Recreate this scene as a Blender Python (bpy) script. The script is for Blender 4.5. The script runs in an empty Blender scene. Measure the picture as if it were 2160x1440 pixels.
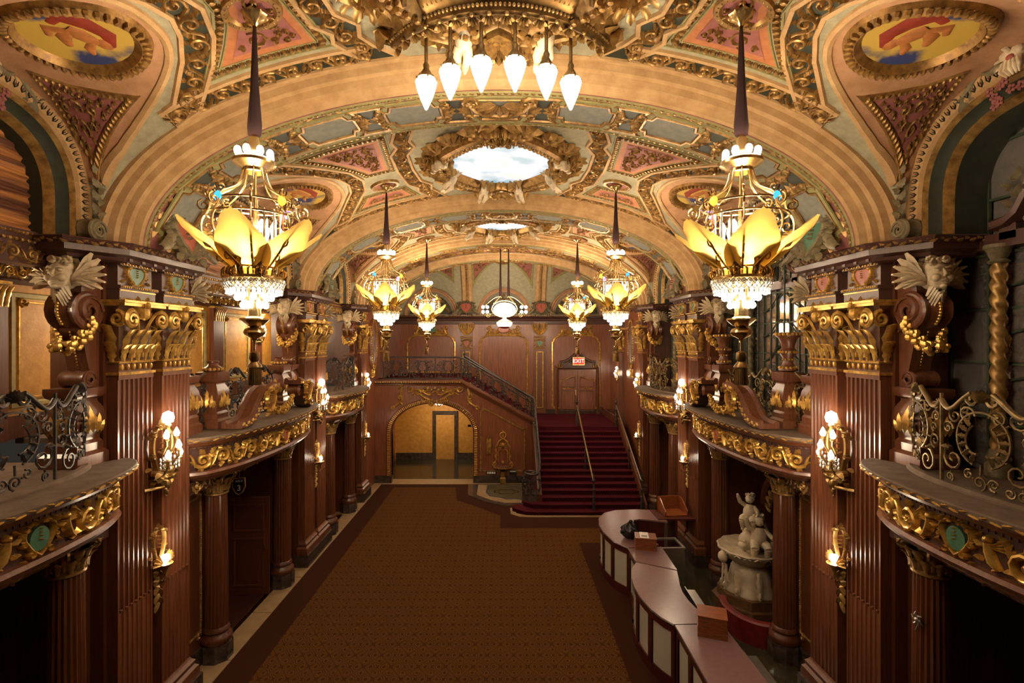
import bpy, math, random
from mathutils import Vector, Matrix
from mathutils.geometry import delaunay_2d_cdt
PI = math.pi
sin, cos, sqrt = math.sin, math.cos, math.sqrt
rnd = random.Random(7)
SC = bpy.context.scene
COL = SC.collection
# ---------------------------------------------------------------- camera, world, exposure
F_PX = 1050.0
CAM_Z = 5.5
cam = bpy.data.cameras.new('camera')
cam.sensor_width = 36.0
cam.lens = 36.0 * F_PX / 2160.0
cam.shift_x = 17 / 2160.0
cam.shift_y = -2 / 2160.0
cam.clip_start = 0.05
camo = bpy.data.objects.new('camera', cam)
COL.objects.link(camo)
camo.location = (0.06, 0, CAM_Z)
camo.rotation_euler = (PI / 2, 0, 0)
SC.camera = camo
world = bpy.data.worlds.new('world')
SC.world = world
world.use_nodes = True
world.node_tree.nodes['Background'].inputs[0].default_value = (0.9, 0.75, 0.6, 1)
world.node_tree.nodes['Background'].inputs[1].default_value = 0.02
SC.view_settings.view_transform = 'Standard'
SC.view_settings.look = 'None'
SC.view_settings.exposure = 0.55
SC.view_settings.gamma = 1.0
SC.view_settings.use_curve_mapping = False
SC.cycles.max_bounces = 4
SC.cycles.diffuse_bounces = 2
SC.cycles.adaptive_threshold = 0.04
SC.cycles.use_light_tree = False
SC.cycles.light_sampling_threshold = 0.03
SC.cycles.glossy_bounces = 2
SC.cycles.transmission_bounces = 2
SC.cycles.sample_clamp_indirect = 4.0
SC.cycles.caustics_reflective = False
SC.cycles.caustics_refractive = False
WARM = (1.0, 0.77, 0.51)
CHW = 170.0
# ---------------------------------------------------------------- main dimensions (metres; X across, Y into the hall, Z up)
XP = 4.8            # pilaster plane
MEZ = 4.0           # mezzanine floor
ZC = 6.7            # top of the pier cornice, springing of the vault
AV, BV = 5.05, 2.38
PIERS = (6.98, 12.87)
BAYS = ((4.75, 1.45), (9.925, 2.175), (15.1, 1.45))     # centre, half length
YW, YB = 19.25, 22.7                                     # stair wall plane, back wall
YF = -1.5

# ---------------------------------------------------------------- materials
def _nt(name):
    m = bpy.data.materials.new(name)
    m.use_nodes = True
    return m, m.node_tree, m.node_tree.nodes['Principled BSDF']

def mat(name, col, rough=0.5, metal=0.0, var=0.0, scale=6.0, col2=None, stretch=(1, 1, 1), bump=0.0, bscale=None, coat=0.0, spec=None, detail=4.0, coords='Object'):
    m, t, b = _nt(name)
    b.inputs['Roughness'].default_value = rough
    b.inputs['Metallic'].default_value = metal
    b.inputs['Coat Weight'].default_value = coat
    b.inputs['Coat Roughness'].default_value = 0.2
    if spec is not None:
        b.inputs['Specular IOR Level'].default_value = spec
    b.inputs['Base Color'].default_value = (*col, 1)
    if var or col2 or bump:
        tc = t.nodes.new('ShaderNodeTexCoord')
        mp = t.nodes.new('ShaderNodeMapping')
        mp.inputs['Scale'].default_value = stretch
        t.links.new(tc.outputs[coords], mp.inputs[0])
        n = t.nodes.new('ShaderNodeTexNoise')
        n.inputs['Scale'].default_value = scale
        n.inputs['Detail'].default_value = detail
        n.inputs['Roughness'].default_value = 0.6
        t.links.new(mp.outputs[0], n.inputs['Vector'])
        r = t.nodes.new('ShaderNodeValToRGB')
        c2 = col2 or tuple(c * (1 - var) for c in col)
        r.color_ramp.elements[0].position = 0.32
        r.color_ramp.elements[0].color = (*c2, 1)
        r.color_ramp.elements[1].position = 0.68
        r.color_ramp.elements[1].color = (*col, 1)
        t.links.new(n.outputs[0], r.inputs[0])
        t.links.new(r.outputs[0], b.inputs['Base Color'])
        if bump:
            n2 = n
            if bscale:
                n2 = t.nodes.new('ShaderNodeTexNoise')
                n2.inputs['Scale'].default_value = bscale
                t.links.new(mp.outputs[0], n2.inputs['Vector'])
            bp = t.nodes.new('ShaderNodeBump')
            bp.inputs['Strength'].default_value = bump
            bp.inputs['Distance'].default_value = 0.02
            t.links.new(n2.outputs[0], bp.inputs['Height'])
            t.links.new(bp.outputs[0], b.inputs['Normal'])
    return m

def emis(name, col, strength, base=(0.9, 0.9, 0.9)):
    m, t, b = _nt(name)
    b.inputs['Base Color'].default_value = (*base, 1)
    b.inputs['Emission Color'].default_value = (*col, 1)
    b.inputs['Emission Strength'].default_value = strength
    m.cycles.emission_sampling = 'NONE'
    return m

G = (7, 7, 0.5)
WOOD = mat('mahogany', (0.138, 0.041, 0.015), 0.33, var=0.45, scale=5, stretch=G, coat=0.25)
WOODL = mat('mahogany_light', (0.190, 0.064, 0.027), 0.35, col2=(0.10, 0.030, 0.011), scale=5, stretch=G, coat=0.2)
WOODD = mat('mahogany_dark', (0.085, 0.030, 0.020), 0.38, var=0.4, scale=5, stretch=G, coat=0.15)
WOODP = mat('walnut_panel', (0.30, 0.10, 0.042), 0.3, col2=(0.135, 0.040, 0.018), scale=4.5, stretch=(8, 8, 0.35), coat=0.3)
WOODS = mat('grey_brown_wood', (0.115, 0.052, 0.038), 0.38, var=0.35, scale=5, stretch=G, coat=0.1)
BOXW = mat('box_wood', (0.33, 0.09, 0.022), 0.35, var=0.5, scale=7, stretch=(1, 6, 6), coat=0.3)
GILT = mat('gilding', (0.84, 0.51, 0.115), 0.29, 0.55, col2=(0.36, 0.18, 0.036), scale=10)
GILTD = mat('antique_gilding', (0.50, 0.30, 0.085), 0.40, 0.5, col2=(0.20, 0.10, 0.03), scale=10)
GILTC = mat('ceiling_gilding', (0.42, 0.235, 0.062), 0.38, 0.5, col2=(0.16, 0.078, 0.024), scale=12)
BRASS = mat('chandelier_brass', (0.80, 0.56, 0.24), 0.24, 0.9, var=0.3, scale=12)
BRONZE = mat('bronze', (0.33, 0.19, 0.06), 0.35, 0.8, var=0.5, scale=9)
TAN = mat('tan_plaster', (0.55, 0.345, 0.155), 0.75, col2=(0.40, 0.225, 0.09), scale=5, bump=0.25, bscale=70)
TANP = mat('pinkish_plaster', (0.50, 0.27, 0.14), 0.75, col2=(0.38, 0.19, 0.085), scale=6, bump=0.25, bscale=70)
SAGE = mat('sage_plaster', (0.40, 0.355, 0.225), 0.8, col2=(0.29, 0.26, 0.165), scale=9, bump=0.3, bscale=60)
GREY = mat('slate_plaster', (0.235, 0.225, 0.175), 0.75, col2=(0.17, 0.17, 0.14), scale=9, bump=0.2, bscale=60)
PINK = mat('rose_plaster', (0.34, 0.115, 0.10), 0.75, col2=(0.24, 0.075, 0.065), scale=9)
SALM = mat('salmon_plaster', (0.47, 0.17, 0.06), 0.7, col2=(0.37, 0.12, 0.04), scale=9)
OLIVE = mat('olive_paint', (0.30, 0.255, 0.085), 0.65, var=0.3, scale=9)
DGRN = mat('dark_green_paint', (0.030, 0.036, 0.020), 0.6, var=0.4, scale=9)
GRN = mat('green_enamel', (0.055, 0.15, 0.085), 0.35, col2=(0.10, 0.23, 0.145), scale=8)
RED = mat('red_enamel', (0.34, 0.065, 0.04), 0.4, col2=(0.44, 0.12, 0.075), scale=8)
STONEB = mat('olive_stone', (0.235, 0.185, 0.095), 0.6, col2=(0.12, 0.09, 0.045), scale=12)
IVORY = mat('ivory_plaster', (0.80, 0.66, 0.44), 0.5, col2=(0.52, 0.38, 0.22), scale=9)
MARB = mat('fountain_marble', (0.66, 0.54, 0.38), 0.45, col2=(0.45, 0.35, 0.22), scale=6)
YEL = mat('ochre_stucco', (0.64, 0.32, 0.055), 0.6, col2=(0.49, 0.215, 0.03), scale=7, bump=0.12, bscale=40)
YELT = mat('ochre_trim', (0.46, 0.36, 0.13), 0.6, var=0.3, scale=7)
DUST = mat('dusty_ledge', (0.17, 0.115, 0.075), 0.85, col2=(0.10, 0.062, 0.038), scale=5)
IRON = mat('dark_iron', (0.085, 0.070, 0.060), 0.42, 0.5, var=0.5, scale=14)
IRONLIT = mat('lamplit_tone_iron', (0.30, 0.20, 0.075), 0.42, 0.6, col2=(0.10, 0.065, 0.03), scale=12)  # railing iron with the gold tone of lamplight put into its colour
GREENI = mat('green_iron', (0.055, 0.075, 0.040), 0.5, 0.2, var=0.4, scale=12)
MARBD = mat('black_marble', (0.028, 0.020, 0.016), 0.2, col2=(0.10, 0.065, 0.05), scale=7, detail=8)
STONE = mat('beige_stone', (0.40, 0.27, 0.14), 0.35, col2=(0.30, 0.19, 0.095), scale=4)
CBORD = mat('border_carpet', (0.050, 0.0145, 0.006), 0.95, var=0.25, scale=60, spec=0.1)
CRED = mat('red_carpet', (0.085, 0.009, 0.014), 0.95, var=0.3, scale=90, spec=0.1)
DARK = mat('dark_void', (0.012, 0.008, 0.006), 0.9)
VELV = mat('burgundy_velvet', (0.030, 0.006, 0.006), 0.8)
LAM = mat('counter_laminate', (0.235, 0.125, 0.118), 0.28, var=0.15, scale=12, coat=0.2)
FROST = mat('frosted_panel', (0.58, 0.53, 0.43), 0.4)
STEEL = mat('steel', (0.55, 0.52, 0.48), 0.3, 0.9, var=0.2, scale=10)
BLACK = mat('black_plastic', (0.012, 0.012, 0.013), 0.22)
WHITE = mat('white_plastic', (0.75, 0.72, 0.65), 0.5)
REDP = mat('worn_red_paint', (0.22, 0.016, 0.012), 0.45, var=0.5, scale=6)
DFLOOR = mat('dark_stone_floor', (0.055, 0.043, 0.022), 0.14, var=0.4, scale=5)
BULB = emis('lit_bulb', (1.0, 0.88, 0.70), 20.0)
BULBS = emis('lit_small_bulb', (1.0, 0.90, 0.74), 16.0)
CLAMP = emis('lit_milk_glass', (1.0, 0.92, 0.80), 9.0)
CRYST, _t, _b = _nt('crystal')
_b.inputs['Base Color'].default_value = (0.9, 0.86, 0.78, 1)
_b.inputs['Roughness'].default_value = 0.12
_b.inputs['Metallic'].default_value = 0.35
ROSEC = mat('rose_glass', (0.5, 0.13, 0.09), 0.15)
BLUEG = emis('blue_glass_jewel', (0.05, 0.45, 0.95), 1.2, (0.05, 0.3, 0.7))
VIOLG = emis('violet_glass_jewel', (0.18, 0.12, 0.9), 1.2, (0.1, 0.08, 0.6))
AMBG = emis('amber_glass_jewel', (0.95, 0.5, 0.05), 1.2, (0.8, 0.4, 0.05))
MIRR, _t, _b = _nt('dusky_mirror')
_b.inputs['Base Color'].default_value = (0.56, 0.49, 0.44, 1)
_b.inputs['Roughness'].default_value = 0.07
_b.inputs['Metallic'].default_value = 0.80
# amber petal glass: thin translucent shade with fluting
PETAL, _t, _b = _nt('amber_glass')
_b.inputs['Base Color'].default_value = (0.70, 0.46, 0.12, 1)
_b.inputs['Roughness'].default_value = 0.3
_tr = _t.nodes.new('ShaderNodeBsdfTranslucent')
_tr.inputs[0].default_value = (0.62, 0.40, 0.10, 1)
_mx = _t.nodes.new('ShaderNodeMixShader')
_mx.inputs[0].default_value = 0.6
_t.links.new(_b.outputs[0], _mx.inputs[1])
_t.links.new(_tr.outputs[0], _mx.inputs[2])
_t.links.new(_mx.outputs[0], _t.nodes['Material Output'].inputs[0])

def N(t, kind, **kw):
    n = t.nodes.new('ShaderNode' + kind)
    for k, v in kw.items():
        if k[0] == 'i' and k[1:].isdigit():
            n.inputs[int(k[1:])].default_value = v
        else:
            setattr(n, k, v)
    return n

# damask-like carpet: ogee lattice plus curls, from world-scale object coordinates
CARP, _t, _b = _nt('damask_carpet')
_b.inputs['Roughness'].default_value = 0.95
_b.inputs['Specular IOR Level'].default_value = 0.08
_tc = N(_t, 'TexCoord')
_ns = N(_t, 'TexNoise'); _ns.inputs['Scale'].default_value = 9.0
_t.links.new(_tc.outputs['Object'], _ns.inputs['Vector'])
_sep = N(_t, 'SeparateXYZ'); _t.links.new(_tc.outputs['Object'], _sep.inputs[0])
def _m(op, a, b=None, c=None):
    n = _t.nodes.new('ShaderNodeMath'); n.operation = op
    for i, q in enumerate((a, b, c)):
        if q is None: continue
        if isinstance(q, (int, float)): n.inputs[i].default_value = q
        else: _t.links.new(q, n.inputs[i])
    return n.outputs[0]
_x, _y = _sep.outputs[0], _sep.outputs[1]
_kx, _ky = 2 * PI / 0.46, 2 * PI / 0.62
_sx = _m('SINE', _m('MULTIPLY', _x, _kx)); _cx = _m('COSINE', _m('MULTIPLY', _x, _kx))
_sy = _m('SINE', _m('MULTIPLY', _y, _ky)); _cy = _m('COSINE', _m('MULTIPLY', _y, _ky))
_lat = _m('ABSOLUTE', _m('ADD', _cx, _cy))                      # lattice
_l1 = _m('LESS_THAN', _lat, 0.10)
_l1b = _m('LESS_THAN', _m('ABSOLUTE', _m('SUBTRACT', _lat, 0.30)), 0.05)
_curl = _m('SINE', _m('ADD', _m('MULTIPLY', _m('ADD', _m('MULTIPLY', _sx, _sx), _m('MULTIPLY', _cy, _cy)), 13.0), _m('MULTIPLY', _ns.outputs[0], 3.0)))
_l2 = _m('MULTIPLY', _m('GREATER_THAN', _curl, 0.15), _m('GREATER_THAN', _lat, 0.55))
_pat = _m('MAXIMUM', _m('MAXIMUM', _l1, _l1b), _l2)
_mixc = N(_t, 'MixRGB'); _mixc.inputs[1].default_value = (0.115, 0.050, 0.010, 1); _mixc.inputs[2].default_value = (0.066, 0.022, 0.006, 1)
_t.links.new(_pat, _mixc.inputs[0])
_t.links.new(_mixc.outputs[0], _b.inputs['Base Color'])
# riser carpet: dark crimson with small pale dots
CDOT, _t, _b = _nt('dotted_stair_carpet')
_b.inputs['Roughness'].default_value = 0.95
_b.inputs['Specular IOR Level'].default_value = 0.08
_tc = N(_t, 'TexCoord'); _sep = N(_t, 'SeparateXYZ'); _t.links.new(_tc.outputs['Object'], _sep.inputs[0])
_k = 2 * PI / 0.085
_a = _m('COSINE', _m('MULTIPLY', _sep.outputs[0], _k)); _c = _m('COSINE', _m('MULTIPLY', _sep.outputs[2], _k * 0.83))
_d = _m('GREATER_THAN', _m('MULTIPLY', _a, _c), 0.72)
_mixc = N(_t, 'MixRGB'); _mixc.inputs[1].default_value = (0.030, 0.002, 0.005, 1); _mixc.inputs[2].default_value = (0.15, 0.035, 0.025, 1)
_t.links.new(_d, _mixc.inputs[0]); _t.links.new(_mixc.outputs[0], _b.inputs['Base Color'])
# pleated lunette fabric: striped bronze cloth
FABR, _t, _b = _nt('striped_drapery')
_b.inputs['Roughness'].default_value = 0.55
_tc = N(_t, 'TexCoord'); _mp = N(_t, 'Mapping'); _mp.inputs['Scale'].default_value = (1, 0.35, 9)
_t.links.new(_tc.outputs['Object'], _mp.inputs[0])
_ns = N(_t, 'TexNoise'); _ns.inputs['Scale'].default_value = 2.2; _ns.inputs['Detail'].default_value = 3
_t.links.new(_mp.outputs[0], _ns.inputs['Vector'])
_rp = N(_t, 'ValToRGB'); _e = _rp.color_ramp.elements
_e[0].position = 0.38; _e[0].color = (0.10, 0.030, 0.012, 1); _e[1].position = 0.62; _e[1].color = (0.55, 0.22, 0.055, 1)
_t.links.new(_ns.outputs[0], _rp.inputs[0]); _t.links.new(_rp.outputs[0], _b.inputs['Base Color'])
# painted sky of the backlit laylight
SKYG, _t, _b = _nt('backlit_sky_painting')
_tc = N(_t, 'TexCoord'); _ns = N(_t, 'TexNoise'); _ns.inputs['Scale'].default_value = 1.5; _ns.inputs['Detail'].default_value = 5
_t.links.new(_tc.outputs['Object'], _ns.inputs['Vector'])
_rp = N(_t, 'ValToRGB'); _e = _rp.color_ramp.elements
_e[0].position = 0.35; _e[0].color = (0.25, 0.50, 0.62, 1); _e[1].position = 0.75; _e[1].color = (1.0, 0.90, 0.70, 1)
_n = _rp.color_ramp.elements.new(0.5); _n.color = (0.85, 0.90, 1.0, 1)
_t.links.new(_ns.outputs[0], _rp.inputs[0]); _t.links.new(_rp.outputs[0], _b.inputs['Emission Color'])
_b.inputs['Base Color'].default_value = (0.3, 0.3, 0.3, 1); _b.inputs['Emission Strength'].default_value = 0.62
# oval ceiling painting grounds
PAINT, _t, _b = _nt('oval_painting')
_tc = N(_t, 'TexCoord'); _ns = N(_t, 'TexNoise'); _ns.inputs['Scale'].default_value = 2.2; _ns.inputs['Detail'].default_value = 4
_t.links.new(_tc.outputs['Object'], _ns.inputs['Vector'])
_rp = N(_t, 'ValToRGB'); _e = _rp.color_ramp.elements
_e[0].position = 0.36; _e[0].color = (0.025, 0.04, 0.14, 1); _e[1].position = 0.47; _e[1].color = (0.55, 0.36, 0.06, 1)
_t.links.new(_ns.outputs[0], _rp.inputs[0]); _t.links.new(_rp.outputs[0], _b.inputs['Base Color'])
_b.inputs['Roughness'].default_value = 0.5
FIGR = mat('painted_flesh', (0.48, 0.17, 0.04), 0.5, var=0.4, scale=12)
FIGC = mat('painted_red_cloth', (0.30, 0.03, 0.012), 0.5, var=0.4, scale=12)

# ---------------------------------------------------------------- mesh builder
class MB:
    def __init__(s):
        s.v = []; s.f = []
    def add(s, vs, fs):
        o = len(s.v)
        s.v.extend(vs)
        s.f.extend([tuple(i + o for i in f) for f in fs])
        return s
    def box(s, x0, x1, y0, y1, z0, z1):
        return s.add([(x, y, z) for z in (z0, z1) for y in (y0, y1) for x in (x0, x1)],
                     [(0, 2, 3, 1), (4, 5, 7, 6), (0, 1, 5, 4), (2, 6, 7, 3), (0, 4, 6, 2), (1, 3, 7, 5)])
    def grid(s, rows, cu=False, cv=False):
        n, m = len(rows), len(rows[0])
        fs = []
        for i in range(n if cu else n - 1):
            for j in range(m if cv else m - 1):
                a, b = i, (i + 1) % n
                c, d = j, (j + 1) % m
                fs.append((a * m + c, a * m + d, b * m + d, b * m + c))
        return s.add([tuple(p) for r in rows for p in r], fs)
    def prism(s, poly, M, h0, h1):
        n = len(poly)
        vs = [M(u, v, h0) for u, v in poly] + [M(u, v, h1) for u, v in poly]
        return s.add(vs, [tuple(range(n))[::-1], tuple(range(n, 2 * n))] + [(i, (i + 1) % n, n + (i + 1) % n, n + i) for i in range(n)])
    def tube(s, pts, r, n=6, caps=True, flat=1.0):
        P = [Vector(p) for p in pts]
        k = len(P)
        R = r if isinstance(r, (list, tuple)) else [r] * k
        T = [(P[min(i + 1, k - 1)] - P[max(i - 1, 0)]).normalized() for i in range(k)]
        up = Vector((0, 0, 1)) if abs(T[0].z) < 0.9 else Vector((1, 0, 0))
        x = T[0].cross(up).normalized()
        rows = []
        for i in range(k):
            x = (x - T[i] * x.dot(T[i]))
            x = x.normalized() if x.length > 1e-6 else T[i].orthogonal().normalized()
            y = T[i].cross(x)
            rows.append([P[i] + (x * cos(2 * PI * j / n) + y * (sin(2 * PI * j / n) * flat)) * R[i] for j in range(n)])
        s.grid(rows, cv=True)
        if caps:
            o = len(s.v) - k * n
            s.f.append(tuple(o + j for j in range(n)))
            s.f.append(tuple(o + (k - 1) * n + j for j in range(n))[::-1])
        return s
    def lathe(s, prof, n=16, c=(0, 0, 0), a0=0.0, a1=2 * PI, fl=0.0, nf=0, sx=1.0, sy=1.0):
        full = abs(a1 - a0 - 2 * PI) < 1e-6
        k = n if full else n + 1
        rows = []
        for r, z in prof:
            row = []
            for j in range(k):
                a = a0 + (a1 - a0) * j / n
                rr = r * (1 + fl * cos(nf * a)) if fl else r
                row.append((c[0] + sx * rr * cos(a), c[1] + sy * rr * sin(a), c[2] + z))
            rows.append(row)
        return s.grid(rows, cv=full)
    def ball(s, c, r, nu=8, nv=5, ax=None):
        rx, ry, rz = r if isinstance(r, (tuple, list)) else (r, r, r)
        rows = []
        for i in range(nv + 1):
            t = PI * i / nv
            st = max(sin(t), 0.02)
            rows.append([(c[0] + rx * st * cos(2 * PI * j / nu), c[1] + ry * st * sin(2 * PI * j / nu), c[2] + rz * cos(t)) for j in range(nu)])
        return s.grid(rows, cv=True)
    def tf(s, fn, start=0):
        for i in range(start, len(s.v)):
            s.v[i] = fn(*s.v[i])
        return s
    def join(s, o, fn=None):
        return s.add([fn(*p) for p in o.v] if fn else list(o.v), o.f)
    def mesh(s, name, m, smooth=True, sharp=0.7):
        me = bpy.data.meshes.new(name)
        me.from_pydata([tuple(p) for p in s.v], [], s.f)
        me.materials.append(m)
        if smooth and s.f:
            me.polygons.foreach_set('use_smooth', [True] * len(me.polygons))
            try:
                me.set_sharp_from_angle(angle=sharp)
            except Exception:
                pass
        return me

def lin(o, u, v, n):
    o, u, v, n = map(Vector, (o, u, v, n))
    return lambda a, b, h: tuple(o + u * a + v * b + n * h)
def ID(x, y, z): return (x, y, z)
MXY = ID
def MWALL(y, z, h): return (h, y, z)          # side-wall frame: along hall, up, out of the wall
def MBACK(x, z, h): return (x, -h, z)         # back-wall frame: out of the wall is toward the camera

class Path:
    def __init__(s, pts, closed=False, step=None):
        pts = [tuple(p) for p in pts]
        if closed and pts[0] != pts[-1]: pts.append(pts[0])
        s.closed = closed
        if step:
            out = [pts[0]]
            for a, b in zip(pts, pts[1:]):
                d = math.dist(a, b); n = max(1, int(math.ceil(d / step)))
                out += [(a[0] + (b[0] - a[0]) * i / n, a[1] + (b[1] - a[1]) * i / n) for i in range(1, n + 1)]
            pts = out
        s.p = pts
        s.c = [0.0]
        for a, b in zip(pts, pts[1:]): s.c.append(s.c[-1] + math.dist(a, b))
        s.L = s.c[-1]
    def at(s, t):
        t = max(0.0, min(s.L, t))
        lo, hi = 0, len(s.c) - 2
        while lo < hi:
            m = (lo + hi + 1) // 2
            if s.c[m] <= t: lo = m
            else: hi = m - 1
        a, b = s.p[lo], s.p[lo + 1]
        d = s.c[lo + 1] - s.c[lo] or 1e-9
        k = (t - s.c[lo]) / d
        return a[0] + (b[0] - a[0]) * k, a[1] + (b[1] - a[1]) * k, (b[0] - a[0]) / d, (b[1] - a[1]) / d
    def M(s, M):
        def f(a, b, h):
            e = 0.03
            x, y, _, _ = s.at(a)
            x0, y0, _, _ = s.at(a - e); x1, y1, _, _ = s.at(a + e)
            dx, dy = x1 - x0, y1 - y0
            d = math.hypot(dx, dy) or 1e-9
            return M(x - dy / d * b, y + dx / d * b, h)
        return f

def sweep(mb, M, path, prof, closed=False, caps=False):
    """prof [(offset to the left of the path, height)] swept with mitred corners"""
    P = [tuple(p) for p in path]
    if closed and math.dist(P[0], P[-1]) < 1e-6: P = P[:-1]
    n = len(P)
    rows = []
    for i in range(n):
        a = P[i - 1] if (closed or i) else None
        b = P[(i + 1) % n] if (closed or i < n - 1) else None
        c = P[i]
        def nrm(p, q):
            dx, dy = q[0] - p[0], q[1] - p[1]; d = math.hypot(dx, dy) or 1e-9
            return (-dy / d, dx / d)
        if a and b:
            n1, n2 = nrm(a, c), nrm(c, b)
            mx, my = n1[0] + n2[0], n1[1] + n2[1]
            d = mx * mx + my * my
            if d < 0.25: mx, my = n1; k = 1
            else: k = 2 / d
            nx, ny = mx * k, my * k
        else:
            nx, ny = nrm(a, c) if a else nrm(c, b)
        rows.append([M(c[0] + nx * o, c[1] + ny * o, h) for o, h in prof])
    mb.grid(rows, cu=closed)
    if caps and not closed:
        m = len(prof); o = len(mb.v) - n * m
        mb.f.append(tuple(range(o, o + m))); mb.f.append(tuple(range(o + (n - 1) * m, o + n * m))[::-1])
    return mb

def strip(mb, M, L, b0, b1, h, step=0.2, a0=0.0):
    n = max(1, int(L / step))
    return mb.grid([[M(a0 + L * i / n, b0, h), M(a0 + L * i / n, b1, h)] for i in range(n + 1)])

def ribbon(mb, M, pts, w, h, t0=0.5, t1=0.35):
    n = len(pts)
    if n < 2: return
    rows = []
    for i, p in enumerate(pts):
        a = pts[max(i - 1, 0)]; b = pts[min(i + 1, n - 1)]
        dx, dy = b[0] - a[0], b[1] - a[1]; d = math.hypot(dx, dy) or 1e-9
        nx, ny = -dy / d, dx / d
        k = i / (n - 1)
        f = t0 + (1 - t0) * min(1, k * 3) if k < 0.34 else 1 - (1 - t1) * max(0, (k - 0.5) * 2)
        ww, hh = w * f, h * (0.6 + 0.4 * f)
        rows.append([M(p[0] + nx * o * ww, p[1] + ny * o * ww, q * hh) for o, q in ((-1, 0), (-0.6, 0.8), (0.05, 1), (0.65, 0.75), (1, 0))])
    mb.grid(rows)
    return mb

def spiral(cx, cy, r, a0, turns=1.25, cw=1, n=15, r1=0.16):
    return [(cx + r * (1 - (1 - r1) * i / n) * cos(a0 + cw * 2 * PI * turns * i / n), cy + r * (1 - (1 - r1) * i / n) * sin(a0 + cw * 2 * PI * turns * i / n)) for i in range(n + 1)]

def bez(p0, p1, p2, p3, n=8):
    out = []
    for i in range(n + 1):
        t = i / n; u = 1 - t
        out.append(tuple(u**3 * a + 3 * u * u * t * b + 3 * u * t * t * c + t**3 * d for a, b, c, d in zip(p0, p1, p2, p3)))
    return out

def leaf(mb, M, u, v, ang, l, w, h):
    ca, sa = cos(ang), sin(ang)
    def q(a, b, hh): return M(u + a * ca - b * sa, v + a * sa + b * ca, hh)
    vs = [q(0, 0, h * .5)]
    for a, b in ((.22, .38), (.34, .28), (.52, .5), (.62, .33), (.8, .26)):
        vs += [q(a * l, b * w, 0), q(a * l, 0, h * (1.15 - a * .5)), q(a * l, -b * w, 0)]
    vs.append(q(l, 0, h * .3))
    fs = [(0, 2, 1), (0, 3, 2)]
    for i in range(4):
        o = 1 + 3 * i
        fs += [(o, o + 1, o + 4, o + 3), (o + 1, o + 2, o + 5, o + 4)]
    fs += [(13, 14, 16), (14, 15, 16)]
    mb.add(vs, fs)

def dome(mb, M, u, v, ru, rv, h, n=6, ang=0.0):
    ca, sa = cos(ang), sin(ang)
    vs = []
    for k, hh in ((1, 0), (.72, .72)):
        for j in range(n):
            a, b = ru * k * cos(2 * PI * j / n), rv * k * sin(2 * PI * j / n)
            vs.append(M(u + a * ca - b * sa, v + a * sa + b * ca, h * hh))
    vs.append(M(u, v, h))
    mb.add(vs, [(j, (j + 1) % n, n + (j + 1) % n, n + j) for j in range(n)] + [(n + j, n + (j + 1) % n, 2 * n) for j in range(n)])

def eggs(mb, M, L, per, w, h, b=0.0, dart=True, n=6):
    k = max(1, int(round(L / per))); p = L / k
    for i in range(k):
        dome(mb, M, (i + .5) * p, b, p * .40, w * .5, h, n)
        if dart and p > 0.05:
            dome(mb, M, (i + 1) * p, b, p * .10, w * .45, h * .7, 4)

def rinceau(mb, M, L, w, h, per=None, start=1):
    """running acanthus scroll along a straight strip of length L and width w"""
    per = per or w * 1.25
    k = max(1, int(round(L / per))); p = L / k
    sd = start
    for i in range(k):
        c = (i + .5) * p
        r = min(p * .40, w * .44)
        cy = -sd * w * .04
        sp = spiral(c, cy, r, -sd * PI / 2 - sd * .9, 1.45, sd, 15, .12)
        st = bez((c - p * .62, sd * w * .30), (c - p * .4, sd * w * .1), (c - p * .34, -sd * w * .5), sp[0], 5)
        ribbon(mb, M, st[:-1] + sp, w * .105, h, .5, .5)
        dome(mb, M, c, cy, r * .24, r * .24, h * 1.1, 6)
        for a, l in ((-.6, .34), (.5, .36), (1.7, .34), (2.9, .3)):
            an = -sd * PI / 2 + sd * (a)
            leaf(mb, M, c + r * .75 * cos(an), cy + r * .75 * sin(an), an + sd * .9, w * l * 1.25, w * .34, h * .9)
        leaf(mb, M, c + p * .32, sd * w * .25, sd * .7, w * .44, w * .32, h * .9)
        leaf(mb, M, c - p * .30, -sd * w * .22, PI - sd * .5, w * .36, w * .28, h * .9)
        sd = -sd

def inside(poly, x, y):
    c = False; n = len(poly)
    for i in range(n):
        x0, y0 = poly[i]; x1, y1 = poly[(i + 1) % n]
        if (y0 > y) != (y1 > y) and x < (x1 - x0) * (y - y0) / (y1 - y0) + x0: c = not c
    return c
def edist(poly, x, y):
    d = 1e9; n = len(poly)
    for i in range(n):
        ax, ay = poly[i]; bx, by = poly[(i + 1) % n]
        vx, vy = bx - ax, by - ay; q = vx * vx + vy * vy or 1e-9
        t = max(0, min(1, ((x - ax) * vx + (y - ay) * vy) / q))
        d = min(d, math.hypot(x - ax - vx * t, y - ay - vy * t))
    return d

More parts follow.
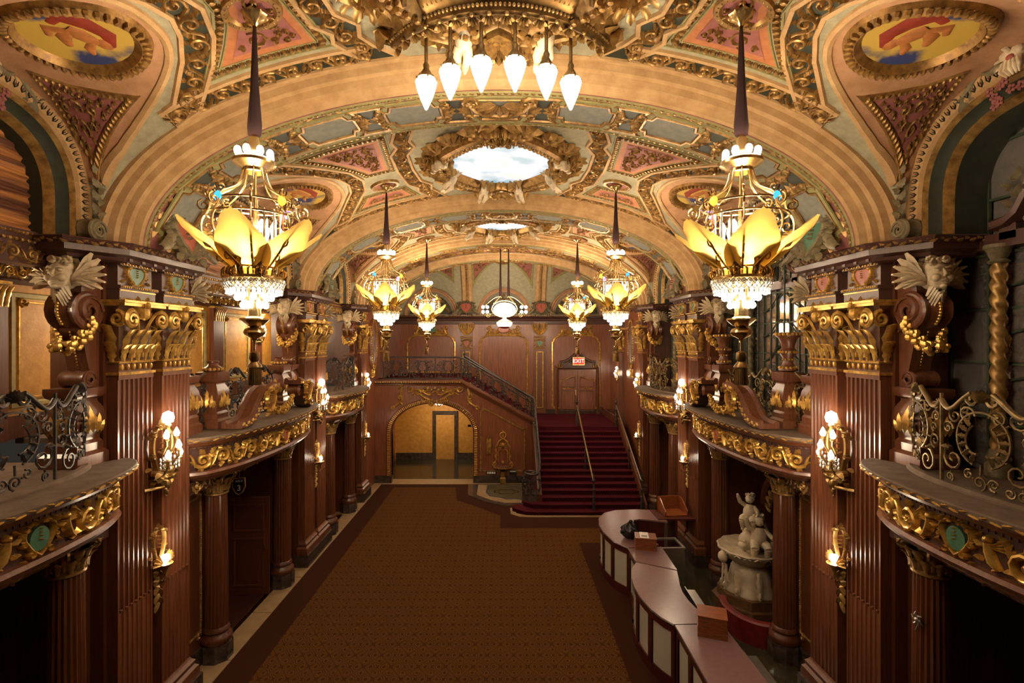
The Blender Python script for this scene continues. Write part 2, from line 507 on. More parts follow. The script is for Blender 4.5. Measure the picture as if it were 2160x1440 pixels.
def arabesque(mb, M, poly, rmax, rmin, w, h, seed=1, tries=700):
    R = random.Random(seed)
    xs = [p[0] for p in poly]; ys = [p[1] for p in poly]
    C = []
    for i in range(tries):
        x = R.uniform(min(xs), max(xs)); y = R.uniform(min(ys), max(ys))
        if not inside(poly, x, y): continue
        r = edist(poly, x, y) * .95
        for cx, cy, cr in C: r = min(r, math.hypot(x - cx, y - cy) - cr)
        lim = rmax * (0.55 + .45 * (1 - i / tries))
        if r < rmin or (i < tries * .5 and r < rmax * .7): continue
        C.append((x, y, min(r, lim)))
    for k, (x, y, r) in enumerate(C):
        sd = 1 if k % 2 else -1
        a0 = R.uniform(0, 2 * PI)
        ribbon(mb, M, spiral(x, y, r * .92, a0, 1.35, sd, 12, .12), w * (.6 + .4 * r / rmax), h, .35, .6)
        dome(mb, M, x, y, r * .2, r * .2, h, 6)
        for j in range(3):
            a = a0 + sd * (0.5 + j * 1.5)
            leaf(mb, M, x + r * .8 * cos(a), y + r * .8 * sin(a), a + sd * .8, r * .62, r * .5, h * .8)

def resample(poly, step):
    out = []
    n = len(poly)
    for i in range(n):
        a, b = poly[i], poly[(i + 1) % n]
        k = max(1, int(math.dist(a, b) / step))
        out += [(a[0] + (b[0] - a[0]) * j / k, a[1] + (b[1] - a[1]) * j / k) for j in range(k)]
    return out

def patch(mb, M, poly, h, step=0.15, drop=None, holes=()):
    loops = [resample(poly, step)] + [resample(q, step) for q in holes]
    pts = []; edges = []
    for lp in loops:
        o = len(pts)
        pts += lp; edges += [(o + i, o + (i + 1) % len(lp)) for i in range(len(lp))]
    xs = [p[0] for p in poly]; ys = [p[1] for p in poly]
    x = min(xs) + step * .5
    while x < max(xs):
        y = min(ys) + step * .5
        while y < max(ys):
            if inside(poly, x, y) and edist(poly, x, y) > step * .4 and not any(inside(q, x, y) or edist(q, x, y) < step * .4 for q in holes):
                pts.append((x, y))
            y += step
        x += step
    vs, es, fs, *_ = delaunay_2d_cdt([Vector(p) for p in pts], edges, [], 1, 1e-6)
    if holes:
        fs = [f for f in fs if not any(inside(q, sum(vs[i][0] for i in f) / len(f), sum(vs[i][1] for i in f) / len(f)) for q in holes)]
    mb.add([M(p[0], p[1], h) for p in vs], [tuple(f) for f in fs])
    if drop is not None:
        for lp in loops:
            mb.grid([[M(p[0], p[1], h), M(p[0], p[1], drop)] for p in lp], cu=True)
    return mb

def inset(poly, d):
    """offset a closed polygon inwards"""
    n = len(poly)
    A = sum(poly[i][0] * poly[(i + 1) % n][1] - poly[(i + 1) % n][0] * poly[i][1] for i in range(n))
    sg = 1 if A > 0 else -1
    out = []
    for i in range(n):
        a, c, b = poly[i - 1], poly[i], poly[(i + 1) % n]
        def nr(p, q):
            dx, dy = q[0] - p[0], q[1] - p[1]; l = math.hypot(dx, dy) or 1e-9
            return (-dy / l * sg, dx / l * sg)
        n1, n2 = nr(a, c), nr(c, b)
        mx, my = n1[0] + n2[0], n1[1] + n2[1]; q = mx * mx + my * my
        k = 2 / q if q > .35 else 1
        out.append((c[0] + mx * k * d, c[1] + my * k * d))
    return out

def oval(cx, cy, a, b, n=28): return [(cx + a * cos(2 * PI * i / n), cy + b * sin(2 * PI * i / n)) for i in range(n)]
def rect(x0, x1, y0, y1): return [(x0, y0), (x1, y0), (x1, y1), (x0, y1)]
def mirx(pts): return [(-x, y) for x, y in pts][::-1]

def cartouche(mb, M, w, h, hh=0.05):
    """gilded strapwork frame for a shield, centred on 0,0 (frame only)"""
    t = w * .07
    for s in (-1, 1):
        ribbon(mb, M, [(s * x, y) for x, y in bez((.05 * w, .46 * h), (.38 * w, .52 * h), (.55 * w, .15 * h), (.36 * w, -.05 * h), 8) + bez((.36 * w, -.05 * h), (.26 * w, -.25 * h), (.16 * w, -.34 * h), (.0, -.47 * h), 7)[1:]], t, hh, .8, .8)
        for cx, cy, r, a in ((.40, .36, .13, 0), (.47, -.02, .10, 1), (.26, -.36, .13, 2), (.16, .47, .1, .5)):
            ribbon(mb, M, spiral(s * cx * w, cy * h, r * w, a if s > 0 else PI - a, 1.2, s, 9), t * .6, hh * 1.1, .6, .7)
        for cx, cy, a in ((.5, .3, .6), (.52, -.2, -.5), (.38, -.45, -1.2)):
            leaf(mb, M, s * cx * w, cy * h, a if s > 0 else PI - a, w * .22, w * .16, hh)
    for k in range(4):
        dome(mb, M, 0, h * (.28 - .1 * k), w * .035, w * .035, hh * 1.3, 6)
    leaf(mb, M, 0, .42 * h, PI / 2, h * .22, w * .22, hh)
    leaf(mb, M, 0, -.42 * h, -PI / 2, h * .2, w * .16, hh)
def shield(w, h): return [(0, -.46 * h), (.2 * w, -.27 * h), (.36 * w, .0), (.38 * w, .25 * h), (.25 * w, .38 * h), (0, .36 * h), (-.25 * w, .38 * h), (-.38 * w, .25 * h), (-.36 * w, .0), (-.2 * w, -.27 * h)]

# ---------------------------------------------------------------- object helpers
def new(name, data, parent=None, kind=None, label=None):
    o = bpy.data.objects.new(name, data)
    COL.objects.link(o)
    if parent: o.parent = parent
    if kind: o['kind'] = kind
    if label: o['label'] = label
    return o
def struct(name, mesh=None, label=None):
    o = new(name, mesh, None, 'structure')
    if label: o['label'] = label
    return o
def thing(name, label, cat, parts, loc=(0, 0, 0), flip=1, rz=0.0, group=None, sc=1.0, rx=0.0):
    """parts: (name, mesh[, kind[, children]]) under one Empty"""
    o = new(name, None)
    o['label'] = label; o['category'] = cat; o['kind'] = 'thing'
    if group: o['group'] = group
    o.location = loc; o.rotation_euler = (rx, 0, rz); o.scale = (sc * flip, sc, sc)
    def add(pl, par):
        for p in pl:
            c = new(p[0], p[1], par, p[2] if len(p) > 2 else None)
            if len(p) > 3 and p[3]: add(p[3], c)
    add(parts, o)
    return o
def lamp(name, parent, loc, power, rad=0.1, col=WARM):
    l = bpy.data.lights.new(name, 'POINT')
    l.energy = power; l.shadow_soft_size = rad; l.color = col
    o = bpy.data.objects.new(name, l); COL.objects.link(o); o.parent = parent; o.location = loc
    return o
SIDES = ((-1, 'gallery'), (1, 'mirror'))     # the yellow gallery side and the mirrored side
def sloc(s, y, x=0.0, z=0.0): return (s * (XP - x), y, z)   # wall frame origin; thing flip = -s
SN = {-1: 'on gallery side', 1: 'on mirrored side'}
# ================================================================ SHELL
# ---- floor
fl = struct('floor', MB().box(-7.6, 7.6, YF, 23.4, -0.15, 0).mesh('floor', STONE, False))
m = MB(); m.box(-4.62, 4.45, YF + .1, 19.02, 0.0, 0.012)
new('carpet_border', m.mesh('carpet_border', CBORD, False), fl)
fld = [(-4.04, YF + .2), (2.1, YF + .2), (2.1, 13.5), (3.6, 13.5), (3.6, 14.55), (-0.05, 14.55), (-0.05, 15.6), (-0.9, 16.5), (-1.56, 17.1), (-1.75, 18.6), (-4.04, 18.6)]
new('patterned_carpet', MB().prism(fld, MXY, 0.008, 0.018).mesh('patterned_carpet', CARP, False), fl)
for k, (y0, y1) in enumerate(((3.0, 6.1), (7.9, 11.9), (13.8, 16.6))):
    new('doorway_carpet', MB().box(-6.15, -5.02, y0 + .9, y1 - .9, 0, 0.012).mesh('doorway_carpet', CBORD, False), fl)
# stone joints of the border strip as separate slabs
slab = MB().box(-.235, .235, -.74, .74, 0.0, 0.012).mesh('stone_slab', STONE, False)
for k in range(13):
    o = new('stone_slab', slab, fl); o.location = (-4.87, 0.3 + 1.5 * k, 0)

# ---- vault surface
_SN = 2000
_S = [0.0]
for _i in range(1, _SN + 1):
    p0 = (_i - 1) / _SN * PI / 2; p1 = _i / _SN * PI / 2
    _S.append(_S[-1] + math.hypot(AV * (sin(p1) - sin(p0)), BV * (cos(p1) - cos(p0))))
SMAX = _S[-1]
import bisect
def phi(s):
    a = min(abs(s), SMAX)
    i = min(max(bisect.bisect_left(_S, a), 1), _SN)
    k = (a - _S[i - 1]) / (_S[i] - _S[i - 1])
    p = (i - 1 + k) / _SN * PI / 2
    return p if s >= 0 else -p
CELL = {0: (1.36, 7.05, 1.22), 1: (2.08, 6.98, 1.31), 2: (1.36, 7.05, 1.22)}
def hump(t): return max(0.0, 1 - abs(t)**2.5)**.4
def vz(b, s, w):
    p = phi(s)
    x = AV * sin(p); z = ZC + BV * cos(p)
    hw, sp, r = CELL[b]
    t = w / hw
    if abs(t) < 1:
        q = hump(t)
        zc = sp + r * q + .13 * (AV - abs(x)) * q
        z = .5 * (z + zc + sqrt((z - zc)**2 + .008))
    return (x, w, z)
def VM(b):
    def f(s, w, h):
        e = .012
        p = Vector(vz(b, s, w))
        a = Vector(vz(b, min(s + e, SMAX), w)) - Vector(vz(b, s - e, w))
        c = Vector(vz(b, s, w + e)) - Vector(vz(b, s, w - e))
        n = a.cross(c)
        if n.length < 1e-9: return tuple(p)
        n.normalize()
        if n.z > 0: n = -n
        return tuple(p + n * h)
    return f
def groin(b, w):
    hw, sp, r = CELL[b]
    lo, hi = 0.5, SMAX
    for _ in range(30):
        m_ = .5 * (lo + hi); p = phi(m_); x = AV * sin(p); t = w / hw
        if abs(t) >= 1: return SMAX
        q = hump(t)
        if sp + r * q + .13 * (AV - x) * q > ZC + BV * cos(p): hi = m_
        else: lo = m_
    return hi

ceil = struct('ceiling')
SKY = {0: (1.0, 0.72), 1: (1.04, 1.26), 2: (0.95, 0.86)}   # laylight half width, half length

def vault_bay(b):
    yc, L = BAYS[b]
    ns, ny = 84, 44
    rows = []
    for i in range(ns + 1):
        s = SMAX * (2 * i / ns - 1)
        rows.append([vz(b, s, L * (2 * j / ny - 1)) for j in range(ny + 1)])
    m = MB().grid(rows)
    aw, al = SKY[b]
    keep = []
    for f in m.f:
        x = sum(m.v[i][0] for i in f) / 4; y = sum(m.v[i][1] for i in f) / 4
        if (x / aw)**2 + (y / al)**2 > 1.0: keep.append(f)
    m.f = keep
    o = new('vault', m.mesh('vault', SAGE, True, 1.2), ceil); o.location = (0, yc, 0)

def ceiling_side(b, med, panels):
    """decoration of one half of a bay, built for +X; returns list of parts"""
    M = VM(b); yc, L = BAYS[b]
    hw = CELL[b][0]
    P = []
    # plaster ground of the cell around painting and spandrels
    gl = [(groin(b, hw * .985 * k / 12), hw * .985 * k / 12) for k in range(-12, 13)]
    gl = [(min(s, SMAX - .05), w) for s, w in gl]
    ring = [(SMAX - .02, -hw * .97)] + gl + [(SMAX - .02, hw * .97)]
    P.append(('cell_ground', patch(MB(), M, ring, .012, .13).mesh('cell_ground', TANP), None))
    # edge roll of the cell
    pg = Path(gl, step=.08)
    m = MB(); sweep(m, M, pg.p, [(-.05, .0), (-.04, .03), (0, .045), (.04, .03), (.05, 0)])
    P.append(('cell_edge_moulding', m.mesh('cell_edge_moulding', TAN), None))
    # band of green and gold around the panels: runs along both ribs, the cell and the laylight
    tip = groin(b, 0) - .36
    e = L - .20
    q = L / 2.175
    cs = [(4.15, e), (3.86, .83 * L), (3.62, .66 * L), (3.34, .45 * L), (tip + .1, .22 * L), (tip, 0)]
    cs = cs + [(s, -w) for s, w in cs[-2::-1]]
    ls = [(1.52, -e), (1.60, -.80 * L), (1.74, -.62 * L), (1.70, -.5 * L), (1.88, -.36 * L), (1.92, 0), (1.88, .36 * L), (1.70, .5 * L), (1.74, .62 * L), (1.60, .80 * L), (1.52, e)]
    loop = cs + ls
    pl = Path(loop, closed=True, step=.10)
    M2 = pl.M(M)
    m = MB(); sweep(m, M, pl.p[:-1], [(-.13, .006), (.13, .006)], True)
    P.append(('band_ground', m.mesh('band_ground', DGRN), None))
    m = MB()
    for a in (-.15, .15):
        sweep(m, M, pl.p[:-1], [(a - .03, 0), (a - .025, .035), (a + .02, .04), (a + .03, 0)], True)
    P.append(('band_fillets', m.mesh('band_fillets', TAN), 'stuff'))
    m = MB(); rinceau(m, M2, pl.L, .24, .05, .30)
    P.append(('band_scrollwork', m.mesh('band_scrollwork', GILTC), 'stuff'))
    me_, ms_, mo_, mp_, ma_ = MB(), MB(), MB(), MB(), MB()
    for k, (w0, w1, cap) in enumerate(panels):
        s0a, s0b = 2.02, 2.16
        def sc_(w): return min(3.50, max(tip - .30, tip - .30 + (abs(w) / L)**1.35 * 1.15))
        nn = 6
        cell = [(sc_(w0 + (w1 - w0) * i / nn), w0 + (w1 - w0) * i / nn) for i in range(nn + 1)]
        if w1 > -w0: poly = [(2.0, w1), (2.16, w0)] + cell
        else: poly = [(2.16, w1), (2.0, w0)] + cell

        pp = Path(poly, closed=True, step=.1)
        Mp = pp.M(M)
        sweep(mo_, M, pp.p[:-1], [(-.075, 0), (-.07, .02), (-.055, .02), (-.05, 0)], True)
        sweep(mo_, M, pp.p[:-1], [(.055, 0), (.06, .02), (.075, .02), (.08, 0)], True)
        eggs(me_, Mp, pp.L, .085, .095, .045)
        i1 = inset(poly, .06)
        patch(ms_, M, i1, .014, .12)
        i2 = inset(poly, .17)
        patch(mp_, M, i2, .022, .12)
        i3 = inset(poly, .19)
        arabesque(ma_, M, i3, .15, .032, .021, .055, 3 + b * 5 + k, 2500)
    P.append(('panel_egg_moulding', me_.mesh('panel_egg_moulding', GILTC), 'stuff'))
    P.append(('panel_fillets', mo_.mesh('panel_fillets', OLIVE), 'stuff'))
    P.append(('panel_border', ms_.mesh('panel_border', SALM), None))
    P.append(('panel_field', mp_.mesh('panel_field', PINK), None))
    P.append(('panel_arabesque', ma_.mesh('panel_arabesque', GILTC), 'stuff'))
    # medallion the chandelier hangs from
    m = MB(); mw, ms = med
    ov = oval(ms, mw, .26, .22, 24); po = Path(ov, closed=True, step=.05)
    sweep(m, M, po.p[:-1], [(-.05, 0), (-.03, .05), (.02, .05), (.05, .01)], True)
    eggs(m, po.M(M), po.L, .06, .06, .06)
    P.append(('medallion_rim', m.mesh('medallion_rim', GILTC), 'stuff'))
    P.append(('medallion_field', patch(MB(), M, ov, .012, .1).mesh('medallion_field', PINK), None))
    # oval painting
    da, dw = .56, .46 * hw / 1.35 * .95
    oc = 4.18
    ov = oval(oc, 0, da, dw, 36)
    P.append(('oval_painting', patch(MB(), M, ov, .02, .12).mesh('oval_painting', PAINT), None))
    m = MB(); po = Path(oval(oc, 0, da + .05, dw + .05, 40), closed=True)
    sweep(m, M, po.p[:-1], [(-.10, .0), (-.07, .06), (.02, .09), (.08, .02)], True)
    Mo = po.M(M)
    eggs(m, lambda a, bb, h: Mo(a, bb - .03, h + .07), po.L, .075, .11, .05, 0, False)
    P.append(('oval_frame', m.mesh('oval_frame', GILTC), 'stuff'))
    # painted figure: reclining body, limbs and a red cloth in low relief
    m = MB()
    def F(u, v): return (oc - v * da * .9, u * dw * .9)
    for pts, w in (([(-.35, .05), (-.1, .12), (.15, .2), (.3, .28)], .10), ([(-.3, .05), (-.05, -.25), (.25, -.35)], .07), ([(-.25, .0), (-.45, -.3), (-.2, -.45)], .065), ([(.2, .2), (.45, -.05), (.65, -.1)], .05)):
        ribbon(m, lambda a, c, h: M(a, c, h + .021), [F(*p) for p in pts], w, .012, .7, .5)
    dome(m, lambda a, c, h: M(a, c, h + .021), *F(.38, .36), .085, .085, .012, 8)
    P.append(('painted_figure', m.mesh('painted_figure', FIGR), 'stuff'))
    m = MB(); ribbon(m, lambda a, c, h: M(a, c, h + .0205), [F(*p) for p in ((.5, .45), (.1, .62), (-.4, .5), (-.75, .15), (-.6, -.1))], .10, .010, .3, .4)
    P.append(('painted_cloth', m.mesh('painted_cloth', FIGC), None))
    # spandrel triangles
    mf, mp, ma = MB(), MB(), MB()
    for sg in (-1, 1):
        tri = [(4.30, .62 * hw), (5.38, .955 * hw), (5.55, .80 * hw), (5.28, .30 * hw), (4.95, .47 * hw), (4.6, .56 * hw)]
        tri = [(s, sg * w) for s, w in tri]
        pp = Path(tri, closed=True, step=.1)
        sweep(mf, M, pp.p[:-1], [(-.04, 0), (-.03, .03), (.03, .035), (.05, .0)], True)
        eggs(mf, pp.M(M), pp.L, .07, .075, .06)
        patch(mp, M, inset(tri, .04), .018, .1)
        arabesque(ma, M, inset(tri, .05), .11, .024, .017, .05, 21 + b, 2000)
    P.append(('spandrel_frame', mf.mesh('spandrel_frame', GILTC), 'stuff'))
    P.append(('spandrel_field', mp.mesh('spandrel_field', PINK), 'stuff'))
    P.append(('spandrel_arabesque', ma.mesh('spandrel_arabesque', GILTC), 'stuff'))
    for s in (-1, 1):
        for nme, me, kd in P:
            o = new(nme, me, ceil, kd); o.location = (0, yc, 0); o.scale = (s, 1, 1)

PAN = {0: [(-.30, L_, 0) for L_ in (.92,)] + [(-.92, -.55, 0)], 1: [(-1.62, -.12, 0), (.98, 1.62, 0)], 2: [(-.92, .4, 0)]}
MEDS = {0: (.20, 2.48), 1: (.575, 2.48), 2: (.9, 2.48)}
for b in range(3):
    vault_bay(b)
    ceiling_side(b, MEDS[b], PAN[b])

# ---- transverse ribs
def ell(a, b, n=72, z0=ZC): return [(a * cos(PI * i / n), z0 + b * sin(PI * i / n)) for i in range(n + 1)]
def MRIB(x, z, h): return (x, h, z)
RA, RB = 4.62, 2.05
def rib_parts(hw, full=True):
    P = []
    soff = ell(RA, RB)
    k = hw / .77
    front = [(-.44, -.80 * k), (-.32, -.82 * k), (-.305, -.75 * k), (-.22, -.735 * k), (-.20, -.68 * k), (-.12, -.665 * k), (-.105, -.60 * k), (-.02, -.57 * k), (0, -.53 * k)]
    m = MB()
    sweep(m, MRIB, soff, front); sweep(m, MRIB, soff, [(o, -h) for o, h in front])
    P.append(('rib_faces', m.mesh('rib_faces', TAN, True, .5), 'stuff'))
    m = MB(); sweep(m, MRIB, soff, [(0, -.53 * k), (0, .53 * k)])
    P.append(('rib_soffit', m.mesh('rib_soffit', PINK), None))
    pr = Path(soff)
    def Ms(a, c, h): return pr.M(lambda x, z, hh: (x, c, z))(a, h, 0)
    m = MB()
    for sg in (-1, 1):
        for c in (.485, .43):
            sweep(m, MRIB, soff, [(0, sg * (c - .018) * k), (.02, sg * c * k), (0, sg * (c + .018) * k)])
    P.append(('soffit_fillets', m.mesh('soffit_fillets', OLIVE), 'stuff'))
    m = MB()
    for sg in (-1, 1):
        eggs(m, lambda a, c, h: Ms(a, c + sg * .455 * k, h), pr.L, .09 if full else .14, .07 * k, .03, 0, False, 5)
    P.append(('soffit_bead_rows', m.mesh('soffit_bead_rows', GILTC), 'stuff'))
    mg, mo, mf, md = MB(), MB(), MB(), MB()
    n = 9
    per = pr.L / n
    off = 0.0
    for i in range(n):
        c = off + (i + .5) * per
        if i == n // 2 and n % 2 == 1:
            # keystone shell at the crown
            for j in range(9):
                a = PI * (j + .5) / 9
                leaf(mf, Ms, c + .05 * cos(a), -.2 * k + .05 * sin(a), a, .42, .16, .07)
            ribbon(mf, Ms, [(c + .42 * cos(t), .0 - .30 * k + .5 * k * sin(t)) for t in [PI * j / 10 for j in range(11)]], .04, .06, 1, 1)
            for sg in (-1, 1): ribbon(mf, Ms, spiral(c + sg * .42, -.26 * k, .14, PI / 2, 1.4, sg, 12), .035, .07)
        w, l = .26 * k, .36
        pan = [(c - l, -w * .55), (c - l * .8, -w * .55), (c - l * .7, -w), (c + l * .7, -w), (c + l * .8, -w * .55), (c + l, -w * .55), (c + l, w * .55), (c + l * .8, w * .55), (c + l * .7, w), (c - l * .7, w), (c - l * .8, w * .55), (c - l, w * .55)]
        patch(mg, Ms, pan, .012, .16)
        big = inset(pan, -.09)
        sweep(mo, Ms, big, [(-.035, .0), (-.03, .025), (.03, .025), (.035, .0)], True)
        fr = inset(pan, -.035)
        sweep(mf, Ms, fr, [(-.025, 0), (-.01, .035), (.02, .03), (.03, .0)], True)
        for sg in (-1, 1):
            cartx = c + sg * (l + .10)
            for a in (-.9, -.3, .3, .9):
                leaf(mf, Ms, cartx - sg * .05, .0, (0 if sg > 0 else PI) + a, .20, .12, .05)
            for t in (-1, 1): ribbon(mf, Ms, spiral(cartx, t * .19 * k, .085, t * PI / 2, 1.3, t * sg, 10), .024, .05)
            for t in (-1, 1):
                for jj in range(3): leaf(mf, Ms, c + sg * (.05 + .13 * jj), t * .33 * k, (0 if sg > 0 else PI) + t * sg * .4, .14, .09, .035)
        # hourglass between the panels
        if i < n - 1:
            d = c + per / 2
            hg = [(d - .05, -.30 * k), (d + .05, -.30 * k)]
            hg = [(d - .13, -.30 * k), (d + .13, -.30 * k), (d + .05, -.1 * k), (d + .05, .1 * k), (d + .13, .30 * k), (d - .13, .30 * k), (d - .05, .1 * k), (d - .05, -.1 * k)]
            patch(md, Ms, hg, .012, .16)
            sweep(mf, Ms, inset(hg, -.045), [(-.03, 0), (-.01, .035), (.02, .03), (.03, .0)], True)
            sweep(mo, Ms, inset(hg, -.10), [(-.025, .0), (-.02, .02), (.02, .02), (.025, .0)], True)
    P.append(('soffit_slate_panels', mg.mesh('soffit_slate_panels', GREY), 'stuff'))
    P.append(('soffit_olive_frames', mo.mesh('soffit_olive_frames', OLIVE), 'stuff'))
    P.append(('soffit_gilt_frames', mf.mesh('soffit_gilt_frames', GILTC), 'stuff'))
    P.append(('soffit_green_hourglasses', md.mesh('soffit_green_hourglasses', DGRN), 'stuff'))
    return P
RIBW = rib_parts(.77)
RIBN = rib_parts(.45, False)
for y, R in ((PIERS[0], RIBW), (PIERS[1], RIBW), (17.05, RIBN), (20.2, RIBN), (2.5, RIBN)):
    for nme, me, kd in R:
        if y == 2.5 and nme not in ('rib_faces', 'rib_soffit'): continue
        o = new(nme, me, ceil, kd); o.location = (0, y, 0)

# barrel between the last two ribs, coved end, and the part over the camera
def barrel(y0, y1, m_, nm, dz=-.1):
    rows = [[(AV * cos(PI * i / 60), y, ZC + (BV + dz) * sin(PI * i / 60)) for y in (y0, y1)] for i in range(61)]
    return new(nm, MB().grid(rows).mesh(nm, m_, True, 1.2), ceil)
barrel(17.4, 19.85, SAGE, 'stair_vault')
barrel(YF, 2.2, SAGE, 'rear_vault', 0); barrel(2.2, 3.32, SAGE, 'rear_vault', 0)
# ornament on that barrel: a wide band of rose and gold
pr = Path(ell(AV, BV - .1))
def Mb(a, c, h): return pr.M(lambda x, z, hh: (x, c, z))(a, h, 0)
m = MB(); strip(m, Mb, pr.L, 17.6, 19.6, .01); new('stair_vault_field', m.mesh('stair_vault_field', PINK), ceil)
m = MB()
for c in (18.0, 18.6, 19.2): rinceau(m, lambda a, bb, h: Mb(a, c + bb, h + .01), pr.L, .5, .05, .55)
new('stair_vault_scrollwork', m.mesh('stair_vault_scrollwork', GILTC), ceil, 'stuff')

# ---- outer shell of the room (keeps the light in)
wl = struct('wall_left'); wr = struct('wall_right'); wb = struct('wall_back'); wf = struct('wall_front')
new('wall_face', MB().box(-5.4, 5.4, YF - .2, YF, 0, 9.4).mesh('wall_face', WOODD, False), wf)
ybays = [(YF, 1.75), (3.3, 6.2), (7.75, 12.1), (13.64, 16.6)]
for s, w in ((-1, wl), (1, wr)):
    fx = -s
    def side(name, mesh, kind=None):
        o = new(name, mesh, w, kind); o.location = (s * XP, 0, 0); o.scale = (fx, 1, 1); return o
    # lower back walls, soffit of the mezzanine, end blocks (local x: 0 at pilaster plane, negative outwards)
    for (y0, y1) in ybays:
        side('recess_wall', MB().box(-1.55, -1.45, y0, y1, 0, 3.3).mesh('recess_wall', WOODD, False))
        side('mezzanine_soffit', MB().box(-2.7, -.1, y0, y1, 3.18, 3.3).mesh('mezzanine_soffit', WOODD, False))
        side('mezzanine_floor', MB().box(-2.75, .0, y0, y1, 3.9, MEZ - .02).mesh('mezzanine_floor', DUST, False))
    for (y0, y1) in ((1.75, 3.3), (6.2, 7.75), (12.1, 13.64), (16.6, 17.9)):
        side('pier_core', MB().box(-1.55, -.30, y0 + .02, y1 - .02, 0, 3.3).box(-.79 if s < 0 else -1.0, -.30, y0 + .02, y1 - .02, 3.3, 6.55).mesh('pier_core', WOODS, False))
    side('stair_side_wall', MB().box(-.6, -.12 if s < 0 else -.10, 17.9, YB + .1, 0, 6.6).mesh('stair_side_wall', WOODP, False))
    side('spandrel_wall', MB().box(-1.2, -.8, YF, YB, 8.75, 9.4).mesh('spandrel_wall', DARK, False))
new('wall_top', MB().box(-6.5, 6.5, YF, YB + .5, 9.55, 9.7).mesh('wall_top', DARK, False), ceil)

# lunette wall: plane outside each vault bay with the arch cut out, plus archivolt
ARCH = []
for b in range(3):
    yc, L = BAYS[b]; hw, sp, r = CELL[b]
    pts = [(hw, ZC)] + [(hw * cos(PI * i / 40), sp + r * hump(cos(PI * i / 40))) for i in range(41)] + [(-hw, ZC)]
    ARCH.append((yc, hw, sp, r, pts))
    P = []
    def MA(y, z, h): return (-.25 + h, y, z)
    def prof(l): return l
    m = MB(); sweep(m, MA, pts, [(-.06, .0), (-.03, .04), (.02, .05), (.13, .03), (.15, -.01)]); P.append(('archivolt_face', m.mesh('archivolt_face', TAN, True, .6), None))
    m = MB(); sweep(m, MA, pts, [(.15, -.01), (.19, .02), (.22, -.03)]); sweep(m, MA, pts, [(.29, -.14), (.33, -.10), (.37, -.17), (.38, -.20)]); P.append(('archivolt_rolls', m.mesh('archivolt_rolls', GILTD, True, .9), 'stuff'))
    m = MB(); sweep(m, MA, pts, [(.22, -.03), (.25, -.09), (.29, -.14)]); sweep(m, MA, pts, [(.38, -.20), (.39, -.72)]); P.append(('archivolt_cove', m.mesh('archivolt_cove', DGRN, True, .9), 'stuff'))
    pp = Path(pts); Mp = pp.M(MA)
    m = MB(); k = int(pp.L / .085)
    for i in range(k):
        a = (i + .5) * pp.L / k
        ribbon(m, Mp, [(a - .022, .04), (a - .022, .09), (a, .115), (a + .022, .09), (a + .022, .04)], .010, .052, 1, 1)
    P.append(('archivolt_arcading', m.mesh('archivolt_arcading', DGRN), 'stuff'))
    m = MB()
    for i in range(k): dome(m, Mp, (i + .5) * pp.L / k, .075, .013, .03, .055, 5)
    P.append(('archivolt_beads', m.mesh('archivolt_beads', PINK), 'stuff'))
    # outer filling above the arch
    top = 8.9
    poly = pts[1:-1]
    m = MB()
    rows = [[MA(y, z, -.005), MA(y, top, -.005)] for y, z in poly]
    P_w = m.grid(rows).mesh('lunette_spandrel', TANP)
    for s, w in ((-1, wl), (1, wr)):
        for nme, me, kd in P:
            o = new(nme, me, w, kd); o.location = (s * XP, yc, 0); o.scale = (-s, 1, 1)

# ---- back wall: panelled wall below the cornice, three lunettes and a coved ceiling above
new('wall_face', MB().box(-5.3, 5.3, YB, YB + .2, 2.75, 8.9).mesh('wall_face', WOODP, False), wb)
new('wall_face', MB().box(-.25, 1.35, YB, YB + .2, 1.9, 2.75).mesh('wall_face', WOODP, False), wb)
new('wall_face', MB().box(1.35, 5.3, YB, YB + .2, 0, 2.75).mesh('wall_face', WOODP, False), wb)
def bx(px): return (px - 1063) * YB / F_PX
def bz(py): return CAM_Z + (722 - py) * YB / F_PX
# ================================================================ SIDE WALLS
def sqlathe(mb, prof, c=(0, 0), d=1.0):
    """square turned profile: half width, height"""
    return mb.lathe([(r * sqrt(2), z) for r, z in prof], 4, (c[0], c[1], 0), PI / 4, PI / 4 + 2 * PI, sx=d)
def leaf3(mb, M, w, h, curl=.10, rows=7):
    """acanthus leaf standing on 0,0 with a curled tip; M(across, up, out)"""
    R = []
    for i in range(rows + 1):
        t = i / rows
        wd = w * (.42 + .6 * sin(PI * min(1, t * 1.05) * .62)) * (1 if t < .8 else 1 - (t - .8) * 3.2) * (.66 if i % 2 else 1.0)
        up = h * (t if t < .8 else .8 + .2 * sin((t - .8) / .2 * 2.2))
        out = .02 + curl * (t**2.2) + (curl * .6 * sin((t - .8) / .2 * PI * .7) if t > .8 else 0)
        R.append([M(wd * k * .5, up, out + .022 * (1 - abs(k)) + (.008 if abs(k) == .5 else 0)) for k in (-1, -.5, 0, .5, 1)])
    mb.grid(R)

def flute_section(w, nf, depth, x0, x1):
    pts = [(x0, -w), (x1, -w)]
    p = 2 * w * .94 / nf
    for i in range(nf):
        c = -w * .94 + p * (i + .5)
        pts += [(x1, c - p * .40)] + [(x1 - depth * sin(PI * k / 4), c - p * .40 * cos(PI * k / 4)) for k in (1, 2, 3)] + [(x1, c + p * .40)]
    return pts + [(x1, w), (x0, w)], p

